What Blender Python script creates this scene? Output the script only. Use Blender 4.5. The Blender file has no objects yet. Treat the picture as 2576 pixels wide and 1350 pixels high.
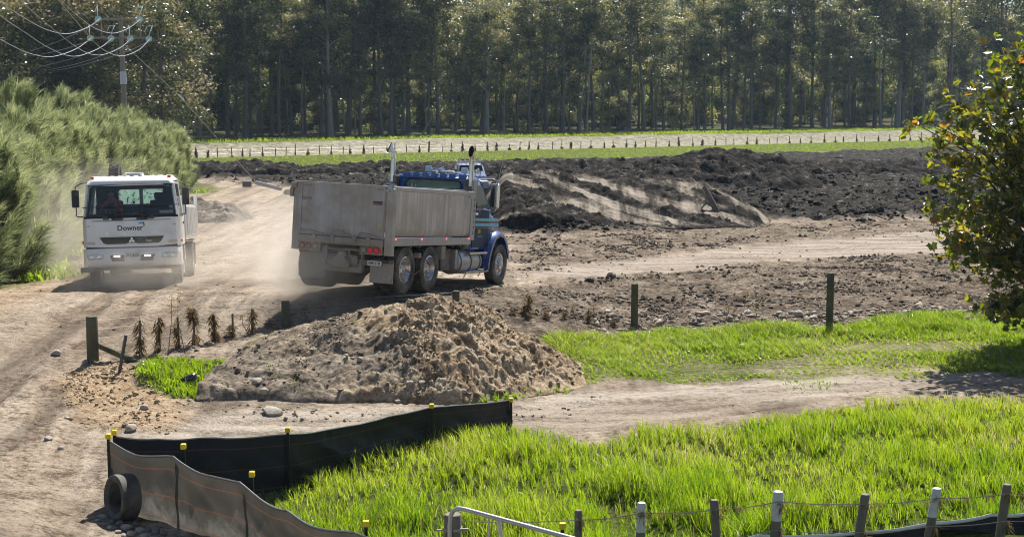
import bpy, bmesh, math, random
import numpy as np
from mathutils import Matrix, Vector

scene = bpy.context.scene
COL = scene.collection
rnd = random.Random(7)
rng = np.random.default_rng(11)
R = math.radians

# ------------------------------------------------------------------ camera, sky, sun, exposure
EYE = 5.5
cam = bpy.data.cameras.new('camera')
cam.lens = 50.0; cam.sensor_width = 36.0; cam.clip_start = 0.2; cam.clip_end = 3000
cam_ob = bpy.data.objects.new('camera', cam); COL.objects.link(cam_ob)
cam_ob.location = (0, 0, EYE)
PITCH = math.atan((675 - 250) / 3578.0)
cam_ob.rotation_euler = (math.pi / 2 - PITCH, 0, 0)
scene.camera = cam_ob

SUN_EL, SUN_AZ = R(53), R(13)            # azimuth clockwise from +Y
world = bpy.data.worlds.new('World'); scene.world = world
world.use_nodes = True
wt = world.node_tree
sky = wt.nodes.new('ShaderNodeTexSky'); sky.sky_type = 'NISHITA'
sky.sun_disc = False; sky.sun_elevation = SUN_EL; sky.sun_rotation = SUN_AZ
wt.nodes['Background'].inputs['Strength'].default_value = 0.055
wt.links.new(sky.outputs[0], wt.nodes['Background'].inputs[0])
sun = bpy.data.lights.new('sun', 'SUN'); sun.energy = 5.0; sun.angle = R(0.55); sun.color = (1.0, 0.955, 0.88)
sun_ob = bpy.data.objects.new('sun', sun); COL.objects.link(sun_ob)
sun_dir = Vector((math.sin(SUN_AZ) * math.cos(SUN_EL), math.cos(SUN_AZ) * math.cos(SUN_EL), math.sin(SUN_EL)))
sun_ob.rotation_euler = sun_dir.to_track_quat('Z', 'Y').to_euler()
sun_ob.location = (20, 40, 60)
scene.view_settings.view_transform = 'Standard'
scene.view_settings.look = 'None'
scene.view_settings.exposure = 0.88
scene.view_settings.gamma = 1.0
scene.view_settings.use_curve_mapping = False
scene.cycles.max_bounces = 8
scene.cycles.transparent_max_bounces = 12
scene.cycles.volume_bounces = 2
scene.cycles.filter_width = 1.0

# ------------------------------------------------------------------ object helpers
def tag(o, label=None, cat=None, group=None, kind=None):
    if label: o['label'] = label
    if cat: o['category'] = cat
    if group: o['group'] = group
    if kind: o['kind'] = kind
    return o

def thing(name, label, cat, loc=(0, 0, 0), rotz=0.0, group=None):
    o = bpy.data.objects.new(name, None); COL.objects.link(o)
    o.empty_display_size = 0.2
    o.location = loc; o.rotation_euler = (0, 0, rotz)
    return tag(o, label, cat, group)

class MB:
    """collects simple shapes into one mesh"""
    def __init__(s): s.v = []; s.f = []; s.m = []; s.mi = 0
    def add(s, vs, fs):
        n = len(s.v); s.v += [tuple(p) for p in vs]
        for f in fs: s.f.append(tuple(i + n for i in f)); s.m.append(s.mi)
        return s
    def box(s, lo, hi):
        (a, b, c), (d, e, f) = lo, hi
        return s.add([(a,b,c),(d,b,c),(d,e,c),(a,e,c),(a,b,f),(d,b,f),(d,e,f),(a,e,f)],
                     [(0,3,2,1),(4,5,6,7),(0,1,5,4),(1,2,6,5),(2,3,7,6),(3,0,4,7)])
    def cbox(s, c, d): return s.box([c[i]-d[i]/2 for i in range(3)], [c[i]+d[i]/2 for i in range(3)])
    def obox(s, c, d, M):
        b = MB().box([-d[i]/2 for i in range(3)], [d[i]/2 for i in range(3)])
        M = Matrix(M).to_3x3(); c = Vector(c)
        return s.add([M @ Vector(p) + c for p in b.v], b.f)
    def prism(s, poly, axis, a, b):
        n = len(poly)
        def P(p, t):
            if axis == 0: return (t, p[0], p[1])
            if axis == 1: return (p[0], t, p[1])
            return (p[0], p[1], t)
        vs = [P(p, a) for p in poly] + [P(p, b) for p in poly]
        fs = [tuple(range(n))[::-1], tuple(range(n, 2*n))] + [(i, (i+1) % n, n+(i+1) % n, n+i) for i in range(n)]
        return s.add(vs, fs)
    def loft(s, rings, cap=True, closed=True):
        n = len(rings[0]); vs = [p for r in rings for p in r]; fs = []
        for k in range(len(rings)-1):
            for i in range(n if closed else n-1):
                j = (i+1) % n
                fs.append((k*n+i, k*n+j, (k+1)*n+j, (k+1)*n+i))
        if cap and closed:
            fs.append(tuple(range(n))[::-1]); fs.append(tuple((len(rings)-1)*n+i for i in range(n)))
        return s.add(vs, fs)
    def tube(s, path, r, n=8, cap=True):
        path = [Vector(p) for p in path]
        rs = r if isinstance(r, (list, tuple)) else [r]*len(path)
        rings = []; up = None
        for i, p in enumerate(path):
            t = (path[min(i+1, len(path)-1)] - path[max(i-1, 0)])
            t = t.normalized() if t.length > 1e-9 else Vector((0, 0, 1))
            if up is None:
                up = Vector((0, 0, 1)) if abs(t.z) < 0.9 else Vector((1, 0, 0))
            a = t.cross(up)
            if a.length < 1e-6: a = t.cross(Vector((0, 1, 0)))
            a.normalize(); b = a.cross(t).normalized(); up = b
            rings.append([p + (a*math.cos(k*2*math.pi/n) + b*math.sin(k*2*math.pi/n))*rs[i] for k in range(n)])
        return s.loft(rings, cap)
    def lathe(s, prof, c=(0, 0, 0), axis=0, n=24, cap=True):
        """prof: (radius, offset along axis)"""
        rings = []
        for r, t in prof:
            ring = []
            for k in range(n):
                a = k*2*math.pi/n; u, w = r*math.cos(a), r*math.sin(a)
                p = [(t, u, w), (w, t, u), (u, w, t)][axis]
                ring.append((p[0]+c[0], p[1]+c[1], p[2]+c[2]))
            rings.append(ring)
        return s.loft(rings, cap)
    def xform(s, M):
        s.v = [tuple(M @ Vector(p)) for p in s.v]; return s
    def mesh(s, name, mats, smooth=None, bevel=0.0, seg=1):
        me = bpy.data.meshes.new(name)
        me.from_pydata(s.v, [], s.f)
        if not isinstance(mats, (list, tuple)): mats = [mats]
        for m in mats: me.materials.append(m)
        if len(mats) > 1: me.polygons.foreach_set('material_index', s.m)
        bm = bmesh.new(); bm.from_mesh(me)
        bmesh.ops.recalc_face_normals(bm, faces=bm.faces)
        if bevel:
            es = [e for e in bm.edges if len(e.link_faces) == 2 and e.calc_face_angle(0) > R(35)]
            try: bmesh.ops.bevel(bm, geom=es, offset=bevel, segments=seg, affect='EDGES', profile=0.5, clamp_overlap=True)
            except Exception: pass
        bm.to_mesh(me); bm.free()
        if smooth is not None:
            me.polygons.foreach_set('use_smooth', [True]*len(me.polygons))
            try: me.set_sharp_from_angle(angle=R(smooth))
            except Exception: pass
        me.update(); return me

def ob(name, mb, mats, parent=None, smooth=None, bevel=0.0, seg=1, label=None):
    o = bpy.data.objects.new(name, mb.mesh(name, mats, smooth, bevel, seg))
    COL.objects.link(o)
    if parent is not None: o.parent = parent
    if label: o['label'] = label
    return o

def link(name, me, parent=None, loc=None, rot=None, scale=None):
    o = bpy.data.objects.new(name, me); COL.objects.link(o)
    if parent is not None: o.parent = parent
    if loc is not None: o.location = loc
    if rot is not None: o.rotation_euler = rot
    if scale is not None: o.scale = scale if hasattr(scale, '__len__') else (scale,)*3
    return o

def np_mesh(name, V, faces, mats, attrs=None, smooth=False):
    """faces: list of (k-column) integer arrays"""
    me = bpy.data.meshes.new(name)
    V = np.asarray(V, np.float32)
    me.vertices.add(len(V)); me.vertices.foreach_set('co', V.ravel())
    tot = sum(len(f) for f in faces); loops = np.concatenate([np.asarray(f, np.int32).ravel() for f in faces])
    sizes = np.concatenate([np.full(len(f), f.shape[1], np.int32) for f in faces])
    me.loops.add(len(loops)); me.loops.foreach_set('vertex_index', loops)
    me.polygons.add(tot)
    st = np.concatenate([[0], np.cumsum(sizes)[:-1]]).astype(np.int32)
    me.polygons.foreach_set('loop_start', st)
    try: me.polygons.foreach_set('loop_total', sizes)
    except Exception: pass
    if smooth: me.polygons.foreach_set('use_smooth', np.ones(tot, bool))
    for m in (mats if isinstance(mats, (list, tuple)) else [mats]): me.materials.append(m)
    for k, a in (attrs or {}).items():
        at = me.attributes.new(k, 'FLOAT', 'POINT'); at.data.foreach_set('value', np.asarray(a, np.float32).ravel())
    me.update(calc_edges=True); me.validate()
    return me

def text_mesh(txt, size, m, extrude=0.002, bold=False, align='CENTER', sx=1.0):
    cu = bpy.data.curves.new('lettering', 'FONT'); cu.body = txt; cu.size = size; cu.extrude = extrude
    cu.align_x = align; cu.align_y = 'CENTER'
    if bold: cu.offset = size*0.022
    cu.resolution_u = 3
    o = bpy.data.objects.new('lettering_source', cu); COL.objects.link(o)
    dg = bpy.context.evaluated_depsgraph_get(); dg.update()
    me = bpy.data.meshes.new_from_object(o.evaluated_get(dg))
    bpy.data.objects.remove(o); bpy.data.curves.remove(cu)
    for v in me.vertices: v.co.x *= sx
    me.materials.clear(); me.materials.append(m)
    return me

# ------------------------------------------------------------------ numpy noise
def _h(ix, iy, s):
    a = (ix*374761393 + iy*668265263 + s*974711) & 0xffffffff
    a = ((a ^ (a >> 13))*1274126177) & 0xffffffff
    a = ((a ^ (a >> 16))*2246822519) & 0xffffffff
    return ((a ^ (a >> 15)) & 0xffffff)/float(0xffffff)
def vnoise(x, y, s=0):
    x0 = np.floor(x).astype(np.int64); y0 = np.floor(y).astype(np.int64)
    fx = x-x0; fy = y-y0; fx = fx*fx*fx*(fx*(fx*6-15)+10); fy = fy*fy*fy*(fy*(fy*6-15)+10)
    a = _h(x0, y0, s); b = _h(x0+1, y0, s); c = _h(x0, y0+1, s); d = _h(x0+1, y0+1, s)
    return (a+(b-a)*fx)*(1-fy)+(c+(d-c)*fx)*fy
def fbm(x, y, o=4, s=0, g=0.5):
    t = 0; amp = 1; tot = 0
    for k in range(o):
        t = t+amp*vnoise(x*2**k+17.3*k, y*2**k-9.1*k, s+k); tot += amp; amp *= g
    return t/tot*2-1                     # about -1..1
def clods(x, y, s=0, dens=0.8):
    """lumps: half-round bumps of random size, one per cell"""
    x0 = np.floor(x).astype(np.int64); y0 = np.floor(y).astype(np.int64); out = np.zeros_like(x)
    for i in (-1, 0, 1):
        for j in (-1, 0, 1):
            cx, cy = x0+i, y0+j
            px = cx+_h(cx, cy, s); py = cy+_h(cx, cy, s+1)
            r = (0.25+0.6*_h(cx, cy, s+2)**1.5)*(_h(cx, cy, s+3) < dens)
            d2 = (x-px)**2*(0.7+0.8*_h(cx, cy, s+4))+(y-py)**2
            out = np.maximum(out, np.sqrt(np.maximum(r*r-d2, 0)))
    return out
def billow(x, y, o=4, s=0, g=0.6):
    """crumbly lumps with sharp creases, 0..1"""
    t = 0; amp = 1; tot = 0
    wx = vnoise(x*.9+3.1, y*.9, s+50)-.5; wy = vnoise(x*.9, y*.9+7.7, s+51)-.5
    x = x+wx*.9; y = y+wy*.9
    for k in range(o):
        t = t+amp*np.abs(vnoise(x*2.07**k+11.3*k, y*2.07**k-5.7*k, s+k)*2-1); tot += amp; amp *= g
    return t/tot
def sstep(a, b, x):
    t = np.clip((x-a)/(b-a), 0, 1); return t*t*(3-2*t)

# ------------------------------------------------------------------ materials
def new_mat(name):
    m = bpy.data.materials.new(name); m.use_nodes = True
    nt = m.node_tree; return m, nt, nt.nodes['Principled BSDF'], nt.nodes['Material Output']
def nd(nt, typ, **kw):
    n = nt.nodes.new(typ)
    for k, v in kw.items():
        if k.startswith('i_'): n.inputs[k[2:]].default_value = v
        else: setattr(n, k, v)
    return n
def c4(c): return (c[0], c[1], c[2], 1.0)
def mixc(nt, fac, a, b):
    n = nt.nodes.new('ShaderNodeMix'); n.data_type = 'RGBA'
    for sock, val in ((n.inputs[0], fac), (n.inputs[6], a), (n.inputs[7], b)):
        if hasattr(val, 'is_output') or isinstance(val, bpy.types.NodeSocket): nt.links.new(val, sock)
        elif isinstance(val, (int, float)): sock.default_value = val
        else: sock.default_value = c4(val)
    return n.outputs[2]
def mathn(nt, op, a, b=None, c=None, clamp=False):
    n = nt.nodes.new('ShaderNodeMath'); n.operation = op; n.use_clamp = clamp
    for i, v in enumerate((a, b, c)):
        if v is None: continue
        if isinstance(v, bpy.types.NodeSocket): nt.links.new(v, n.inputs[i])
        else: n.inputs[i].default_value = v
    return n.outputs[0]
def noise(nt, scale, detail=4, rough=0.55, vec=None, dist=0.0):
    n = nt.nodes.new('ShaderNodeTexNoise'); n.inputs['Scale'].default_value = scale
    n.inputs['Detail'].default_value = detail; n.inputs['Roughness'].default_value = rough
    n.inputs['Distortion'].default_value = dist
    if vec is not None: nt.links.new(vec, n.inputs['Vector'])
    return n.outputs['Fac']
def ramp(nt, fac, stops):
    n = nt.nodes.new('ShaderNodeValToRGB'); e = n.color_ramp.elements
    while len(e) < len(stops): e.new(0.5)
    for el, (p, c) in zip(e, stops):
        el.position = p; el.color = c4(c) if hasattr(c, '__len__') else (c, c, c, 1)
    nt.links.new(fac, n.inputs[0]); return n.outputs['Color']
def tramp(nt, fac, stops, k=.6): return ramp(nt, fac, [(.5+(p-.5)*k, c) for p, c in stops])
def objco(nt, scale=(1, 1, 1)):
    t = nt.nodes.new('ShaderNodeTexCoord'); mp = nt.nodes.new('ShaderNodeMapping')
    mp.inputs['Scale'].default_value = scale; nt.links.new(t.outputs['Object'], mp.inputs[0]); return mp.outputs[0]
def worldco(nt, scale=(1, 1, 1), rotz=0):
    t = nt.nodes.new('ShaderNodeNewGeometry'); mp = nt.nodes.new('ShaderNodeMapping')
    mp.inputs['Scale'].default_value = scale; mp.inputs['Rotation'].default_value = (0, 0, rotz)
    nt.links.new(t.outputs['Position'], mp.inputs[0]); return mp.outputs[0]
def bump(nt, bs, h, strength=0.3, dist=0.02):
    b = nt.nodes.new('ShaderNodeBump'); b.inputs['Strength'].default_value = strength; b.inputs['Distance'].default_value = dist
    nt.links.new(h, b.inputs['Height']); nt.links.new(b.outputs[0], bs.inputs['Normal'])

def mat(name, col, rough=0.6, metal=0.0, col2=None, nscale=6.0, stretch=(1, 1, 1), dirt=None, dirt_amt=0.5, dirt_scale=2.5,
        bmp=0.0, bscale=None, spec=0.5, coat=0.0, rvar=0.1):
    """painted / metal / wood surface: base colour with grain, dry dirt in patches, slight relief"""
    m, nt, bs, out = new_mat(name)
    v = objco(nt, stretch)
    n1 = noise(nt, nscale, 5, 0.6, v)
    c = mixc(nt, ramp(nt, n1, [(0.3, 0.0), (0.7, 1.0)]), col, col2 if col2 else [x*0.86 for x in col])
    rg = mathn(nt, 'MULTIPLY_ADD', n1, rvar*2, rough-rvar)
    if dirt:
        n2 = noise(nt, dirt_scale, 6, 0.65, objco(nt))
        f = ramp(nt, n2, [(0.62-dirt_amt*0.4, 0.0), (0.78-dirt_amt*0.25, 1.0)])
        f = mathn(nt, 'MULTIPLY', f, min(1.0, 0.35+dirt_amt*0.7))
        c = mixc(nt, f, c, dirt)
        rg = mathn(nt, 'MAXIMUM', rg, mathn(nt, 'MULTIPLY', f, 0.85))
        mt = mathn(nt, 'MULTIPLY', mathn(nt, 'SUBTRACT', 1.0, f), metal)
        nt.links.new(mt, bs.inputs['Metallic'])
    else: bs.inputs['Metallic'].default_value = metal
    nt.links.new(c, bs.inputs['Base Color']); nt.links.new(rg, bs.inputs['Roughness'])
    bs.inputs['Specular IOR Level'].default_value = spec
    bs.inputs['Coat Weight'].default_value = coat; bs.inputs['Coat Roughness'].default_value = 0.08
    if bmp: bump(nt, bs, noise(nt, bscale or nscale*2, 5, 0.6, v), bmp, 0.02)
    return m

def emis(name, col, s):
    m, nt, bs, out = new_mat(name); bs.inputs['Base Color'].default_value = c4(col)
    bs.inputs['Emission Color'].default_value = c4(col); bs.inputs['Emission Strength'].default_value = s
    return m

def leaf_mat(name, stops, trans=0.45, rough=0.45, spec=0.4, tstops=None, nscale=None):
    """two sided leaf: reflected colour and light coming through, tint picked per leaf"""
    m, nt, bs, out = new_mat(name)
    a = nd(nt, 'ShaderNodeAttribute', attribute_name='tint')
    f = a.outputs['Fac']
    c = ramp(nt, f, stops); tc = ramp(nt, f, tstops or [(p, [min(1, x*k) for x, k in zip(q, (1.9, 1.9, 1.0))]) for p, q in stops])
    nt.links.new(c, bs.inputs['Base Color']); bs.inputs['Roughness'].default_value = rough
    bs.inputs['Specular IOR Level'].default_value = spec
    tr = nt.nodes.new('ShaderNodeBsdfTranslucent'); nt.links.new(tc, tr.inputs['Color'])
    mx = nt.nodes.new('ShaderNodeMixShader'); mx.inputs[0].default_value = trans
    nt.links.new(bs.outputs[0], mx.inputs[1]); nt.links.new(tr.outputs[0], mx.inputs[2])
    nt.links.new(mx.outputs[0], out.inputs['Surface'])
    return m
# ------------------------------------------------------------------ the lie of the land
# heights below eye level at distances, along several lines of sight (column of the photograph, 0..2576)
F_, CX_, HY_ = 3578.0, 1288.0, 250.0
_prof = {
 -900: [(8,5.4),(16,5.4),(20,5.4),(25,5.3),(30,5.0),(34,4.85),(37,4.9),(43,5.2),(60,5.5),(100,5.6),(140,5.6)],
    0: [(8,5.3),(16,5.4),(20,5.5),(24,5.3),(27,5.0),(30,4.75),(33,4.62),(37.2,4.84),(43,5.27),(60,5.5),(100,5.6),(140,5.6)],
  230: [(8,5.8),(16,5.85),(19.7,5.8),(23,5.5),(27.2,5.05),(30,4.75),(33,4.58),(37.2,4.83),(43,5.27),(60,5.5),(100,5.6),(140,5.6)],
  700: [(8,5.6),(16,5.7),(20,5.72),(24,5.5),(27.5,5.2),(30,4.85),(32.05,4.35),(37.3,4.80),(43,5.24),(60,5.5),(100,5.6),(140,5.6)],
 1000: [(8,5.5),(16.5,5.65),(20.4,5.64),(24,5.5),(28,5.25),(30,4.95),(32.05,4.285),(37.5,4.78),(43,5.15),(60,5.47),(100,5.55),(140,5.6)],
 1250: [(8,5.5),(16.5,5.65),(20.4,5.62),(24.2,5.5),(28,5.35),(30.5,5.2),(33,4.75),(37.5,4.785),(43,5.1),(60,5.46),(100,5.55),(140,5.6)],
 1600: [(8,5.6),(16.6,5.7),(20,5.6),(24.6,5.5),(28,5.5),(31,5.55),(33.5,5.55),(36,5.3),(40,5.12),(49.5,5.38),(63,5.45),(100,5.55),(140,5.6)],
 2300: [(8,5.6),(18,5.5),(22,5.3),(26.5,5.27),(30,5.22),(32.5,5.2),(36,5.1),(40,5.1),(49.5,5.38),(63,5.48),(100,5.55),(140,5.6)],
 3500: [(8,5.5),(18,5.3),(22,5.2),(26.5,5.2),(30,5.2),(36,5.15),(49.5,5.38),(63,5.5),(100,5.55),(140,5.6)],
}
_cols = np.array(sorted(_prof)); _LY = np.linspace(math.log(6), math.log(300), 900)
_T = np.stack([np.interp(np.exp(_LY), *zip(*_prof[c])) for c in _cols])
_k = np.ones(13)/13
for _ in range(2):
    _T = np.stack([np.convolve(np.pad(r, 6, 'edge'), _k, 'valid') for r in _T])
_fc = np.linspace(-900, 3500, 331)
_T2 = np.stack([np.interp(_fc, _cols, _T[:, j]) for j in range(_T.shape[1])], 1)
_kc = np.ones(17)/17
_T2 = np.stack([np.convolve(np.pad(_T2[:, j], 8, 'edge'), _kc, 'valid') for j in range(_T2.shape[1])], 1)

LP0 = np.array([-30.0, 140.0]); LD = np.array([.826, .564]); LN = np.array([-.564, .826])   # foot of the levee
def levee_q(x, y): return (x-LP0[0])*LN[0]+(y-LP0[1])*LN[1]
def base_h(x, y):
    y_ = np.maximum(y, 6.0)
    c = np.clip(CX_+F_*x/y_, -900, 3499.9); u = (c+900)/4400*330; i = np.minimum(u.astype(int), 329); fu = u-i
    w = np.clip((np.log(np.minimum(y_, 299))-_LY[0])/(_LY[1]-_LY[0]), 0, 898.99); j = w.astype(int); fw = w-j
    return (_T2[i, j]*(1-fu)+_T2[i+1, j]*fu)*(1-fw)+(_T2[i, j+1]*(1-fu)+_T2[i+1, j+1]*fu)*fw
def ground_smooth(x, y):
    x = np.asarray(x, float); y = np.asarray(y, float)
    z = EYE-base_h(x, y)
    q = levee_q(x, y)+fbm(x*.05, y*.05, 2, 5)*0.8
    z = z+sstep(0, 6.5, q)*1.22+24*np.tanh((np.maximum(q-30, 0)*0.02+np.maximum(q-70, 0)**1.2*0.12)/24)
    return z
def gz(x, y): return float(ground_z(np.array([x], float), np.array([y], float))[0])
def gp(px, py, dz=0.0):
    """point on the ground seen in direction of a photograph position"""
    ys = np.exp(np.linspace(math.log(7), math.log(290), 4000))
    X = (px-CX_)/F_; c, s = math.cos(PITCH), math.sin(PITCH); v = -(py-675.0)/F_
    d = np.array([X, c+v*s, -s+v*c]); t = ys/d[1]
    g = ground_smooth(t*d[0], ys)+dz; zz = EYE+t*d[2]
    k = np.argmax(zz <= g)
    return float(t[k]*d[0]), float(ys[k])
def at(px, py, Y):
    """point at distance Y in a direction"""
    X = (px-CX_)/F_; c, s = math.cos(PITCH), math.sin(PITCH); v = -(py-675.0)/F_
    t = Y/(c+v*s); return Vector((X*t, Y, EYE+t*(-s+v*c)))

def poly_w(poly, x, y, soft, namp=0.0, nscale=1.0, seed=3):
    """1 inside the polygon, fading over soft metres, edge broken up by noise"""
    P = np.array(poly); n = len(P); inside = np.zeros(x.shape, bool); dmin = np.full(x.shape, 1e9)
    for i in range(n):
        a = P[i]; b = P[(i+1) % n]
        cond = (a[1] > y) != (b[1] > y)
        xi = (b[0]-a[0])*(y-a[1])/((b[1]-a[1]) if abs(b[1]-a[1]) > 1e-9 else 1e-9)+a[0]
        inside ^= cond & (x < xi)
        e = b-a; L = e@e
        t = np.clip(((x-a[0])*e[0]+(y-a[1])*e[1])/max(L, 1e-9), 0, 1)
        dmin = np.minimum(dmin, (x-a[0]-t*e[0])**2+(y-a[1]-t*e[1])**2)
    sd = np.sqrt(dmin)*np.where(inside, 1, -1)
    if namp: sd = sd+fbm(x*nscale, y*nscale, 3, seed)*namp
    return sstep(-soft, soft, sd)
def ppoly(pts): return [gp(*p) for p in pts]
# zones of the ground
Z_GRASS_NEAR = ppoly([(640,1255),(800,1180),(1000,1128),(1290,1080),(1400,1112),(1500,1114),(1800,1080),(2000,1054),(2080,1026),(2300,1018),(2576,996),(3300,980)])+[(17,9),(0.3,9),(-1.2,15.6),(-2.2,16.6),(-3.9,18.6),(-5.2,19.6),(-3.4,20.3)]
Z_GRASS_STRIP = ppoly([(1325,870),(1500,852),(1600,848),(1720,842),(1900,832),(2100,825),(2300,803),(2576,790),(3300,770),(3300,925),(2576,938),(2300,943),(1900,955),(1600,962),(1480,960),(1400,935)])
Z_GRASS_PATCH = ppoly([(345,935),(400,900),(480,905),(560,905),(530,955),(505,1003),(430,1003),(370,968)])
Z_GRASS_BIT = ppoly([(1185,1012),(1250,993),(1330,985),(1420,965),(1500,962),(1420,985),(1280,1010)])
Z_DARK = ppoly([(1230,590),(1500,590),(1780,552),(2000,560),(2400,548),(3200,520),(3200,360),(2330,368),(1900,382),(1250,399),(480,402),(470,445),(760,475),(1000,470),(1230,460)])
Z_MID = ppoly([(1000,770),(1240,720),(1500,700),(1900,665),(2400,640),(3300,630),(3300,778),(2300,808),(2090,830),(1600,850),(1400,870),(1300,870)])
Z_MID2 = ppoly([(1285,692),(1275,592),(1500,592),(1780,556),(2000,562),(2400,550),(3200,522),(3200,556),(2500,572),(2000,604),(1600,650)])
Z_BAND = ppoly([(1290,690),(1600,655),(2000,608),(2500,575),(3300,560),(3300,612),(2400,640),(1900,660),(1500,698)])
Z_ORANGE = ppoly([(120,960),(215,915),(300,905),(380,935),(440,1005),(470,1050),(420,1085),(300,1075),(180,1040)])
Z_ORANGE2 = ppoly([(-300,860),(-100,740),(120,690),(230,650),(215,690),(170,730),(60,760),(-100,850),(-300,1000)])
Z_TRACK = ppoly([(880,1105),(1290,1095),(1600,1060),(2000,1000),(2576,962),(3300,945),(3300,925),(2576,940),(1900,962),(1500,985),(1290,1015),(1000,1030),(560,1040),(300,1100)])
Z_HEDGE = ppoly([(-600,860),(-100,760),(60,715),(150,660),(215,600),(300,560),(420,500),(560,478),(500,455),(300,440),(-600,440)])

RUTS = [ppoly(l) for l in ([(1300,655),(1560,602),(1780,567),(1990,545),(2150,535)], [(1420,662),(1700,606),(1930,566),(2200,543)], [(1560,640),(1900,592),(2150,566),(2400,553)],
        [(60,1500),(30,1200),(140,960),(300,800),(500,665),(640,560)], [(200,1500),(130,1200),(230,990),(420,800),(590,680),(700,570)], [(-120,1100),(60,900),(250,760),(440,640),(560,560)], [(450,1060),(800,1062),(1290,1040),(1700,1010),(2200,970),(2700,945)], [(500,1092),(850,1090),(1290,1075),(1700,1040),(2000,1010)])]
def line_d(P, x, y):
    dm = np.full(x.shape, 1e9)
    for a, b in zip(P[:-1], P[1:]):
        ex, ey = b[0]-a[0], b[1]-a[1]; L = ex*ex+ey*ey
        t = np.clip(((x-a[0])*ex+(y-a[1])*ey)/L, 0, 1); dm = np.minimum(dm, (x-a[0]-t*ex)**2+(y-a[1]-t*ey)**2)
    return np.sqrt(dm)
def zones(x, y):
    q = levee_q(x, y)
    z = {}
    wob = fbm(x*.3, y*.3, 2, 201)*.35
    z['rut'] = np.maximum.reduce([sstep(.42, .20, np.abs(line_d(P, x, y)+wob)) for P in RUTS])*(.45+.55*sstep(-.35, .35, fbm(x*.25, y*.25, 3, 203)))
    z['grass'] = np.maximum.reduce([poly_w(Z_GRASS_NEAR, x, y, .3, .5, 1.2), poly_w(Z_GRASS_STRIP, x, y, .35, .6, .9)*(.40+.35*sstep(-.2, .3, fbm(x*.6, y*.9, 3, 111))),
                 poly_w(Z_GRASS_PATCH, x, y, .2, .3, 1.5), poly_w(Z_GRASS_BIT, x, y, .15, .25, 2)*.8,
                 sstep(-26, -24, q)*(1-sstep(-3, -1.5, q)), sstep(5.0, 6.2, q+fbm(x*.2, y*.2, 2)*.8)*(1-sstep(24, 30, q)),
                 poly_w(Z_HEDGE, x, y, .6, 1.2, .5)*.75*(q < -26)])
    z['dark'] = poly_w(Z_DARK, x, y, 1.0, 2.5, .18)*(1-sstep(-27, -25, q))
    z['mid'] = np.maximum(poly_w(Z_MID, x, y, .7, 1.2, .35), .8*poly_w(Z_MID2, x, y, 1.0, 1.5, .3))
    z['band'] = poly_w(Z_BAND, x, y, .8, 1.0, .25)
    z['orange'] = np.maximum(poly_w(Z_ORANGE, x, y, .3, .4, 1.2), .55*poly_w(Z_ORANGE2, x, y, .5, .6, .6))
    z['track'] = poly_w(Z_TRACK, x, y, .3, .3, 1.0)
    z['forest'] = sstep(20, 26, q)
    z['levee'] = sstep(-2.5, -1, q)*(1-z['grass'])*(q < 20)
    return z
def ground_z(x, y, zn=None):
    x = np.asarray(x, float); y = np.asarray(y, float)
    zn = zn or zones(x, y); z = ground_smooth(x, y)
    near = sstep(110, 60, y)
    z = z+zn['dark']*(billow(x/1.3, y/1.3, 5, 3, .66)*.62-.1+clods(x/.5, y/.5, 13, .5)*.10+fbm(x*.28, y*.28, 3, 21)*.25)
    z = z+zn['mid']*(billow(x/.55, y/.42, 4, 31, .68)*.17*(.35+.65*sstep(-.3, .4, fbm(x*.35, y*.6, 3, 33)))+clods(x/.3, y/.3, 35, .25)*.05+fbm(x*.5, y*.8, 4, 41)*.05)
    rut = fbm(x*.12+y*.05, y*2.6, 3, 51)*.035+fbm(x*1.2, y*2.2, 3, 52)*.02
    z = z+zn['band']*rut
    z = z+zn['orange']*(billow(x/.4, y/.4, 4, 61)*.10+fbm(x*1.1, y*1.1, 3, 62)*.08)
    z = z+zn['grass']*(1-zn['forest'])*(fbm(x*.9, y*.9, 3, 71)*.10)*near
    z = z+zn['track']*(1-zn['grass'])*(fbm(x*.25+y*.3, y*2.5-x*.4, 3, 81)*.03)
    road = 1-np.clip(zn['dark']+zn['mid']+zn['grass']+zn['orange'], 0, 1)
    z = z+road*near*(fbm(x*1.3, y*1.3, 4, 91)*.018+clods(x/.2, y/.2, 95, .16)*.025+billow(x/.5, y/.35, 3, 92)*.045*sstep(-.1, .5, fbm(x*.4, y*.25, 3, 93))+fbm((x+.3*y)*1.6, (y-.3*x)*.12, 3, 94)*.022)
    z = z-zn['rut']*(1-zn['grass'])*.045+zn['rut']*np.sin(y*26+x*9)*.012
    z = z+zn['levee']*(fbm(x*.5, y*.5, 3, 97)*.10+billow(x/1.2, y/1.2, 3, 99)*.14)
    return z

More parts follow.
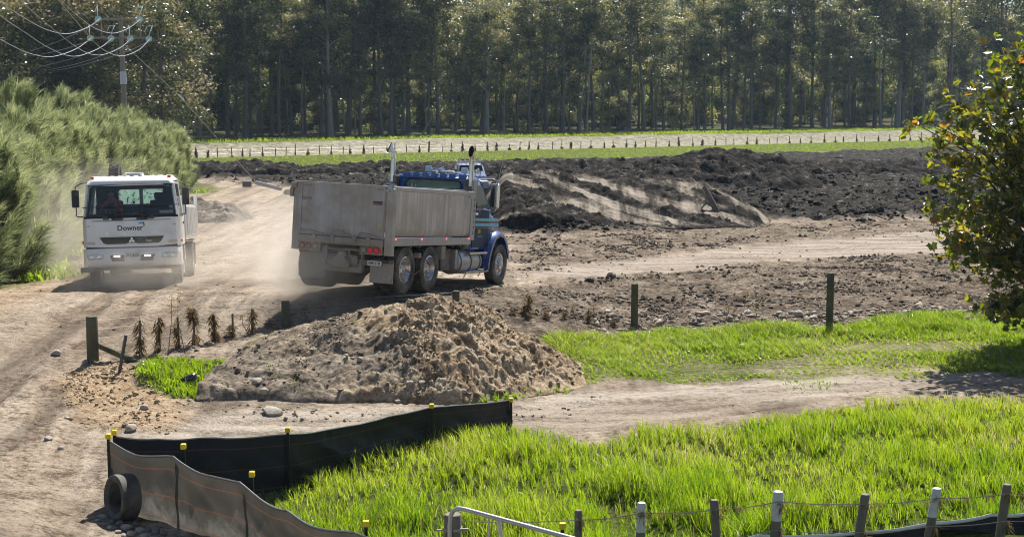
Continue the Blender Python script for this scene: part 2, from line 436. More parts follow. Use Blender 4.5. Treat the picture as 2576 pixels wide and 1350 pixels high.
# ---- ground material
def ground_mat():
    m, nt, bs, out = new_mat('ground')
    A = lambda k: nd(nt, 'ShaderNodeAttribute', attribute_name=k).outputs['Fac']
    w = worldco(nt)
    big = noise(nt, .22, 4, .6, w); med = noise(nt, 1.6, 6, .65, w); fine = noise(nt, 9, 6, .75, w); vfine = noise(nt, 30, 4, .7, w)
    grain = mathn(nt, 'MULTIPLY_ADD', fine, .6, mathn(nt, 'MULTIPLY', med, .4))
    road = tramp(nt, grain, [(.38, (.14,.105,.076)), (.45, (.285,.228,.17)), (.54, (.395,.325,.25)), (.66, (.49,.41,.325))])
    road = mixc(nt, mathn(nt, 'MULTIPLY', ramp(nt, big, [(.42, 0.), (.62, 1.)]), .6), road, (.24,.19,.145))
    mid = tramp(nt, grain, [(.38, (.05,.038,.027)), (.47, (.118,.09,.065)), (.56, (.195,.154,.116)), (.68, (.35,.29,.225))])
    dark = tramp(nt, mathn(nt, 'MULTIPLY_ADD', med, .55, mathn(nt, 'MULTIPLY', fine, .45)), [(.38, (.011,.0095,.008)), (.54, (.030,.026,.022)), (.62, (.062,.054,.046)), (.70, (.24,.215,.185))])
    st = noise(nt, 1.0, 5, .6, worldco(nt, (.22, 2.6, 1), R(-6)))
    band = tramp(nt, mathn(nt, 'MULTIPLY_ADD', st, .6, mathn(nt, 'MULTIPLY', fine, .4)), [(.36, (.19,.155,.125)), (.5, (.33,.275,.225)), (.62, (.43,.37,.31))])
    orange = tramp(nt, grain, [(.34, (.22,.15,.09)), (.5, (.40,.285,.175)), (.66, (.52,.42,.30))])
    grass = tramp(nt, grain, [(.34, (.035,.045,.010)), (.5, (.075,.10,.018)), (.64, (.14,.15,.045))])
    levee = tramp(nt, grain, [(.36, (.10,.105,.06)), (.45, (.20,.19,.13)), (.53, (.295,.27,.21)), (.64, (.40,.37,.30))])
    tr2 = noise(nt, 1.0, 5, .6, worldco(nt, (.35, 2.2, 1), R(-16)))
    track = tramp(nt, mathn(nt, 'MULTIPLY_ADD', tr2, .55, mathn(nt, 'MULTIPLY', fine, .45)), [(.34, (.24,.195,.15)), (.48, (.42,.36,.29)), (.62, (.52,.455,.375))])
    forest = tramp(nt, grain, [(.36, (.02,.02,.010)), (.52, (.055,.055,.025)), (.68, (.12,.11,.05))])
    lane = tramp(nt, noise(nt, 1.0, 5, .6, worldco(nt, (1.5, .10, 1), R(-8))), [(.35, .55), (.5, 1.0), (.65, 1.15)])
    mul = nd(nt, 'ShaderNodeMix', data_type='RGBA', blend_type='MULTIPLY'); mul.inputs[0].default_value = .75; nt.links.new(road, mul.inputs[6]); nt.links.new(lane, mul.inputs[7]); road = mul.outputs[2]
    c = mixc(nt, A('mid'), road, mid); c = mixc(nt, A('band'), c, band); c = mixc(nt, A('track'), c, track)
    rt = nd(nt, 'ShaderNodeMix', data_type='RGBA', blend_type='MULTIPLY'); nt.links.new(mathn(nt, 'MULTIPLY', A('rut'), .55), rt.inputs[0]); nt.links.new(c, rt.inputs[6]); rt.inputs[7].default_value = (.60,.55,.50,1); c = rt.outputs[2]
    c = mixc(nt, A('dark'), c, dark); c = mixc(nt, A('orange'), c, orange); c = mixc(nt, A('levee'), c, levee)
    c = mixc(nt, A('grass'), c, grass); c = mixc(nt, A('forest'), c, forest)
    sp = ramp(nt, vfine, [(.62, 0.), (.72, 1.)])
    c = mixc(nt, mathn(nt, 'MULTIPLY', sp, mathn(nt, 'SUBTRACT', .35, mathn(nt, 'MULTIPLY', A('grass'), .35))), c, (.42,.38,.33))
    nt.links.new(c, bs.inputs['Base Color']); bs.inputs['Roughness'].default_value = .92
    bs.inputs['Specular IOR Level'].default_value = .06
    bump(nt, bs, mathn(nt, 'MULTIPLY_ADD', fine, .7, mathn(nt, 'MULTIPLY', vfine, .3)), .98, .11)
    return m
M_GROUND = ground_mat()

def build_ground():
    ys = np.concatenate([np.linspace(1.5, 11, 12)[:-1], np.exp(np.linspace(math.log(11), math.log(128), 620)),
                         np.linspace(129, 235, 110), np.exp(np.linspace(math.log(240), math.log(1200), 24))])
    ts = np.concatenate([np.linspace(-1.6, -.44, 12)[:-1], np.linspace(-.44, .44, 580), np.linspace(.44, 1.6, 12)[1:]])
    Y, Tt = np.meshgrid(ys, ts, indexing='ij'); X = Tt*np.maximum(Y, 11)
    x, y = X.ravel(), Y.ravel(); zn = zones(x, y); z = ground_z(x, y, zn)
    z = np.where(y < 10, np.minimum(z, EYE-5.2), z)
    ny, nx = Y.shape; idx = np.arange(ny*nx).reshape(ny, nx)
    q = np.stack([idx[:-1, :-1], idx[:-1, 1:], idx[1:, 1:], idx[1:, :-1]], -1).reshape(-1, 4)
    me = np_mesh('ground', np.stack([x, y, z], 1), [q], M_GROUND, zn, smooth=True)
    return tag(link('ground', me), kind='structure')
GROUND = build_ground()

# ---- heaps of earth: each a surface of its own that dips under the ground at its edge
def heap(name, cx, cy, ux, lu, lv, nu, nv, hfun, m, label, cat, ang=0.0, attrs=None):
    u = np.linspace(-lu, lu, nu); v = np.linspace(-lv, lv, nv)
    V, U = np.meshgrid(v, u, indexing='ij'); U = U.ravel(); V = V.ravel()
    ca, sa = math.cos(ang), math.sin(ang)
    x = cx+U*ca-V*sa; y = cy+U*sa+V*ca
    h = hfun(U, V, x, y)
    z = ground_smooth(x, y)+np.where(h > .02, h, np.minimum(h, .02)*1.0-.0)
    z = np.where(h <= 0, ground_smooth(x, y)-.25, z)
    idx = np.arange(nu*nv).reshape(nv, nu)
    q = np.stack([idx[:-1, :-1], idx[:-1, 1:], idx[1:, 1:], idx[1:, :-1]], -1).reshape(-1, 4)
    keep = (h[q] > -.6).any(1); q = q[keep]
    at_ = attrs(U, V, x, y, h) if attrs else {}
    V3 = np.stack([x, y, z], 1); used = np.unique(q); remap = np.full(len(V3), -1); remap[used] = np.arange(len(used))
    o0 = V3[used].mean(0); o0[2] = V3[used][:, 2].min()
    me = np_mesh(name, V3[used]-o0, [remap[q]], m, {k: a[used] for k, a in at_.items()}, smooth=True)
    o = link(name, me, loc=tuple(o0)); return tag(o, label, cat)

def soil_mat(name, stops, a=.55, stripes=None, bmpd=.09, tone=False):
    m, nt, bs, out = new_mat(name)
    w = worldco(nt); med = noise(nt, 1.4, 6, .65, w); fine = noise(nt, 8, 6, .7, w)
    c = tramp(nt, mathn(nt, 'MULTIPLY_ADD', med, a, mathn(nt, 'MULTIPLY', fine, 1-a)), stops)
    if tone:
        tn = nd(nt, 'ShaderNodeAttribute', attribute_name='tan').outputs['Fac']; mu = nd(nt, 'ShaderNodeMix', data_type='RGBA', blend_type='MULTIPLY'); mu.inputs[0].default_value = 1; nt.links.new(c, mu.inputs[6]); nt.links.new(ramp(nt, tn, [(0, .55), (.5, 1.0), (1, 1.5)]), mu.inputs[7]); c = mu.outputs[2]
    if stripes:
        f = nd(nt, 'ShaderNodeAttribute', attribute_name='smooth').outputs['Fac']
        st = noise(nt, 1.0, 4, .6, worldco(nt, (1.9, .22, .25), R(stripes[1])))
        cl = tramp(nt, mathn(nt, 'MULTIPLY_ADD', st, .7, mathn(nt, 'MULTIPLY', fine, .3)), stripes[0])
        c = mixc(nt, f, c, cl)
    nt.links.new(c, bs.inputs['Base Color']); bs.inputs['Roughness'].default_value = .93; bs.inputs['Specular IOR Level'].default_value = .05
    bump(nt, bs, mathn(nt, 'MULTIPLY_ADD', fine, .7, mathn(nt, 'MULTIPLY', noise(nt, 28, 4, .7, w), .3)), .9, bmpd)
    return m
DARKS = [(.38, (.012,.0105,.009)), (.55, (.033,.028,.024)), (.63, (.075,.065,.056)), (.72, (.23,.205,.175))]
M_DARK = soil_mat('dark_soil', DARKS)
M_CUT = soil_mat('cut_soil', DARKS, stripes=([(.38, (.05,.043,.036)), (.46, (.14,.12,.098)), (.55, (.235,.20,.16)), (.66, (.32,.28,.23))], -45))
def pile_mat():
    m, nt, bs, out = new_mat('pile_soil')
    w = worldco(nt); big = noise(nt, .55, 4, .6, w); med = noise(nt, 2.2, 6, .65, w); fine = noise(nt, 11, 6, .7, w)
    g = mathn(nt, 'MULTIPLY_ADD', med, .5, mathn(nt, 'MULTIPLY', fine, .5))
    grey = tramp(nt, g, [(.36, (.10,.08,.06)), (.5, (.19,.155,.12)), (.64, (.30,.255,.20))])
    tan = tramp(nt, g, [(.36, (.16,.11,.07)), (.5, (.31,.235,.155)), (.66, (.46,.375,.27))])
    f = nd(nt, 'ShaderNodeAttribute', attribute_name='tan').outputs['Fac']
    c = mixc(nt, ramp(nt, mathn(nt, 'MULTIPLY_ADD', big, .8, mathn(nt, 'SUBTRACT', f, .4)), [(.35, 0.), (.6, 1.)]), grey, tan)
    nt.links.new(c, bs.inputs['Base Color']); bs.inputs['Roughness'].default_value = .93; bs.inputs['Specular IOR Level'].default_value = .05
    bump(nt, bs, mathn(nt, 'MULTIPLY_ADD', fine, .7, mathn(nt, 'MULTIPLY', noise(nt, 34, 4, .7, w), .3)), .9, .04)
    return m
M_PILE = pile_mat()

# near pile: crest rises to the right, ragged lumps, undercut front edge
PX0, PY0 = -2.35, 27.4
def pile_h(U, V, x, y):
    crest = np.interp(U, [-3.55,-3.1,-2.6,-2.1,-1.5,-.9,-.25,.35,.9,1.35,2.0,2.6,3.1,3.6,4.05], [-.1,.10,.34,.58,.76,.92,1.10,1.28,1.36,1.24,.95,.62,.38,.12,-.15])
    e = (2.35+.25*fbm(U*.7, V*0+3, 2, 7))*(1-.62*np.minimum(np.abs(U/4.1), 1)**2.6)
    vv = (V-.35-.05*U)/e
    prof = np.clip(1-np.abs(vv)**1.55, -.6, 1)
    h = np.where(crest < 0, -.5, crest*prof)
    foot = .20*sstep(-2.55, -2.2, V+.25*fbm(U*.8, 0*U, 2, 17))*sstep(-.2, -1.2, V)*sstep(-3.9, -3.0, U)*sstep(3.4, 1.2, U)
    h = np.where(V < .2, np.maximum(h, h*.7+foot), h)
    rough = .55+.45*sstep(-.6, 1.0, U+.6*fbm(U*.8, V*.8, 2, 3))
    g = sstep(-.02, .2, h)
    rough = rough*(.85+.15*sstep(-1.2, .2, U)); h = h+g*rough*(billow(U/.48, V/.42, 5, 5, .66)*.40-.11+clods(U/.2, V/.18, 6, .5)*.07+clods(U/.12, V/.11, 8, .5)*.05+fbm(U*1.1, V*1.1, 4, 8)*.16)
    h = h+g*(fbm(U*3, V*3, 3, 18)*.05)
    return h
PILE = heap('dirt_pile', PX0, PY0, 0, 5.2, 4.0, 420, 300, pile_h, M_PILE,
            'long ragged pile of grey and tan dirt beside the black silt fence', 'dirt pile', 0.0,
            lambda U, V, x, y, h: {'tan': np.clip(.36+.46*sstep(-1.2, 1.0, U+.5*V)+.4*sstep(.8, 1.3, h)+.45*sstep(-1.7, -2.4, V)*sstep(-1, .5, U), 0, 1)})

# cut spoil heap right of the trucks: sheer broken front, smooth bladed slope above it
def cut_h(U, V, x, y):
    L = sstep(-6.6, -4.4, U)*sstep(9.0, 4.5, U)
    ridge = np.interp(U, [-8, -5, -2, 1, 4, 7, 9], [1.8, 2.15, 1.95, 1.75, 1.55, 1.25, .5])
    front = -4.5+.5*np.interp(U, [-8, -3, 2, 9], [0, .1, 1.2, 4.6])+.5*fbm(U*.5, U*0, 3, 4)
    cliff = np.interp(U, [-8, -4.5, -2, 0, 9], [.78, .72, .40, .16, .05])
    t = np.clip((V-front)/np.maximum(5.2-.25*U-front, 2), 0, 1.4)
    up = cliff*sstep(0, .35, V-front)+(ridge-cliff)*sstep(0, 1.0, t)
    back = sstep(9.5, 6.0, V)
    h = L*np.where(V > front, up, -.5)*back-.05+(L-1)*.3
    sm = cut_smooth(U, V, front)
    g = sstep(0, .15, h)
    return h+g*((1-sm)*(billow(U/.95, V/.85, 5, 14, .62)*.55-.12+clods(U/.3, V/.28, 15, .5)*.10+fbm(U*.7, V*.7, 3, 16)*.15)+sm*(fbm((U+V)*1.3, (V-U)*.10, 3, 19)*.16+billow(U/.8, V/.6, 4, 20)*.10))
def cut_smooth(U, V, front):
    n = fbm((U+V)*.75, (V-U)*.11, 3, 29)
    return sstep(-.05, .12, n+.30*sstep(-7, 4, U)-.08)*sstep(.35, 1.0, V-front)*sstep(5.8, 4.6, V+.5*fbm(U*.4, V*.1, 2, 5))
_cutx, _cuty = 4.6, 63.0
def _cut_front(U): return -4.5+.5*np.interp(U, [-8, -3, 2, 9], [0, .1, 1.2, 4.6])+.5*fbm(U*.5, U*0, 3, 4)
SPOIL = heap('spoil_heap', _cutx, _cuty, 0, 9.5, 10, 330, 240, cut_h, M_CUT,
             'bladed grey earth bank with a sheer dark front behind the blue truck', 'earth bank', 0.06,
             lambda U, V, x, y, h: {'smooth': cut_smooth(U, V, _cut_front(U))})
# black cloddy heap behind it
def black_h(U, V, x, y):
    ridge = np.interp(U, [-9, -7, -5, -2.5, 0, 2, 4.5, 6, 8], [-.3, .5, 1.0, 1.75, 2.35, 2.3, 2.0, 1.0, -.4])
    ridge = ridge+.25*fbm(U*.6, U*0+1, 3, 33)
    h = np.where(ridge < 0, -.5, ridge*(1-np.abs((V-.8)/5.0)**1.3))
    g = sstep(0, .3, h)
    return h+g*(billow(U/1.5, V/1.3, 5, 34, .64)*.75-.2+clods(U/.5, V/.45, 35, .4)*.16+fbm(U*.5, V*.5, 3, 36)*.3)
BLACK = heap('soil_heap', 12.4, 90.0, 0, 9.5, 7, 280, 160, black_h, M_DARK,
             'tallest heap of black cloddy soil in front of the far fence', 'soil heap')
# low windrow along the far edge of the black ground
def berm_h(U, V, x, y):
    h = (.75+.45*fbm(U*.22, U*0, 3, 43))*(1-np.abs(V/2.6)**1.6)-2*sstep(32, 34, np.abs(U))
    g = sstep(0, .2, h)
    return h+g*(billow(U/1.2, V/1.1, 5, 44, .64)*.75-.1+clods(U/.45, V/.42, 45, .4)*.14)
BERM = heap('soil_windrow', 4.0, 106.0, 0, 34, 4.5, 800, 70, berm_h, M_DARK,
            'long low ridge of black clods along the edge of the green field', 'soil ridge', 0.0)
def dirt_ridge_h(U, V, x, y):
    rd = np.interp(U, [-4, -2.8, -1, 1, 2.6, 4], [-.3, .55, .8, .75, .5, -.3]); h = np.where(rd < 0, -.5, rd*(1-np.abs(V/2.2)**1.5))
    g = sstep(0, .15, h)
    return h+g*(billow(U/.9, V/.7, 4, 54)*.4+fbm((U-V)*.9, (U+V)*.3, 3, 55)*.18)
RIDGE = heap('dirt_ridge', -15.6, 66.0, 0, 4.4, 3.4, 200, 130, dirt_ridge_h, soil_mat('ridge_soil', [(.36, (.08,.068,.055)), (.5, (.17,.145,.12)), (.64, (.30,.26,.22))]),
             'low ridge of grey brown earth between the hedge and the road', 'dirt ridge')
# ------------------------------------------------------------------ trucks
DUST = (.33, .285, .235)
M_ALU = mat('dusty_aluminium', (.60,.60,.62), .42, .5, (.36,.35,.355), 1.5, (5, 5, .35), DUST, .5, 1.4, .03)
M_ALU_TAIL = mat('tailgate_aluminium', (.52,.51,.52), .48, .35, (.35,.335,.325), 1.5, (5, 5, .35), DUST, .7, 1.6, .03)
M_RAIL = mat('rail_alloy', (.42,.42,.44), .42, .6, None, 6, (1, 1, 1), DUST, .35, 2.0)
M_CHROME = mat('polished_steel', (.72,.73,.75), .16, 1.0, None, 5, (1, 1, .4), (.35,.31,.27), .25, 3.0)
M_WHEEL = mat('alloy_wheel', (.62,.62,.63), .28, .9, None, 8, (1, 1, 1), DUST, .45, 4.0)
M_TYRE = mat('tyre_rubber', (.028,.027,.026), .8, 0, (.05,.047,.043), 7, (1, 1, 1), (.20,.175,.15), .55, 3.0, .15, 40)
M_CHASSIS = mat('chassis_black', (.03,.03,.032), .6, .1, None, 5, (1, 1, 1), (.24,.205,.17), .6, 2.2)
M_MUDMETAL = mat('muddy_steel', (.22,.20,.18), .7, .1, (.30,.265,.225), 6, (1, 1, 1), (.34,.295,.245), .8, 3.5, .3, 25)
M_FLAP = mat('mudflap_steel', (.38,.36,.335), .55, .35, (.22,.21,.20), 8, (4, 4, .6), (.36,.315,.265), .65, 3.0)
M_BLUE = mat('blue_paint', (.015,.075,.27), .28, .15, (.014,.065,.235), 3, (1, 1, 1), (.25,.225,.20), .22, 2.5, coat=.6)
M_NAVY = mat('dark_navy_paint', (.014,.028,.075), .5, 0, None, 3, (1, 1, 1), (.08,.085,.10), .10, 2.5, spec=.25)
M_CYAN = mat('cyan_stripe', (.10,.50,.70), .4, 0, None, 5)
M_TRIM = mat('orange_pinstripe', (.45,.20,.10), .5)
M_YEL = mat('yellow_print', (.75,.55,.02), .5)
M_WHITE = mat('white_paint', (.86,.86,.85), .3, 0, (.82,.82,.80), 3, (1, 1, 1), (.55,.50,.43), .22, 1.6, coat=.5)
M_WPLAST = mat('black_plastic', (.022,.022,.023), .5, 0, None, 5, (1, 1, 1), (.2,.18,.16), .45, 3.0)
M_RUBBER = mat('black_rubber', (.02,.02,.02), .7)
M_RED = mat('red_lens', (.45,.02,.02), .25, 0, None, 8, coat=.5)
M_REDDUST = mat('dusty_red_lens', (.42,.06,.05), .5, 0, (.42,.14,.11), 8, (1, 1, 1), DUST, .35, 6)
M_REDLIT = emis('lit_tail_lamp', (.5,.02,.03), .14)
M_MARK = emis('lit_marker_lamp', (1.0,.12,.14), 1.2)
M_AMBER = mat('amber_lens', (.80,.20,.02), .3, 0, None, 8, coat=.5)
M_LENS = mat('clear_lens', (.55,.56,.56), .15, .3, (.35,.35,.35), 18, (1, 1, 1), None)
M_DRL = emis('lit_daylight_lamp', (1.0,.85,.98), 1.6)
M_PLATE = mat('plate_white', (.72,.72,.69), .5, 0, None, 10, (1, 1, 1), DUST, .3, 6)
M_INK = mat('black_print', (.02,.02,.022), .5)
M_GREYINK = mat('grey_print', (.06,.06,.065), .5)
M_STICK = mat('dark_sticker', (.07,.045,.05), .5, 0, (.12,.07,.075), 30)
M_STICKRED = mat('sticker_red_print', (.30,.07,.07), .5)
M_STICKW = mat('sticker_pale_print', (.50,.47,.45), .5)
M_CLOTHSEAT = mat('seat_cloth', (.03,.032,.037), .9, 0, (.045,.047,.052), 20)
M_DASH = mat('dashboard', (.05,.05,.053), .8)
def glass_mat(name, tint, refl=1.0, dust=0.0):
    m, nt, bs, out = new_mat(name); nt.nodes.remove(bs)
    t = nd(nt, 'ShaderNodeBsdfTransparent'); t.inputs[0].default_value = c4(tint)
    g = nd(nt, 'ShaderNodeBsdfGlossy'); g.inputs['Roughness'].default_value = .03; g.inputs['Color'].default_value = (.9,.93,.95,1)
    f = nd(nt, 'ShaderNodeFresnel'); f.inputs['IOR'].default_value = 1.5
    mx = nd(nt, 'ShaderNodeMixShader'); nt.links.new(mathn(nt, 'MULTIPLY', f.outputs[0], refl, None, True), mx.inputs[0])
    nt.links.new(t.outputs[0], mx.inputs[1]); nt.links.new(g.outputs[0], mx.inputs[2])
    last = mx.outputs[0]
    if dust:
        d = nd(nt, 'ShaderNodeBsdfDiffuse'); d.inputs[0].default_value = c4((.40,.37,.34))
        n = ramp(nt, noise(nt, 2.2, 5, .6, objco(nt)), [(.3, dust*.5), (.75, dust)])
        m2 = nd(nt, 'ShaderNodeMixShader'); nt.links.new(n, m2.inputs[0]); nt.links.new(last, m2.inputs[1]); nt.links.new(d.outputs[0], m2.inputs[2])
        last = m2.outputs[0]
    nt.links.new(last, out.inputs['Surface']); return m
M_GLASS = glass_mat('window_glass', (.50,.62,.60), 1.0, .06)
M_SCREEN = glass_mat('windscreen_glass', (.88,.92,.92), .8, .05)
M_DARKGLASS = glass_mat('tinted_glass', (.12,.17,.18), 1.0, .04)
def mud_glass():
    """rear pane caked with dust, dark splashes, light coming through from behind"""
    m, nt, bs, out = new_mat('dirty_rear_pane')
    v = objco(nt)
    n = noise(nt, 7.0, 5, .6, v, .4); n2 = noise(nt, 26.0, 3, .6, v)
    k = ramp(nt, mathn(nt, 'MULTIPLY_ADD', n, .75, mathn(nt, 'MULTIPLY', n2, .25)), [(.555, 0.), (.585, 1.)])
    c = mixc(nt, k, mixc(nt, noise(nt, 3, 3, .5, v), (.62,.74,.66), (.45,.56,.52)), (.03,.04,.035))
    nt.links.new(c, bs.inputs['Base Color']); bs.inputs['Roughness'].default_value = .7
    tr = nd(nt, 'ShaderNodeBsdfTranslucent'); nt.links.new(c, tr.inputs[0])
    mx = nd(nt, 'ShaderNodeMixShader'); mx.inputs[0].default_value = .85
    nt.links.new(bs.outputs[0], mx.inputs[1]); nt.links.new(tr.outputs[0], mx.inputs[2]); nt.links.new(mx.outputs[0], out.inputs['Surface'])
    return m
M_MUDGLASS = mud_glass()
M_SKIN = mat('skin', (.46,.28,.20), .5); M_HIVIS = mat('orange_shirt', (.75,.085,.03), .8, 0, (.62,.07,.025), 12)
M_NAVYCLOTH = mat('navy_cloth', (.02,.026,.05), .9); M_HAIR = mat('dark_hair', (.03,.022,.018), .7)

def pose(o, X, Y, Z, yaw, pi, ro):
    o.matrix_world = Matrix.Translation((X, Y, EYE+Z)) @ Matrix.Rotation(yaw, 4, 'Z') @ Matrix.Rotation(pi, 4, 'X') @ Matrix.Rotation(ro, 4, 'Y')
REAR = Matrix(((1,0,0),(0,0,-1),(0,1,0)))            # lettering that reads from behind the truck
SIDE = Matrix(((0,0,1),(1,0,0),(0,1,0)))             # lettering on the right hand side
FRONT = Matrix(((-1,0,0),(0,0,1),(0,1,0)))           # lettering that reads from ahead
def letter(name, txt, size, m, parent, loc, basis, extrude=.002, bold=False, sx=1.0, label=None):
    o = bpy.data.objects.new(name, text_mesh(txt, size, m, extrude, bold, 'CENTER', sx)); COL.objects.link(o); o.parent = parent
    o.matrix_local = Matrix.Translation(loc) @ basis.to_4x4()
    if label: o['label'] = label
    return o

def tyre_mesh(name, r, w, rim, lugs=44, m=None):
    b = MB(); h = w/2
    b.lathe([(rim,-h*.72),(rim+.025,-h*.86),(rim+(r-rim)*.45,-h),(r-.05,-h*.97),(r-.022,-h*.86),(r-.016,-h*.3),(r-.016,h*.3),(r-.022,h*.86),(r-.05,h*.97),
             (rim+(r-rim)*.45,h),(rim+.025,h*.86),(rim,h*.72),(rim-.01,h*.5),(rim-.01,-h*.5),(rim,-h*.72)], axis=0, n=48, cap=False)
    for k in range(lugs):
        a = 2*math.pi*k/lugs; ca, sa = math.cos(a), math.sin(a); dl = 2*math.pi*r/lugs*.55
        for s in (-1, 0, 1):
            aa = a+(math.pi/lugs if s == 0 else 0); ca, sa = math.cos(aa), math.sin(aa)
            M = Matrix(((1,0,0),(0,ca,-sa),(0,sa,ca)))
            b.obox((s*h*.64, (r-.012)*ca, (r-.012)*sa), (h*.50, .03, dl), M)
    return b.mesh(name, m or M_TYRE, smooth=40)
def rim_mesh(name, rim, w, deep, side):
    """side: +1 outer face towards +x"""
    h = w/2*.8
    if deep: prof = [(rim+.012,h),(rim-.012,h+.012),(rim-.03,h-.02),(rim-.05,-h*.2),(rim-.075,-h*.55),(.16,-h*.62),(.13,-h*.45),(.125,h*.35),(.10,h*.55),(.085,h*.75),(0,h*.78)]
    else: prof = [(rim+.012,h*.9),(rim-.012,h),(rim-.03,h*.8),(rim-.045,h*.35),(.20,h*.9),(.17,h*1.02),(.125,h*1.02),(.12,h*1.35),(.085,h*1.6),(0,h*1.64)]
    back = [(rim-.02,-h),(rim-.03,-h*.9)]
    b = MB().lathe(back[:1]+[(rim+.012,-h),(rim-.005,-h*.5),(rim-.005,h*.6)]+prof, axis=0, n=40)
    xb = -h*.55 if deep else h*.92; rb = .19 if deep else .165
    for k in range(10):
        a = 2*math.pi*k/10
        b.lathe([(.021, 0),(.021, .03),(.012, .042),(0, .042)], (xb, rb*math.cos(a), rb*math.sin(a)), 0, 6)
        if not deep:
            a += math.pi/10
    if side < 0: b.v = [(-x, y, z) for x, y, z in b.v]
    return b.mesh(name, M_WHEEL, smooth=35)
TY_BIG = tyre_mesh('tyre', .525, .275, .29)
RIMS = {(d, s): rim_mesh('rim', .29, .275, d, s) for d in (True, False) for s in (-1, 1)}
def add_wheel(parent, x, y, z, deep, side, twin=False, sc=1.0):
    w = link('wheel', RIMS[(deep, side)], parent, (x, y, z), (rnd.uniform(0, 6), 0, 0), sc)
    link('tyre', TY_BIG, w)
    if twin: link('inner_tyre', TY_BIG, w, (-side*.335, 0, 0))
    return w

# ================================================================== blue tipper truck
def build_tipper():
    t = thing('tipper_truck', 'blue bonneted tipper truck with dusty aluminium tray seen from behind', 'truck')
    pose(t, -3.556, 32.048, -4.279, -.366, -.086, .032)
    for y in (0, 1.325):
        add_wheel(t, 1.09, y, .525, True, 1, True); add_wheel(t, -1.09, y, .525, True, -1, True)
    for s in (1, -1): add_wheel(t, s*1.08, 5.83, .525, False, s)
    # chassis
    c = MB()
    for s in (-1, 1): c.box((s*.43-.04, -.75, .72), (s*.43+.04, 6.5, .98))
    for y in (0, 1.325):
        c.lathe([(.11,-1.05),(.11,-.35),(.21,-.22),(.24,0),(.21,.22),(.11,.35),(.11,1.05)], (0, y, .525), 0, 14)
        for s in (-1, 1): c.box((s*.55-.06, y-.5, .62), (s*.55+.06, y+.5, .72))
    c.lathe([(.07,-1.0),(.07,1.0)], (0, 5.83, .52), 0, 10)
    c.box((-.5, .6, .74), (.5, .72, .96)); c.box((-.5, 2.2, .74), (.5, 2.3, .96)); c.box((-.42, 4.2, .55), (.42, 5.6, .9))
    for s in (-1, 1): c.box((s*.62-.1, 1.95, .55), (s*.62+.1, 2.35, .95))
    ob('chassis', c, M_CHASSIS, t, bevel=.008)
    # tray
    W = 1.235; zb, zt, yr, yf = 1.063, 2.37, -.85, 3.65
    fl = MB().box((-W+.03, yr+.03, 1.16), (W-.03, yf-.03, 1.24)); 
    for k in range(9): fl.box((-1.1, -.5+k*.48, 1.0), (1.1, -.42+k*.48, 1.16))
    ob('tray_floor', fl, M_CHASSIS, t)
    for s, lab in ((1, None), (-1, None)):
        side = MB().prism([(s*(W-.14), 1.245),(s*(W-.05), 1.27),(s*(W-.012), 1.34),(s*W, 1.44),(s*W, zt-.1),(s*(W-.03), zt-.1),(s*(W-.03), 1.44),(s*(W-.05), 1.36),(s*(W-.14), 1.28)], 1, yr+.16, yf-.09)
        o = ob('side_panel', side, M_ALU, t, smooth=40)
        rail = MB().box((s*(W-.05)-.04, yr+.162, zt-.1), (s*(W-.02)+.035, yf-.092, zt))
        ob('top_rail', rail, M_RAIL, t, bevel=.012)
        low = MB().box((s*(W-.05)-.04, yr+.162, zb), (s*(W-.02)+.03, yf-.05, 1.243))
        lo = ob('lower_rail', low, M_RAIL, t, bevel=.01)
        for y in (-.66, .72, 2.12, 3.5):
            b = MB().lathe([(.022, 0),(.022, .012),(.014, .02),(0, .022)], (s*(W+.012), y, 1.218), 0, 10)
            if s < 0: b.v = [(-2*(W+.012)-x if False else x-.02, yy, z) for x, yy, z in b.v]
            ob('marker_lamp', b, M_MARK, lo)
        post = MB().box((s*(W-.085)-.09, yr, .846), (s*(W-.085)+.095, yr+.16, zt+.01))
        ob('rear_post', post, M_ALU_TAIL, t, bevel=.012)
        fp = MB().box((s*(W-.06)-.07, yf-.088, zb+.002), (s*(W-.06)+.075, yf, zt-.12)); fp.box((s*(W-.06)-.08, yf-.20, zt-.16), (s*(W-.06)+.082, yf+.05, zt+.004))
        ob('front_post', fp, M_RAIL, t, bevel=.01)
    hb = MB().box((-W+.09, yf-.06, 1.25), (W-.09, yf-.01, zt-.03)); hb.box((-W+.09, yf-.1, zt-.03), (W-.09, yf+.02, zt+.03))
    ob('headboard', hb, M_ALU_TAIL, t, bevel=.01)
    # tailgate
    tg = MB().box((-1.05, yr-.03, 1.20), (1.05, yr+.03, zt-.02)); tg.box((-1.05, yr-.045, zt-.05), (1.05, yr+.04, zt+.01))
    for x in (-1.02, 1.02): tg.box((x-.02, yr-.05, 1.2), (x+.02, yr-.032, zt-.06))
    g = ob('tailgate', tg, M_ALU_TAIL, t, bevel=.006)
    b = MB().box((.77, yr-.036, 1.945), (1.045-.03, yr-.031, 2.03)); st = ob('maker_sticker', b, M_STICK, g, label='dark red maker sticker on the right of the tailgate')
    for k, (w, z, mm) in enumerate(((.2, 2.0, M_STICKRED), (.17, 1.965, M_STICKW))):
        letter('lettering', 'ROAD TUFF' if k == 0 else 'TRANSPORT BODIES', .055 if k == 0 else .022, mm, st, (.893, yr-.037, z), REAR)
    b = MB().box((-1.0, yr-.036, 1.965), (-.765, yr-.031, 2.04)); ob('maker_sticker', b, mat('faded_sticker', (.24,.19,.19), .6, 0, (.30,.27,.25), 25), g, label='faded dusty sticker on the left of the tailgate')
    b = MB().box((.93, yr-.036, 1.475), (1.015, yr-.031, 1.515)); ob('yellow_label', b, M_YEL, g)
    b = MB().box((-.95, yr-.036, 1.46), (-.89, yr-.031, 1.485)); ob('faded_label', b, mat('faded_yellow', (.42,.36,.18), .6), g)
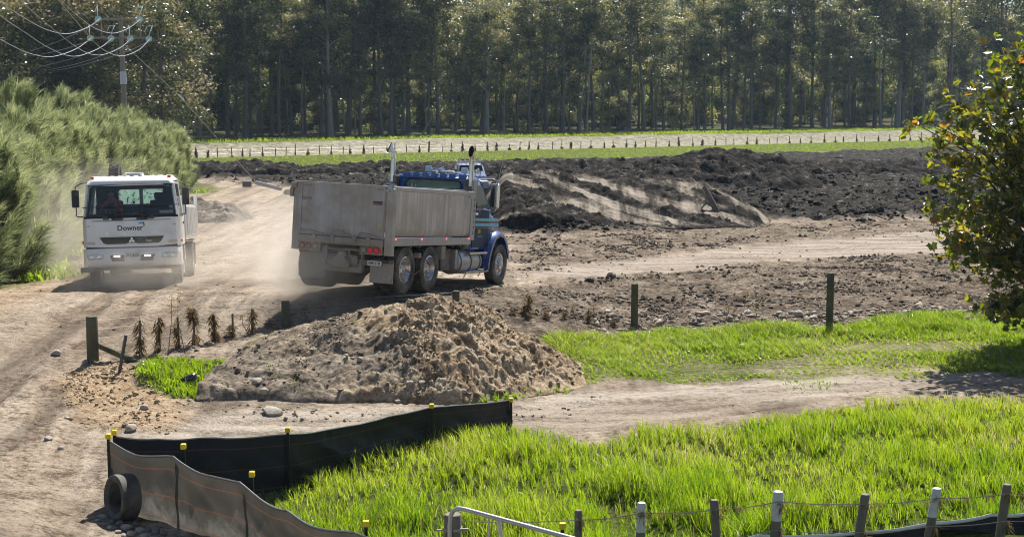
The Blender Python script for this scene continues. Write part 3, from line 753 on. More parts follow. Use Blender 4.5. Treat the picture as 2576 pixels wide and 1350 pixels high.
    for x in (.94, -.86):
        b = MB().prism([(x-.13, 2.33),(x+.12, 2.33),(x+.12, 2.24),(x+.05, 2.225),(x-.13, 2.235)], 1, yr-.037, yr-.031); o = ob('pale_sticker', b, mat('torn_sticker', (.42,.39,.37), .6, 0, (.32,.29,.28), 20), g)
        letter('lettering', 'ROAD TUFF', .035, M_STICKRED, o, (x, yr-.039, 2.285), REAR)
    # sill with hinge lugs and caked mud
    sl = MB().prism([(yr-.05, 1.03),(yr-.09, 1.08),(yr-.07, 1.19),(yr+.05, 1.196),(yr+.05, 1.03)], 0, -1.05, 1.05) 
    ob('tail_sill', sl, M_MUDMETAL, t, bevel=.006)
    for x in (-.62, -.16, .38, .72):
        b = MB().box((x-.03, yr-.11, 1.06), (x+.03, yr-.03, 1.22)); b.lathe([(.03,-.045),(.03,.045)], (x, yr-.09, 1.2), 0, 8); ob('hinge_lug', b, M_MUDMETAL, t, bevel=.004)
    for prof in ([(-.24,1.2),(-.2,1.33),(.08,1.345),(.14,1.26),(.22,1.30),(.28,1.215)], [(.42,1.21),(.47,1.33),(.75,1.30),(1.02,1.245),(1.02,1.205)], [(-1.04,1.2),(-1.04,1.31),(-.7,1.31),(-.3,1.235),(-.3,1.2)]):
        b = MB().prism(prof, 1, yr-.06, yr-.028); ob('caked_mud', b, M_MUDMETAL, t, bevel=.015)
    latch = MB(); 
    for k, (dx, dz, r) in enumerate(((0, 0, .055), (.07, -.04, .045), (-.05, -.06, .035), (.03, .05, .035))): latch.lathe([(0,-.05),(r, -.045),(r, .03),(0, .045)], (1.16+dx, yr-.02, 2.33+dz), 1, 10)
    latch.tube([(1.0, yr-.05, 2.41),(1.1, yr-.05, 2.43),(1.3, yr-.02, 2.40)], .022, 6)
    ob('tailgate_latch', latch, M_RAIL, t, smooth=40)
    b = MB().box((-1.32, yr-.05, 2.02), (-1.24, yr+.05, 2.22)); b.box((-1.30, yr-.04, 2.22), (-1.16, yr+.03, 2.34)); ob('tailgate_latch', b, M_MUDMETAL, t, bevel=.01)
    # light bars
    for x0, x1, lamps, lab in ((-1.06, -.5, [(-.94, M_REDDUST), (-.78, M_REDDUST), (-.61, M_FLAP)], 'left lamp bar coated in dust'), (.49, 1.03, [(.59, M_FLAP), (.75, M_REDLIT), (.905, M_REDLIT)], 'right lamp bar with two lit red lamps')):
        b = MB().box((x0, yr-.03, .85), (x1, yr+.04, 1.028)); lb = ob('lamp_bar', b, M_MUDMETAL, t, bevel=.008, label=lab)
        for x, mm in lamps:
            b = MB().lathe([(.062, 0),(.062, -.012),(.055, -.02),(.03, -.026),(0, -.027)], (x, yr-.031, .945), 1, 18); ob('tail_lamp', b, mm, lb, smooth=50)
            b = MB().lathe([(.062, 0),(.075, 0),(.075, -.016),(.062, -.018)], (x, yr-.031, .945), 1, 18, cap=False); ob('lamp_ring', b, M_CHASSIS, lb)
    b = MB().box((.995, yr-.036, .88), (1.025, yr-.031, 1.0)); ob('reflector', b, M_RED, t)
    # mudflaps
    for x0, x1, z0, z1 in ((-1.12, -.45, .24, .84), (.66, 1.235, .23, .72)):
        b = MB().prism([(x0, z0),(x1, z0),(x1, z1),(x0, z1)], 1, -.66, -.645); fl_ = ob('mudflap', b, M_FLAP, t, bevel=.003)
        b = MB().box((x0, -.69, z1-.05), (x1, -.661, z1+.03)); ob('flap_bracket', b, M_CHASSIS, fl_)
        for k in range(4): ob('flap_bolt', MB().lathe([(.014, 0),(.014, -.012),(0, -.014)], (x0+(x1-x0)*(k+.5)/4, -.69, z1-.01), 1, 6), M_RAIL, fl_)
    b = MB().box((.56, -.9, .60), (.70, -.86, .73)); b.box((.56, -.88, .615), (1.06, -.865, .715)); hold = ob('plate_holder', b, M_CHASSIS, t)
    b = MB().box((.695, -.886, .618), (1.045, -.881, .722)); pl = ob('number_plate', b, M_PLATE, hold, bevel=.002)
    letter('lettering', 'NRU10', .095, M_INK, hold, (.87, -.889, .669), REAR, .001, True, .95)
    # rear hitch gear
    h = MB().box((-.46, -.74, .50), (-.40, -.62, 1.02)); h.box((.42, -.74, .46), (.50, -.62, 1.02)); h.box((-.46, -.75, .42), (.50, -.68, .55)); h.box((-.40, -.7, .55), (.42, -.66, .80))
    h.tube([(-.4, -.74, .93),(-.1, -.76, .9),(.2, -.76, .93),(.42, -.74, .92)], .03, 6); h.tube([(.18, -.78, .95),(.22, -.82, .80),(.36, -.8, .70)], .018, 6); h.box((.27, -.8, .62), (.40, -.7, .80)); h.box((-.48, -.78, .7), (-.36, -.7, .98))
    ob('rear_frame', h, M_MUDMETAL, t, bevel=.008)
    b = MB().loft([[(x*.98, -.80, z) for x, z in ((-.05,.9),(.12,.9),(.16,.82),(.12,.74),(.26,.62),(.2,.50),(-.22,.50),(-.3,.6),(-.24,.72),(-.08,.78))], [(x*.9, -.90, z) for x, z in ((-.04,.88),(.1,.88),(.13,.82),(.09,.74),(.22,.62),(.17,.52),(-.19,.52),(-.26,.6),(-.2,.71),(-.07,.78))]])
    ob('tow_hitch', b, M_MUDMETAL, t, bevel=.03, seg=2)
    # hoses by the right rear wheels
    hs = MB().tube([(1.235, -.02, .53),(1.28, .35, .42),(1.30, .62, .52),(1.25, .66, .76)], .014, 6); hs.tube([(1.25, .7, .80),(1.3, .95, .72),(1.26, 1.25, .56)], .012, 6)
    ob('air_hose', hs, mat('red_hose', (.16,.06,.05), .6), t, smooth=60)
    ob('air_valve', MB().box((1.1, .62, .78), (1.26, .74, .9)), M_MUDMETAL, t, bevel=.02); ob('air_dryer', MB().box((.95, 1.98, .72), (1.22, 2.2, 1.05)), M_MUDMETAL, t, bevel=.02)
    # boxes, tank, steps on the right (and their twins on the left)
    for s in (1, -1):
        X = lambda a, b_: (min(s*a, s*b_), max(s*a, s*b_))
        x0, x1 = X(.5, 1.02); ob('battery_box', MB().box((x0, 2.42, .42), (x1, 3.05, .96)), M_CHASSIS, t, bevel=.02)
        x0, x1 = X(.62, 1.12); ob('box_cover', MB().box((x0, 3.05, .46), (x1, 3.17, .94)), M_RAIL, t, bevel=.012)
        tk = MB().lathe([(0, 3.2),(.24, 3.2),(.295, 3.24),(.30, 3.3),(.30, 4.62),(.295, 4.68),(.24, 4.72),(0, 4.72)], (s*.86, 0, .62), 1, 28)
        k_ = ob('fuel_tank', tk, M_RAIL, t, smooth=40)
        for y in (3.34, 3.98, 4.56): ob('tank_strap', MB().lathe([(.302, y-.025),(.31, y-.025),(.31, y+.025),(.302, y+.025)], (s*.86, 0, .62), 1, 28, cap=False), M_CHASSIS, k_)
        ob('tank_cap', MB().lathe([(.05, 0),(.05, .05),(0, .055)], (s*.95, 3.75, .89), 2, 10), M_CHASSIS, k_)
        for y0, y1, z in ((3.75, 4.90, .84), (3.6, 5.05, .37)):
            x0, x1 = X(.96, 1.21); st = MB().box((x0, y0, z-.025), (x1, y1, z+.025))
            for yy in (y0+.25, y1-.25): st.tube([(s*1.1, yy, z), (s*.98, yy+.1, z-.16)], .015, 5)
            ob('step', st, M_CHROME, t, bevel=.006)
    # cab
    def sect(y, zs): return [(x, y, z) for x, z in zs]
    def ring(y, wb, wm, wt, z0, z1, z2): return [(-wb,y,z0),(-wm,y,z1),(-wt,y,z2-.07),(-wt+.10,y,z2),(wt-.10,y,z2),(wt,y,z2-.07),(wm,y,z1),(wb,y,z0)]
    cb = MB().box((-1.04, 3.955, .92), (1.04, 3.985, 2.10)); cb.box((-1.03, 3.955, 2.10), (-.74, 3.985, 2.62)); cb.box((.74, 3.955, 2.10), (1.03, 3.985, 2.62)); cb.box((-.96, 3.955, 2.60), (.96, 3.985, 2.70))
    cb.loft([ring(3.97, 1.04, 1.06, .95, .92, 1.95, 2.68), ring(4.05, 1.07, 1.09, .99, .92, 1.95, 2.74), ring(4.5, 1.08, 1.10, .98, .92, 1.95, 2.76), ring(4.78, 1.08, 1.09, .95, .92, 1.96, 2.70)], cap=False)
    cb.loft([[(-1.08,y,.92),(-1.09,y,1.95),(-.95,y,1.955),(.95,y,1.955),(1.09,y,1.95),(1.08,y,.92)] for y in (4.78, 5.24)], cap=False)
    for s in (1, -1): cb.tube([(s*1.06, 5.2, 1.95), (s*.93, 4.78, 2.66)], .035, 6)
    body = ob('cab', cb, M_BLUE, t, smooth=50, bevel=.015)
    for s in (1, -1): ob('seat', MB().box((s*.5-.24, 4.1, 1.5), (s*.5+.24, 4.24, 2.42)), M_CLOTHSEAT, body, bevel=.05)
    ob('dashboard', MB().box((-1.0, 4.85, 1.5), (1.0, 5.2, 1.98)), M_DASH, body, bevel=.03)
    for x, w in ((-.76, .12), (-.50, .1), (-.25, .1), (0, .1), (.25, .1), (.50, .1), (.78, .12)):
        b = MB().loft([[(x-w, 3.985, 2.60),(x+w, 3.985, 2.60),(x+w*.85, 3.975, 2.79),(x-w*.85, 3.975, 2.79)], [(x-w, 4.9, 2.66),(x+w, 4.9, 2.66),(x+w*.85, 4.8, 2.74),(x-w*.85, 4.8, 2.74)]])
        ob('roof_rib', b, M_BLUE, body, bevel=.012)
    b = MB().prism([(-.70, 2.12),(.70, 2.12),(.72, 2.50),(.66, 2.585),(.3, 2.61),(-.3, 2.61),(-.66, 2.585),(-.72, 2.50)], 1, 3.925, 3.935); ob('rear_window', b, M_GLASS, body)
    b = MB()
    P0 = [(-.76, 2.06),(.76, 2.06),(.78, 2.52),(.70, 2.63),(-.70, 2.63),(-.78, 2.52)]
    b.tube([(x, 3.945, z) for x, z in P0+P0[:1]], .022, 6); ob('window_seal', b, M_RUBBER, body)
    b = MB().prism([(-.5, 2.12),(.02, 2.12),(.2, 2.3),(.24, 2.52),(-.52, 2.55)], 1, 3.9235, 3.9245); ob('window_reflection_film', b, mat('bright_windscreen_view', (.30,.42,.40), .25, 0, (.20,.30,.29), 4, (1, 1, 3)), body) if False else None
    for s in (1, -1):
        P = [(4.14, 1.98),(5.10, 1.98),(4.74, 2.52),(4.14, 2.58)]
        b = MB().loft([[(s*(1.095-(z-1.95)*.155), y, z) for y, z in P], [(s*(1.103-(z-1.95)*.155), y, z) for y, z in P]]); ob('side_window', b, M_DARKGLASS, body)
        D = [(4.08, .98),(5.18, .98),(5.18, 1.93),(4.08, 1.93)]
        b = MB().loft([[(s*1.075, y, z) for y, z in D], [(s*1.098, y, z) for y, z in D]]); dr = ob('door', b, M_NAVY, body, bevel=.01)
        ob('door_handle', MB().box((min(s*1.1, s*1.125), 4.14, 1.80), (max(s*1.1, s*1.125), 4.34, 1.85)), M_CHROME, dr)
        def stripe(z0, z1, m, nm):
            pts = [(1.102, 3.99), (1.104, 5.18), (1.02, 6.0)]
            b = MB()
            for (xa, ya), (xb, yb) in zip(pts[:-1], pts[1:]):
                b.loft([[(s*xa, ya, z0), (s*(xa+.006), ya, z0), (s*(xa+.006), ya, z1), (s*xa, ya, z1)], [(s*xb, yb, z0), (s*(xb+.006), yb, z0), (s*(xb+.006), yb, z1), (s*xb, yb, z1)]])
            ob(nm, b, m, body)
        stripe(1.645, 1.718, M_CYAN, 'upper_stripe'); stripe(1.512, 1.582, M_CYAN, 'lower_stripe'); stripe(1.596, 1.606, M_TRIM, 'pinstripe'); stripe(1.62, 1.632, M_GREYINK, 'pinstripe')
        stripe(1.47, 1.482, M_TRIM, 'pinstripe')
        # bonnet flank and wheel arch
        bn = MB().loft([[(s*.0, y, z0), (s*w, y, z0), (s*w, y, z1-.12), (s*(w-.14), y, z1), (0, y, z1+.04)] for y, w, z0, z1 in ((5.2, 1.04, .95, 1.93), (5.6, 1.045, 1.05, 1.86), (6.05, 1.005, 1.05, 1.74), (6.55, .86, .95, 1.58), (6.85, .66, .9, 1.38))])
        ob('bonnet', bn, M_NAVY if False else M_BLUE, body, smooth=55, bevel=.02)
        arch = [(4.95, .50), (5.02, .80), (5.16, 1.10), (5.38, 1.33), (5.68, 1.42), (5.98, 1.38), (6.22, 1.22), (6.38, .98), (6.46, .72)]
        inner = [(y+(5.78-y)*.13, z-.10 if z > .9 else z) for y, z in arch]
        b = MB().loft([[(s*.78, y, z), (s*1.13, y, z-.02), (s*1.225, y, z-.09), (s*1.225, yi, zi-.06), (s*.78, yi, zi-.02)] for (y, z), (yi, zi) in zip(arch, inner)])
        ob('front_mudguard', b, M_BLUE, body, smooth=50)
        b = MB().loft([[(s*.55, 4.92, .42), (s*1.12, 4.92, .42), (s*1.12, 5.06, .42), (s*.55, 5.06, .42)], [(s*.55, 4.92, .98), (s*1.12, 4.92, .98), (s*1.12, 5.1, .98), (s*.55, 5.1, .98)]]); ob('step_skirt', b, M_BLUE, body, bevel=.01)
        # mirror on its arms
        mb_ = MB().box((min(s*1.27, s*1.5), 4.70, 1.98), (max(s*1.27, s*1.5), 4.82, 2.62)); mr = ob('mirror', mb_, M_CHROME, body, bevel=.04, seg=2)
        ob('mirror_glass', MB().box((min(s*1.285, s*1.46), 4.694, 2.02), (max(s*1.285, s*1.46), 4.699, 2.58)), mat('mirror_silver', (.55,.6,.55), .03, 1.0), mr)
        ar = MB().tube([(s*.96, 4.75, 2.70),(s*1.30, 4.76, 2.72),(s*1.42, 4.76, 2.68),(s*1.43, 4.76, 2.6)], .022, 6); ar.tube([(s*1.07, 4.85, 1.92),(s*1.3, 4.78, 1.89),(s*1.42, 4.76, 1.93),(s*1.42, 4.76, 2.0)], .018, 6)
        ob('mirror_arm', ar, M_CHROME, mr, smooth=60)
    ob('aerial', MB().tube([(1.44, 4.76, 2.66),(1.56, 4.8, 3.42)], [.008, .004], 5), M_STICKW, body)
    b = MB().prism([(-.93, 1.99),(.93, 1.99),(.88, 2.62),(-.88, 2.62)], 1, 0, .01); b.v = [(x, 5.20-(z-1.98)*.70+y, z+.012) for x, y, z in b.v]; ob('windscreen', b, M_GLASS, body)
    for nm, dx in (('lettering', 0),):
        letter('lettering', 'SM', .15, M_YEL, body, (1.1015, 4.52, 1.37), SIDE, .001, True)
        letter('lettering', 'TRANSPORT', .055, M_CYAN, body, (1.1015, 4.58, 1.25), SIDE, .001, True)
    gr = MB().box((-.55, 6.84, .85), (.55, 6.90, 1.35)); ob('grille', gr, M_CHROME, t, bevel=.01); ob('front_bumper', MB().loft([[(-1.16,6.45,.42),(1.16,6.45,.42),(1.16,6.45,.75),(-1.16,6.45,.75)],[(-.95,6.98,.42),(.95,6.98,.42),(.95,6.98,.75),(-.95,6.98,.75)]]), M_CHROME, t, bevel=.02)
    # horns, lamps and light bar on the roof
    for x in (-.12, .92-.06):
        b = MB().tube([(x-.26, 4.5, 2.90),(x, 4.5, 2.90)], .022, 8); b.lathe([(.022, 0),(.028, .06),(.06, .11),(.085, .14),(.08, .145),(0, .08)], (x-.01, 4.5, 2.90), 0, 16); b.box((x-.05, 4.46, 2.75), (x-.02, 4.54, 2.88)); b.box((x-.26, 4.44, 2.84), (x+.04, 4.47, 2.86))
        ob('air_horn', b, M_CHROME, body, smooth=40)
    for x in (-.36, .64):
        b = MB().box((x-.075, 4.38, 2.82), (x+.075, 4.46, 2.97)); b.box((x-.02, 4.42, 2.74), (x+.02, 4.45, 2.83)); ob('work_lamp', b, mat('lamp_housing', (.42,.52,.58), .3, .4), body, bevel=.012)
    b = MB().box((-.02, 4.40, 2.83), (.34, 4.5, 2.88)); b.box((.34, 4.43, 2.82), (.60, 4.47, 2.85)); b.box((.1, 4.44, 2.74), (.14, 4.47, 2.84)); ob('roof_light_bar', b, M_WHITE, body, bevel=.012)
    # exhaust stacks with turned-out ends
    for s, dx, dy in ((-1, -.75, -.65), (1, .12, -.99)):
        path = [(s*1.08, 3.83, 1.2), (s*1.08, 3.83, 2.2), (s*1.08, 3.83, 3.05)]; rr = [.068]*3
        for k in range(1, 6):
            a = k/5*R(32); path.append((s*1.08+dx*.42*(1-math.cos(a)), 3.83+dy*.42*(1-math.cos(a)), 3.05+.42*math.sin(a)))
            rr.append(.068)
        path.append((path[-1][0]+dx*.06, path[-1][1]+dy*.06, path[-1][2]+.10)); rr.append(.068)
        b = MB().tube(path, rr, 16, cap=False)
        n = len(b.v)//16
        d = Vector((dx, dy, 0)).normalized()
        for i in range(16):                                    # slant cut: the outer lip lower than the back
            p = Vector(b.v[(n-1)*16+i]); c_ = Vector(path[-1]); k = (p-c_).dot(d); p.z += -k*1.9; b.v[(n-1)*16+i] = tuple(p)
        ex = ob('exhaust_stack', b, M_CHROME, t, smooth=60)
        ring0 = [Vector(b.v[(n-1)*16+i]) for i in range(16)]; cc = sum(ring0, Vector())/16
        q = MB().add([cc+(p-cc)*.97-Vector((0, 0, .01)) for p in ring0]+[cc-Vector((0, 0, .06))-d*.02], [(i, (i+1) % 16, 16) for i in range(16)]); ob('exhaust_mouth', q, mat('mouth_black', (.004,.004,.004), .95), ex)  # near-black sheet closing the pipe end
        sh = MB().box((min(s*1.17, s*1.185), 3.80, 1.17), (max(s*1.17, s*1.185), 4.02, 2.68)); pl = ob('heat_shield', sh, M_RAIL, t, bevel=.004)
        b = MB().box((min(s*.95, s*1.16), 3.72, 1.17), (max(s*.95, s*1.16), 3.735, 2.5)); b.box((min(s*.95, s*1.0), 3.74, 1.17), (max(s*.95, s*1.0), 3.95, 2.66)); ob('stack_mount', b, M_CHASSIS, t)
        if s > 0:
            for k, ch in enumerate('PROSTAR'): letter('lettering', ch, .115, M_INK, pl, (1.1865, 3.91, 2.16-k*.135), SIDE, .001, True)
            for k in range(24): ob('slot', MB().box((1.1855, 4.0, 1.22+k*.06), (1.188, 4.018, 1.25+k*.06)), M_INK, pl)
    ob('air_cleaner', MB().lathe([(0, 1.25),(.17, 1.25),(.17, 2.2),(0, 2.25)], (-1.0, 4.6, 0), 2, 16), M_CHROME, t, smooth=40) if False else None
    b = MB().tube([(1.05, 3.83, 1.22),(1.02, 3.85, 1.02),(.8, 4.0, .92),(.45, 4.2, .9)], .08, 10); ob('exhaust_elbow', b, M_MUDMETAL, t, smooth=60)
    return t
TIPPER = build_tipper()

# ================================================================== white flat-fronted truck
def build_white():
    t = thing('white_truck', 'white flat fronted tip truck driving towards the camera along the hedge', 'truck')
    pose(t, -9.868, 37.229, -4.824, 3.310, .08, .016)
    def swheel(x, y, twin): 
        s = 1 if x > 0 else -1; return add_wheel(t, x, y, .50, twin, s, twin, .96)
    for s in (1, -1): swheel(s*1.03, 0, False); swheel(s*1.07, -4.9, True)
    c = MB()
    for s in (-1, 1): c.box((s*.42-.04, -6.6, .68), (s*.42+.04, 1.0, .92))
    c.lathe([(.06,-.95),(.06,.95)], (0, 0, .46), 0, 8); c.lathe([(.1,-1),(.1,-.3),(.2,0),(.1,.3),(.1,1)], (0, -4.9, .5), 0, 10)
    c.box((-.95, .3, .40), (.95, .7, .52)); c.box((-.3, -1.2, .45), (.4, .6, .8)); c.box((.35, .5, .3), (.62, .75, .6))
    ob('chassis', c, M_CHASSIS, t)
    ob('cab_step', MB().box((1.0, .45, .36), (1.34, .85, .49)), M_CHASSIS, t)
    # cab shell: front face, sides, roof, rear wall with a window opening
    F = 1.2
    W0, W1 = 1.205, 1.06
    fr = MB()
    fr.loft([[(-W0,.2,z),(-W0,F-.12,z),(-W0+.10,F,z),(W0-.10,F,z),(W0,F-.12,z),(W0,.2,z)] for z in (1.0, 1.3, 1.735)], cap=False, closed=False)
    fr.add([(-W0,.2,1.735),(-W0,F-.12,1.735),(-W0+.10,F,1.735),(W0-.10,F,1.735),(W0,F-.12,1.735),(W0,.2,1.735),(-W0+.1,.9,1.74),(W0-.1,.9,1.74)], [(1,2,6),(2,3,7,6),(3,4,7)])
    cab = ob('cab', fr, M_WHITE, t, smooth=40)
    # pillars, roof
    for s in (1, -1):
        b = MB().loft([[(s*1.205,F-.12,1.735),(s*1.13,F-.01,1.735),(s*1.10,F-.10,1.735),(s*1.17,F-.25,1.735)], [(s*1.10,.98,2.60),(s*1.03,1.05,2.60),(s*1.0,.95,2.60),(s*1.07,.83,2.60)]]); ob('screen_pillar', b, M_WHITE, cab, bevel=.015)
        b = MB().loft([[(s*1.205,-.75,1.0),(s*1.205,.86,1.0),(s*1.205,.98,1.735),(s*1.205,-.75,1.735)], [(s*1.17,-.75,1.0),(s*1.17,.86,1.0),(s*1.17,.98,1.735),(s*1.17,-.75,1.735)]]); dr = ob('door', b, M_WHITE, cab, bevel=.01)
        b = MB().loft([[(s*1.203,-.75,1.735),(s*1.203,-.45,1.735),(s*1.09,-.45,2.62),(s*1.09,-.75,2.62)], [(s*1.16,-.75,1.735),(s*1.16,-.45,1.735),(s*1.05,-.45,2.62),(s*1.05,-.75,2.62)]]); ob('rear_pillar', b, M_WHITE, cab, bevel=.01)
        b = MB().loft([[(s*1.196,-.44,1.75),(s*1.196,.93,1.75),(s*1.085,.82,2.60),(s*1.085,-.44,2.60)], [(s*1.186,-.44,1.75),(s*1.186,.93,1.75),(s*1.075,.82,2.60),(s*1.075,-.44,2.60)]]); ob('side_window', b, M_DARKGLASS, dr)
        ob('door_handle', MB().box((min(s*1.21,s*1.23), -.3, 1.55), (max(s*1.21,s*1.23), -.1, 1.6)), M_WPLAST, dr)
    def rr(y, w, z0, z1): return [(-w,y,z0),(-w,y,z1-.10),(-w+.12,y,z1),(w-.12,y,z1),(w,y,z1-.10),(w,y,z0)]
    b = MB().loft([rr(1.07,1.05,2.60,2.655), rr(1.0,1.09,2.60,2.71), rr(.75,1.10,2.60,2.78), rr(.3,1.10,2.60,2.82), rr(-.75,1.10,2.60,2.82)]); roof = ob('roof', b, M_WHITE, cab, smooth=50)
    for k in range(10):
        x = -.92+k*.205; b = MB().loft([[(x-.07,.55,2.79),(x+.07,.55,2.79),(x+.05,.5,2.83),(x-.05,.5,2.83)], [(x-.07,-.72,2.81),(x+.07,-.72,2.81),(x+.05,-.72,2.852),(x-.05,-.72,2.852)]]); ob('roof_rib', b, M_WHITE, roof, bevel=.008)
    b = MB().box((-.26, -.1, 2.83), (.20, .4, 2.915)); ob('roof_hatch', b, M_WHITE, roof, bevel=.03, seg=2)
    b = MB().box((-.2, .405, 2.845), (.14, .415, 2.885)); ob('hatch_grille', b, M_STICKW, roof)
    for s in (1, -1): ob('roof_lamp', MB().lathe([(.05, 0),(.045, .05),(0, .065)], (s*.96, .86, 2.755), 2, 10), M_AMBER, roof)
    b = MB().box((-1.08,-.75,1.0), (1.08,-.71,2.10)); b.box((-1.06,-.75,2.10), (-.68,-.71,2.60)); b.box((.50,-.75,2.10), (1.06,-.71,2.60)); b.box((-.68,-.75,2.50), (.50,-.71,2.60)); ob('rear_wall', b, mat('cab_lining', (.05,.055,.065), .85), cab)
    b = MB().prism([(-.66,2.105),(.40,2.105),(.485,2.34),(.46,2.48),(-.62,2.495),(-.67,2.36)], 1, -.74, -.73); ob('rear_window', b, M_MUDGLASS, cab)
    ob('window_post', MB().box((-.16,-.705,2.1), (-.06,-.69,2.5)), mat('pale_post', (.5,.6,.55), .6), cab)
    ob('cab_floor', MB().box((-1.15,-.74,.98), (1.15,1.1,1.05)), M_DASH, cab)
    b = MB().loft([[(-1.1,.72,1.55),(1.1,.72,1.55),(1.1,.68,1.86),(-1.1,.68,1.86)], [(-1.1,1.12,1.5),(1.1,1.12,1.5),(1.1,1.10,1.77),(-1.1,1.10,1.77)]]); ob('dashboard', b, M_DASH, cab, bevel=.03)
    for s in (1, -1):
        b = MB().box((s*.6-.25,-.45,1.42), (s*.6+.25,.1,1.56)); b.obox((s*.6,-.48,1.87), (.5,.13,.66), Matrix.Rotation(R(8), 3, 'X')); b.obox((s*.6,-.53,2.30), (.28,.1,.2), Matrix.Rotation(R(8), 3, 'X')); b.box((s*.6-.2,-.4,1.05), (s*.6+.2,.05,1.42)); ob('seat', b, M_CLOTHSEAT, cab, bevel=.04, seg=2)
    b = MB(); n = 20
    M = Matrix.Translation((.6, .52, 1.95)) @ Matrix.Rotation(R(-38), 4, 'X')
    for k in range(n): pass
    ringp = [M @ Vector((.22*math.cos(a*2*math.pi/n), .22*math.sin(a*2*math.pi/n), 0)) for a in range(n+1)]; b.tube(ringp, .016, 6); b.tube([M @ Vector((-.2,0,0)), M @ Vector((.2,0,0))], .02, 6); b.tube([M @ Vector((0,0,0)), (.6,.78,1.7)], .03, 6); ob('steering_wheel', b, M_WPLAST, cab, smooth=60)
    # windscreen
    Q = [(1.15,1.765),(-1.15,1.765),(-1.03,2.60),(1.03,2.60)]
    ys = lambda z: 1.175-(z-1.735)*.165
    b = MB().loft([[(x, ys(z)+.012, z) for x, z in Q], [(x, ys(z)+.004, z) for x, z in Q]]); ob('windscreen', b, M_SCREEN, cab)
    b = MB().loft([[(x, ys(z)+.022, z) for x, z in ((1.17,1.735),(-1.17,1.735),(-1.165,1.79),(1.165,1.79))], [(x, ys(z)+.002, z) for x, z in ((1.17,1.735),(-1.17,1.735),(-1.165,1.79),(1.165,1.79))]]); ob('screen_seal', b, M_RUBBER, cab)
    b = MB().box((-1.0, .95, 2.555), (1.0, 1.03, 2.60)); ob('sun_visor', b, mat('visor_brown', (.10,.085,.07), .7), cab)
    b = MB().tube([(1.18, 1.235, 2.02),(.4,1.235,2.035),(-.4,1.235,2.035),(-1.18, 1.235, 2.05)], .011, 5)
    for x in (.37, -.30): b.tube([(x, 1.235, 2.04),(x, 1.245, 1.72)], .012, 5)
    ob('grab_rail', b, M_WPLAST, cab)
    for x0, x1, xc in ((.66, .16, .62), (-.56, -.06, -.50)):
        b = MB().tube([(xc*1.05, 1.24, 1.75),(x1+(x0-x1)*.5, 1.24, 1.90),(x1, 1.235, 1.86)], .014, 5); b.tube([(x0, 1.225, 1.775),(x1*.3, 1.22, 1.845)], .012, 5); b.box((xc-.07, 1.215, 1.70), (xc+.07, 1.26, 1.775)); b.box((xc*.55-.14, 1.215, 1.685), (xc*.55+.14, 1.25, 1.735)); ob('wiper', b, M_WPLAST, cab)
    for x, z, w, h, m in ((-.88, 1.87, .34, .075, M_STICKW), (-1.0, 2.0, .08, .035, M_PLATE), (-1.02, 1.955, .07, .05, M_STICKRED), (1.06, 2.22, .04, .10, M_PLATE), (-.93, 2.55, .10, .07, mat('screen_tab', (.3,.36,.36), .6)), (.98, 2.55, .04, .05, M_PLATE)):
        b = MB().box((x-w/2, ys(z)-.004, z-h/2), (x+w/2, ys(z)+.001, z+h/2)); ob('windscreen_sticker', b, m, cab)
    # front panel, grille, badge, bumper
    b = MB().prism([(.96,1.665),(-.96,1.665),(-.90,1.275),(.90,1.275)], 1, F-.01, F+.018); pn = ob('front_panel', b, M_WHITE, cab, bevel=.008)
    b = MB().box((-.98, F, 1.672), (.98, F+.008, 1.682)); ob('panel_gap', b, M_GREYINK, cab)
    letter('lettering', 'Downer', .185, M_GREYINK, pn, (.035, F+.02, 1.475), FRONT, .001, True, 1.02)
    for x, z, w, h, m in ((-.235, 1.60, .11, .04, mat('logo_blue', (.08,.38,.70), .5)), (-.305, 1.60, .038, .04, M_GREYINK), (-.312, 1.548, .045, .06, mat('logo_green', (.22,.50,.12), .5))):
        ob('logo_block', MB().box((x-w/2, F+.0185, z-h/2), (x+w/2, F+.021, z+h/2)), m, pn)
    for k, ch in enumerate('FUSO'): letter('lettering', ch, .085, M_CHROME, pn, (.60-k*.395, F+.02, 1.335), FRONT, .006, True, 1.7)
    b = MB().prism([(.80,1.255),(-.80,1.255),(-.72,1.12),(-.66,1.085),(-.16,1.075),(-.10,1.095),(.10,1.095),(.16,1.075),(.62,1.075),(.70,1.10)], 1, F-.01, F+.012); gr = ob('grille', b, M_WPLAST, cab, bevel=.006)
    for k in range(3): ob('grille_slat', MB().box((-.74+k*.02, F+.0125, 1.215-k*.05), (.74-k*.02, F+.024, 1.228-k*.05)), M_WPLAST, gr)
    for a in (0, 120, 240):
        dm = [(0, .0), (.034, .036), (0, .086), (-.034, .036)]; ca, sa = math.cos(R(a)), math.sin(R(a))
        ob('badge_diamond', MB().prism([(x*ca-z*sa, 1.165+x*sa+z*ca) for x, z in dm], 1, F+.026, F+.034), M_CHROME, gr)
    letter('lettering', 'Fuso', .06, M_CHROME, gr, (-.42, F+.026, 1.15), FRONT, .002, False, 1.3)
    for s in (1, -1):
        b = MB().prism([(s*1.13,1.155),(s*.92,1.145),(s*.90,1.075),(s*1.13,1.08)], 1, F-.06, F+.008); ob('turn_signal', b, mat('signal_lens', (.70,.50,.36), .25, 0, (.62,.60,.56), 5, (1, 1, 1)), cab, bevel=.008)
        letter('lettering', '1024', .045, M_GREYINK, cab, (s*1.06, F+.002, 1.545), FRONT, .001)
        b = MB().lathe([(.045, 0),(.04, .04),(0, .05)], (s*1.21, .95, 1.13), 0, 10)
        if s < 0: b.v = [(-(x+1.21)-1.21 , y, z) for x, y, z in b.v]
        ob('side_repeater', b, M_AMBER, cab)
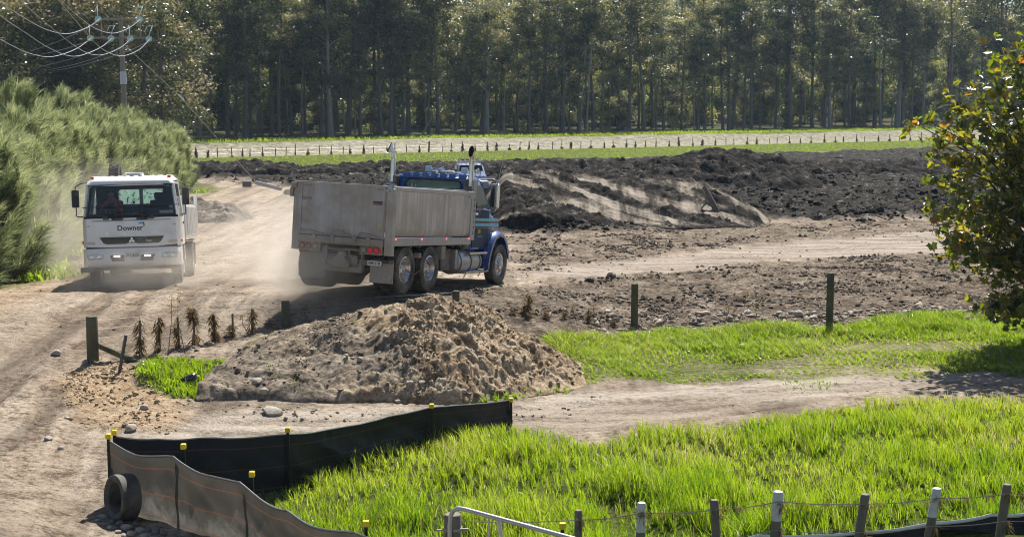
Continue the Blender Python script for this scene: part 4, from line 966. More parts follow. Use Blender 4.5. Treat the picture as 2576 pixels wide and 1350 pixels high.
    b = MB().prism([(1.13,1.02),(.7,1.0),(.58,.985),(-.58,.99),(-.72,1.01),(-1.13,1.045),(-1.13,.96),(-.6,.93),(.6,.93),(1.13,.96)], 1, F-.05, F+.004); ob('bumper_gap', b, M_RUBBER, cab)
    bp = MB().loft([[(-1.22,.65,z),(-1.22,F-.15,z),(-1.10,F+d,z),(1.10,F+d,z),(1.22,F-.15,z),(1.22,.65,z)] for z, d in ((.50, -.04), (.56, .045), (.80, .05), (.97, .02))], cap=True)
    bu = ob('bumper', bp, M_WHITE, t, smooth=35, bevel=.012)
    for s in (1, -1):
        b = MB().prism([(s*1.13,.845),(s*.86,.845),(s*.70,.815),(s*.70,.70),(s*1.10,.68)], 1, F-.02, F+.056); hl = ob('headlamp', b, M_LENS, bu, bevel=.01)
        for x in (.82, 1.0): ob('reflector_bowl', MB().lathe([(.055, 0),(.035, .006),(0, .008)], (s*x, F+.0565, .765), 1, 12), M_CHROME, hl)
        b = MB().prism([(s*.57,.80),(s*.20,.80),(s*.20,.64),(s*.50,.64)], 1, F-.02, F+.054); fg = ob('fog_recess', b, M_WPLAST, bu, bevel=.006)
        ob('driving_lamp', MB().box((min(s*.30,s*.46), F+.055, .745), (max(s*.30,s*.46), F+.075, .785)), M_DRL, fg, bevel=.015, seg=2)
    ob('number_plate', MB().box((-.19, F+.056, .72), (.19, F+.062, .87)), M_PLATE, bu, bevel=.004)
    letter('lettering', 'JAC620', .115, M_INK, bu, (0, F+.064, .79), FRONT, .001, True, .93)
    for s in (.16, -.16): ob('plate_bolt', MB().lathe([(.012, 0),(.012, .01),(0, .012)], (s, F+.05, .67), 1, 6), M_INK, bu)
    # mirrors
    for s in (1, -1):
        b = MB().box((min(s*1.28,s*1.46), .98, 2.03), (max(s*1.28,s*1.46), 1.10, 2.48)); mr = ob('mirror', b, M_WPLAST, cab, bevel=.03, seg=2)
        b = MB().tube([(s*1.07, 1.0, 2.66),(s*1.22, 1.05, 2.64),(s*1.36, 1.05, 2.56),(s*1.37, 1.05, 2.48)], .015, 6); b.tube([(s*1.36, 1.05, 2.03),(s*1.36, 1.05, 1.83),(s*1.34, 1.05, 1.80),(s*1.2, 1.0, 1.79)], .015, 6); ob('mirror_arm', b, M_WPLAST, mr, smooth=60)
    # mudguards, side bits
    for s in (1, -1):
        arc = [(math.cos(a)*.60, .50+math.sin(a)*.60) for a in np.linspace(R(5), R(175), 12)]
        b = MB().loft([[(s*.85, y, z), (s*1.2, y, z), (s*1.2, y*1.05, .50+(z-.50)*1.06), (s*.85, y*1.05, .50+(z-.50)*1.06)] for y, z in arc]); ob('mudguard', b, M_WPLAST, t)
        ob('side_tank', MB().box((min(s*.55,s*1.1), -2.6, .5), (max(s*.55,s*1.1), -1.3, .95)), M_WHITE, t, bevel=.05, seg=2)
        b = MB().box((min(s*.75,s*1.22), -5.62, .3), (max(s*.75,s*1.22), -5.6, .95)); ob('mudflap', b, M_RUBBER, t)
        ob('rear_mudguard', MB().box((min(s*.8,s*1.22), -5.6, 1.03), (max(s*.8,s*1.22), -4.2, 1.06)), M_WPLAST, t)
    # tipping tray with ribbed sides
    b = MB().box((-1.22, -6.6, 1.10), (1.22, -1.0, 1.2)); ob('tray_floor', b, M_WHITE, t)
    b = MB().box((-1.23, -1.06, 1.2), (1.23, -.98, 2.30)); b.box((-.5, -1.08, 2.30), (.5, -.98, 2.4)); hb = ob('headboard', b, M_WHITE, t, bevel=.01)
    for s in (1, -1):
        b = MB().box((s*1.22-.025, -6.58, 1.2), (s*1.22+.025, -1.07, 2.05)); sd = ob('tray_side', b, M_WHITE, t, bevel=.008)
        for k in range(7):
            y = -1.5-k*.75; q = MB().loft([[(s*1.246, y-.05, 1.22),(s*1.246, y+.05, 1.22),(s*1.246, y+.35, 2.0),(s*1.246, y+.25, 2.0)], [(s*1.285, y-.05, 1.22),(s*1.285, y+.05, 1.22),(s*1.285, y+.35, 2.0),(s*1.285, y+.25, 2.0)]]); ob('tray_rib', q, M_WHITE, sd, bevel=.008)
        ob('tray_post', MB().box((s*1.22-.05, -6.68, 1.2), (s*1.22+.05, -6.58, 2.42)), M_WHITE, t, bevel=.01)
    ob('tailgate', MB().box((-1.17, -6.66, 1.2), (1.17, -6.62, 2.1)), M_WHITE, t, bevel=.01)
    sp = MB(); spw = link('spare_wheel', RIMS[(True, 1)], t, (.55, -1.0, 2.52), (0, 0, 0), .82); link('tyre', TY_BIG, spw, None, None, (1.25, 1, 1))
    spw.location = (.60, -1.25, 2.80)
    # windscreen frame top dark band
    return t
WHITE = build_white()

def skin_body(name, joints, edges, radii, root, sub=2):
    me = bpy.data.meshes.new(name); me.from_pydata(joints, edges, [])
    o = bpy.data.objects.new(name, me); COL.objects.link(o)
    md = o.modifiers.new('skin', 'SKIN')
    for i, r in enumerate(radii):
        v = me.skin_vertices[0].data[i]; v.radius = r if hasattr(r, '__len__') else (r, r); v.use_root = (i == root)
    s = o.modifiers.new('sub', 'SUBSURF'); s.levels = sub; s.render_levels = sub
    dg = bpy.context.evaluated_depsgraph_get(); dg.update()
    m2 = bpy.data.meshes.new_from_object(o.evaluated_get(dg)); m2.name = name
    bpy.data.objects.remove(o); bpy.data.meshes.remove(me)
    m2.polygons.foreach_set('use_smooth', [True]*len(m2.polygons)); return m2
def build_driver():
    J = []; E = []; Rr = []
    def j(p, r, par=None):
        J.append(p); Rr.append(r)
        if par is not None: E.append((par, len(J)-1))
        return len(J)-1
    pel = j((0, -.22, 1.62), (.17, .13)); sp = j((0, -.24, 1.85), (.16, .11), pel); ch = j((0, -.22, 2.06), (.185, .125), sp)
    nk = j((0, -.19, 2.22), (.06, .062), ch); hd = j((0, -.16, 2.31), (.075, .09), nk); tp = j((0, -.16, 2.42), (.07, .085), hd)
    no = j((0, -.065, 2.325), .016, hd)
    for s in (1, -1):
        sh = j((s*.19, -.21, 2.12), .075, ch); el = j((s*.27, .02, 1.90), .055, sh); wr = j((s*.17, .28, 2.0), .036, el); pa = j((s*.17, .36, 2.04), (.04, .026), wr)
        for k in range(4): f1 = j((s*(.145+.016*k), .41, 2.065-.006*k), .0105, pa); j((s*(.145+.016*k), .43, 2.035), .009, f1)
        j((s*.125, .375, 2.065), .011, pa)
        hp = j((s*.1, -.12, 1.6), .095, pel); kn = j((s*.16, .30, 1.62), .07, hp); an = j((s*.16, .42, 1.2), .045, kn); j((s*.16, .55, 1.12), (.045, .035), an)
        j((s*.082, -.16, 2.33), .018, hd)
    me = skin_body('person', J, E, Rr, 0)
    for m in (M_HIVIS, M_NAVYCLOTH, M_SKIN): me.materials.append(m)
    for p in me.polygons:
        c = p.center
        if c.z > 2.205 and abs(c.x) < .12: k = 2
        elif c.y > .22 and c.z > 1.9: k = 2
        elif c.z < 1.74: k = 1
        elif abs(c.x) < .075 and c.z < 2.1 and c.y > -.2: k = 1
        else: k = 0
        p.material_index = k
    o = link('person', me)
    o.parent = None
    o.matrix_world = WHITE.matrix_world @ Matrix.Translation((.62, 0, .02))
    tag(o, 'driver in an orange shirt holding the wheel of the white truck', 'person')
    b = MB().lathe([(.088, 2.36),(.094, 2.40),(.082, 2.46),(.045, 2.495),(0, 2.50)], (0, -.17, 0), 2, 14); ob('hair', b, M_HAIR, o, smooth=60)
    for s in (1, -1): ob('eye', MB().lathe([(.008, 0),(.006, .004),(0, .005)], (s*.032, -.072, 2.345), 1, 8), M_INK, o)
    ob('mouth', MB().cbox((0, -.071, 2.268), (.045, .006, .01)), mat('lips', (.35,.16,.13), .5), o)
    return o
build_driver()

# ================================================================== pale blue utility parked behind
def build_ute():
    x, y = (1180-1288)/3578*82, 82.0
    t = thing('utility_vehicle', 'pale blue utility with a roof rack parked behind the blue truck cab', 'utility vehicle', (x, y, gz(x, y)-.02), R(8))
    Mp = mat('pale_blue_paint', (.30,.36,.52), .3, .2, None, 3, (1, 1, 1), DUST, .25, 2, coat=.5)
    def rg(y_, w, z0, z1): return [(-w,y_,z0),(-w,y_,z1-.1),(-w+.1,y_,z1),(w-.1,y_,z1),(w,y_,z1-.1),(w,y_,z0)]
    body = ob('body', MB().loft([rg(-2.5,.82,.45,.95), rg(-2.35,.88,.4,1.05), rg(-1.3,.9,.4,1.12), rg(2.4,.9,.4,1.12)]), Mp, t, bevel=.03)
    cab = ob('cab', MB().loft([rg(-1.5,.84,1.1,1.2), rg(-.75,.74,1.1,1.86), rg(.7,.74,1.1,1.88), rg(.95,.80,1.1,1.2)]), Mp, t, bevel=.03)
    ob('windscreen', MB().loft([[(-.74,-1.44,1.2),(.74,-1.44,1.2),(.62,-.82,1.80),(-.62,-.82,1.80)], [(-.74,-1.46,1.21),(.74,-1.46,1.21),(.62,-.84,1.81),(-.62,-.84,1.81)]]), M_DARKGLASS, cab)
    for s in (1, -1):
        ob('side_window', MB().loft([[(s*.83,-1.2,1.22),(s*.83,.6,1.22),(s*.755,.5,1.74),(s*.755,-.7,1.74)], [(s*.84,-1.2,1.22),(s*.84,.6,1.22),(s*.765,.5,1.74),(s*.765,-.7,1.74)]]), M_DARKGLASS, cab)
        ob('headlamp', MB().box((min(s*.55,s*.82), -2.52, .7), (max(s*.55,s*.82), -2.42, .86)), M_LENS, body, bevel=.02)
        ob('mirror', MB().box((min(s*.88,s*1.06), -1.15, 1.18), (max(s*.88,s*1.06), -1.05, 1.36)), M_WPLAST, cab, bevel=.02)
        for y_ in (-1.55, 1.45):
            w = link('wheel', RIMS[(False, s)], t, (s*.80, y_, .35), None, (.75, .66, .66)); link('tyre', TY_BIG, w)
        ob('tray_side', MB().box((s*.92-.02, .98, 1.0), (s*.92+.02, 2.6, 1.4)), Mp, t)
    ob('grille', MB().box((-.5,-2.54,.62), (.5,-2.5,.86)), M_WPLAST, body); ob('bumper', MB().box((-.88,-2.62,.38), (.88,-2.48,.58)), M_WPLAST, body, bevel=.03)
    ob('tray_deck', MB().box((-.9,.98,.98), (.9,2.6,1.06)), M_CHASSIS, t)
    rk = MB()
    for y_ in (-.6, .5): rk.box((-.78,y_-.03,1.95), (.78,y_+.03,2.0)); rk.box((-.72,y_-.03,1.84), (-.68,y_+.03,1.95)); rk.box((.68,y_-.03,1.84), (.72,y_+.03,1.95))
    for k in range(6): rk.box((-.75+k*.28,-.9,2.0), (-.70+k*.28,.9,2.04))
    rk.tube([(-.78,-.92,2.05),(.78,-.92,2.05)], .025, 6); ob('roof_rack', rk, M_STICKW, cab)
    ob('ladder', MB().box((-.68,-.7,2.10), (.60,-.64,2.16)), M_CHASSIS, cab)
build_ute()
# ------------------------------------------------------------------ trees
M_BARK = mat('eucalypt_bark', (.20,.175,.15), .85, 0, (.11,.092,.08), 5, (1, 1, .25), bmp=.4)
M_BARKPALE = mat('pale_bark', (.36,.33,.29), .75, 0, (.22,.19,.165), 4, (1, 1, .2), bmp=.3)
M_TWIG = mat('brown_twig', (.12,.085,.055), .85, 0, (.07,.05,.035), 8)
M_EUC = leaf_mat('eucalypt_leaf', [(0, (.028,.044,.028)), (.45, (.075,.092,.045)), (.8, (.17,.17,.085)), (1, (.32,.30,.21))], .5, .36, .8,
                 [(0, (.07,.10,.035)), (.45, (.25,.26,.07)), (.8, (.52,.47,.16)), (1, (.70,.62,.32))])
M_OLIVE = leaf_mat('olive_leaf', [(0, (.045,.06,.022)), (.5, (.13,.12,.06)), (1, (.29,.23,.15))], .45, .4, .6,
                   [(0, (.08,.11,.03)), (.5, (.20,.19,.07)), (1, (.36,.29,.15))])
M_BACK = leaf_mat('leaf_painted_sun', [(0, (.05,.07,.02)), (.5, (.12,.14,.035)), (1, (.22,.21,.07))], .5, .45, .35,
                   [(0, (.14,.18,.03)), (.5, (.34,.36,.06)), (1, (.5,.46,.12))])  # brighter, yellower leaf colour stands in for sunlight on the back trees
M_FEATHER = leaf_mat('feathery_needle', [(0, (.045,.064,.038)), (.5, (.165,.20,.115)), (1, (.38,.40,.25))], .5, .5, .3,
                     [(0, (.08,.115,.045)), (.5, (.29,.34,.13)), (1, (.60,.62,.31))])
M_BROAD = leaf_mat('broad_leaf', [(0, (.025,.035,.015)), (.35, (.05,.06,.02)), (.6, (.09,.085,.025)), (.8, (.13,.085,.03)), (1, (.17,.085,.03))], .42, .22, 1.0,
                   [(0, (.10,.16,.01)), (.35, (.30,.36,.02)), (.6, (.48,.45,.02)), (.8, (.55,.42,.03)), (1, (.58,.26,.03))])
M_GRASS = leaf_mat('grass_blade', [(0, (.030,.062,.012)), (.5, (.08,.14,.018)), (.85, (.15,.20,.03)), (1, (.36,.32,.18))], .52, .26, .9,
                   [(0, (.06,.19,.008)), (.5, (.30,.47,.010)), (.85, (.50,.60,.03)), (1, (.52,.46,.22))])
M_DEADWEED = leaf_mat('dead_weed', [(0, (.065,.040,.024)), (.6, (.15,.10,.062)), (1, (.27,.20,.13))], .3, .8, .1)

def cards(C, D, W, L, S, droop=0.0, seg=1):
    """narrow leaf quads: centre/base C, direction D, width vector W (unit), length L, half width S"""
    n = len(C)
    if seg == 1:
        tip = C+D*L[:, None]; mid = C+D*(L*.45)[:, None]
        V = np.stack([C, mid+W*S[:, None], tip, mid-W*S[:, None]], 1).reshape(-1, 3)
        return V, (np.arange(n)[:, None]*4+np.array([0, 1, 2, 3]))
def unit(v): return v/np.maximum(np.linalg.norm(v, axis=-1, keepdims=True), 1e-9)

def euc_proto(k, H, c0, spread, rt, nclump, per, leaf, seed, bark, lm, leafL=.34, limbs=True):
    r = np.random.default_rng(seed)
    b = MB(); lean = r.normal(0, .25, 2)
    path = []; 
    for i in range(9):
        t = i/8; path.append((lean[0]*t*t*2+.18*math.sin(t*5+seed), lean[1]*t*t*2+.15*math.cos(t*4+seed), -.3+H*t))
    P = np.array(path)
    b.tube(path, [rt*(1-.86*t)*(1.25 if t == 0 else 1) for t in np.linspace(0, 1, 9)], 7)
    cl = []
    for i in range(nclump):
        t = c0+(1-c0)*r.random()**.85
        base = np.array([np.interp(max(t-.10, .02), np.linspace(0, 1, 9), P[:, a]) for a in range(3)])
        a = r.uniform(0, 2*math.pi); tt = (t-c0)/(1-c0+1e-6); rr_ = spread*(.35+.75*math.sin(math.pi*(.12+.74*tt)))*r.uniform(.2, 1.05)
        c = base+np.array([math.cos(a)*rr_, math.sin(a)*rr_, rr_*r.uniform(.3, .9)])
        cl.append((c, r.uniform(.55, 1.5)*(.75+.1*spread)))
        if limbs and i % 2 == 0:
            m = (base+c)/2+np.array([0, 0, .12])
            b.tube([base, m, c], [rt*.28, rt*.18, rt*.06], 4, cap=False)
    trunk = b.mesh('trunk', bark, smooth=60)
    C = []; T = []
    for c, R_ in cl:
        n = int(per*R_*R_); d = unit(r.normal(size=(n, 3))); q = d*(R_*r.random(n)**.45)[:, None]*np.array([1, 1, .72])
        C.append(c+q); T.append(np.clip(.34+.30*d[:, 2]+r.normal(0, .18, n)+.26*r.normal(), 0, 1))  # tint paints clump tops and some whole clumps lighter, as if lit
    C = np.concatenate(C); T = np.concatenate(T); n = len(C)
    D = unit(r.normal(size=(n, 3))*np.array([1, 1, .7])+np.array([0, 0, -.45])); W = unit(np.cross(D, r.normal(size=(n, 3))))
    L = leafL*r.uniform(.6, 1.25, n); S = L*.27
    V, F = cards(C, D, W, L, S)
    crown = np_mesh('crown', V, [F], lm, {'tint': np.repeat(T, 4)})
    return trunk, crown
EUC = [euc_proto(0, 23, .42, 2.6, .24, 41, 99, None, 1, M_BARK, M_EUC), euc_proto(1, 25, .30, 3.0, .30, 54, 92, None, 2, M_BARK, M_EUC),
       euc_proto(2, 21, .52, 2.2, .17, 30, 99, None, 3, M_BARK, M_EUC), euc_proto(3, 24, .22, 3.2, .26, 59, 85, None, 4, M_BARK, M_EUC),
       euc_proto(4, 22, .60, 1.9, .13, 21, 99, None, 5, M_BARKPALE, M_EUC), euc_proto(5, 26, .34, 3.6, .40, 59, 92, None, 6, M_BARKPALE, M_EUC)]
OLV = [euc_proto(6, 15, .12, 3.6, .24, 70, 95, None, 8, M_BARK, M_OLIVE, .30), euc_proto(7, 17, .15, 3.2, .26, 59, 92, None, 9, M_BARK, M_OLIVE, .30)]
BUSH = [euc_proto(8, 7, .10, 1.6, .09, 26, 150, None, 10, M_BARK, M_EUC, .28), euc_proto(9, 9.5, .2, 1.4, .08, 21, 99, None, 12, M_BARK, M_EUC, .28)]

def plant(name, proto, x, y, sc, label, group, cat='tree', rz=None, zs=1.0):
    t = thing(name, label, cat, (x, y, gz_s(x, y)-.05), rnd.uniform(0, 6.28) if rz is None else rz, group)
    if cat == 'tree': t.rotation_euler = (rnd.gauss(0, .025), rnd.gauss(0, .035), t.rotation_euler.z)
    wd = 1.08 if cat == 'tree' else 1.0; t.scale = (sc*wd, sc*wd, sc*zs)
    link('trunk', proto[0], t); link('crown', proto[1], t); return t
def gz_s(x, y): return float(ground_smooth(np.array([x], float), np.array([y], float))[0])
def lev(px, q):
    """point q metres behind the levee foot, seen at photograph column px"""
    k = (px-CX_)/F_
    y = (q+LP0[0]*LN[0]+LP0[1]*LN[1])/(k*LN[0]+LN[1]); return k*y, y
G_EUC = 'eucalyptus trees of the plantation behind the levee'
kinds = [0, 1, 2, 3, 2, 0, 4, 3, 1, 4]
LAB = {0: 'tall dark eucalyptus with a bare lower trunk at the plantation edge', 1: 'tall broad crowned eucalyptus in the plantation behind the levee',
       2: 'slender dark trunked eucalyptus in the plantation behind the levee', 3: 'eucalyptus leafy almost to the ground behind the levee',
       4: 'thin pale stemmed eucalyptus among the dark plantation trees', 5: 'stout pale trunked eucalyptus in the plantation behind the levee'}
# trees one can single out along the front
for px, q, k, sc, lab in ((1478, 21, 4, 1.1, 'slender pale eucalyptus standing straight just left of the middle of the forest edge'), (1222, 21, 5, .72, 'pale forked eucalyptus leaning above the right exhaust stack of the blue truck'),
                          (832, 21, 5, .8, 'grey barked eucalyptus above the left end of the tailgate'), (985, 22, 1, 1.0, 'dark eucalyptus directly behind the left exhaust stack'),
                          (452, 22, 5, .85, 'thick grey trunk at the left end of the plantation beside the guy wire'), (2255, 24, 5, 1.1, 'largest pale trunked eucalyptus at the right end of the plantation'),
                          (2085, 21, 5, .62, 'smooth grey eucalyptus left of the largest pale trunk'), (620, 21, 1, .95, 'dark eucalyptus above the left part of the levee')):
    x, y = lev(px, q); plant('eucalyptus_tree', EUC[k], x, y, sc, lab, G_EUC)
n_t = 0
BACK = [euc_proto(10, 13, .04, 3.4, .2, 60, 105, None, 31, M_BARK, M_BACK, .40), euc_proto(11, 16, .06, 3.0, .2, 60, 105, None, 32, M_BARK, M_BACK, .40)]
for i in range(60):
    px = 300+2500*(i % 30+rnd.random())/30; q = rnd.uniform(44, 54) if i < 30 else rnd.uniform(62, 74); x, y = lev(px, q)
    plant('sunlit_tree', BACK[i % 2], x, y, rnd.uniform(.9, 1.3), 'yellow green sunlit tree glimpsed between the trunks of the plantation', 'sunlit trees behind the plantation')
for i in range(26):
    px = 440+2200*(i+rnd.random())/26; q = rnd.uniform(27, 40); x, y = lev(px, q)
    plant('understory_shrub', BUSH[i % 2], x, y, rnd.uniform(.6, 1.0), 'leafy young tree growing between the eucalyptus trunks', 'young trees under the eucalypts', 'shrub')
for row, (q0, q1, n) in enumerate(((21, 26, 64), (26, 33, 50), (34, 46, 40), (50, 66, 38), (74, 100, 44), (104, 135, 56))):
    for i in range(n):
        px = 380+(2760-380)*(i+rnd.uniform(.05, .95))/n if row < 3 else -260+(2900+260)*(i+rnd.uniform(.05, .95))/n
        q = rnd.uniform(q0, q1); x, y = lev(px, q)
        k = kinds[(i*3+row*7+rnd.randrange(3)) % 10]
        if row >= 3: k = (1, 3, 0)[i % 3]
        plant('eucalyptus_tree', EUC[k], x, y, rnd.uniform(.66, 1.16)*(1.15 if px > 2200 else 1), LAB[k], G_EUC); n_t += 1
for px, q, k, sc in ((2158, 19.5, 0, .42), (640, 21, 1, .5), (1330, 24, 0, .9), (1390, 25, 1, .9), (1110, 26, 1, .8), (1700, 26, 0, .9), (1850, 25, 1, .8), (1980, 26, 0, .8), (930, 26, 0, .8), (720, 25, 1, .7), (1560, 25, 0, .8), (2350, 24, 0, 1.0), (2420, 23, 1, 1.1), (2500, 24, 0, 1.0)):
    x, y = lev(px, q); plant('understory_shrub', BUSH[k], x, y, sc, 'small bright green shrub alone at the foot of the forest on the right' if px == 2158 else 'leafy young tree growing between the eucalyptus trunks', 'young trees under the eucalypts', 'shrub')
for i in range(22):
    px = -220+(470+220)*(i % 11+rnd.random())/11; Y = (128 if i < 11 else 146)+rnd.uniform(-6, 6); x = (px-CX_)/F_*Y
    plant('olive_tree_canopy' if False else 'scrub_tree', OLV[i % 2], x, Y, rnd.uniform(.95, 1.25), 'olive brown leafy tree beyond the power pole and the hedge', 'olive brown trees beyond the hedge')
for px, q, dx, dz, L in ((1062, 20.5, 1.6, 2.6, .16), (1130, 23, 2.2, .5, .13), (1560, 22, 2.0, .35, .12), (760, 21, 1.5, .6, .1)):
    x, y = lev(px, q); z = gz_s(x, y); b = MB().tube([(0, 0, -.1), (dx*.4, .1, dz*.45), (dx, .3, dz)], [L, L*.8, L*.4], 6); b.tube([(dx*.4, .1, dz*.45), (dx*.75, -.2, dz*.4)], [L*.5, L*.2], 5)
    o = ob('fallen_log', b, M_BARKPALE, None, smooth=50); o.location = (x, y, z)
    tag(o, 'bleached broken log leaning at the forest edge' if px == 1062 else 'pale fallen branch lying under the eucalypts', 'log', None if px == 1062 else 'fallen branches')

# ---- feathery hedge along the road on the left
def feather_proto(seed, H, rad):
    r = np.random.default_rng(seed); b = MB(); Cs = []; Ds = []; Ts = []; Ls = []
    b.tube([(0, 0, -.2), (.1, .05, H*.4), (.05, .1, H*.85)], [.09, .06, .015], 6)
    npl = 165
    for i in range(npl):
        zt = H*(.04+.93*r.random()**.8); a = r.uniform(0, 2*math.pi)
        zt = zt*(1+.05*r.normal()*(zt > .6*H)); rm = rad*(1.0-.62*min(zt/H, 1.1)**2.2)*(.30+.75*r.random()**.6)
        tip = np.array([math.cos(a)*rm, math.sin(a)*rm, zt]); pl = r.uniform(.9, 2.2); base = np.array([math.cos(a)*rm*.72-.12*pl, math.sin(a)*rm*.72, max(.05, zt-pl)])
        if i % 3 == 0: b.tube([base, (base+tip)/2+np.array([0, 0, .08]), tip], [.022, .014, .005], 4, cap=False)
        n = 130; t = r.random(n)**.7; tp_ = r.normal(0, .17); rb = r.normal(0, .05, (n, 3))
        c = base+(tip-base)*t[:, None]+np.array([0, 0, .25])*(t*(1-t))[:, None]+rb
        d = unit((tip-base)[None]*.9/np.linalg.norm(tip-base)+r.normal(0, .33, (n, 3))+np.array([.18, 0, .02]))
        Cs.append(c); Ds.append(d); Ls.append(r.uniform(.25, .62, n)); Ts.append(np.clip(.10+.28*(zt/H)+.42*t*min(1, .35+.65*rm/rad)+r.normal(0, .10, n)+tp_, 0, 1))  # tint paints light on tips, top and outside, shade low and inside
    C = np.concatenate(Cs); D = np.concatenate(Ds); L = np.concatenate(Ls); T = np.concatenate(Ts); n = len(C)
    W = unit(np.cross(D, r.normal(size=(n, 3)))); S = np.full(n, .0085)*r.uniform(.7, 1.3, n)
    m = C+D*(L*.55)[:, None]; tip = m+unit(D+np.array([.12, 0, -.45])+r.normal(0, .12, (n, 3)))*(L*.45)[:, None]
    V = np.stack([C-W*S[:, None], C+W*S[:, None], m+W*S[:, None], m-W*S[:, None], tip], 1).reshape(-1, 3)
    i0 = np.arange(n)[:, None]*5
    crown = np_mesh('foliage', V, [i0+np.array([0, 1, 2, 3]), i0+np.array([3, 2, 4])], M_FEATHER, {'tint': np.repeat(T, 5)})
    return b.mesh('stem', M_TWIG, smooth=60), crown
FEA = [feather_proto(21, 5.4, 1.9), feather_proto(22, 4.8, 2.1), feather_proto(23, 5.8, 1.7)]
def hedge_edge(Y): return float(np.interp(Y, [30, 38, 42, 53, 65, 85, 100], [-13.0, -13.1, -13.9, -16.3, -17.2, -19.3, -21.0]))
hl = []
Y = 36.2; i = 0
while Y < 90:
    hl.append((hedge_edge(Y)-1.25, Y, FEA[i % 3], (.90+.07*math.sin(i*2.1))*(.84 if Y > 74 else 1)*(.90 if Y < 46 else 1))); Y += 1.75+.5*rnd.random(); i += 1
Y = 38.5
while Y < 92:
    hl.append((hedge_edge(Y)-3.9, Y, FEA[(i+1) % 3], (1.0+.08*math.sin(i*1.7))*(.84 if Y > 76 else 1)*(.90 if Y < 46 else 1))); Y += 2.6+.7*rnd.random(); i += 1
for k, (x, y, pr, sc) in enumerate(hl):
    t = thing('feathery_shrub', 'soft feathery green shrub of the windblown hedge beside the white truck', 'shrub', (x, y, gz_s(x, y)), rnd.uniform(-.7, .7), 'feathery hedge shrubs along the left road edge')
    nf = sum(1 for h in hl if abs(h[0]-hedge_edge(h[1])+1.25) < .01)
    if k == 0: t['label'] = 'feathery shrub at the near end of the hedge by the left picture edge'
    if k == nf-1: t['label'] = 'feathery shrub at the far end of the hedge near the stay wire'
    t.scale = (sc*1.02, sc*1.02, sc); link('stem', pr[0], t); link('foliage', pr[1], t)

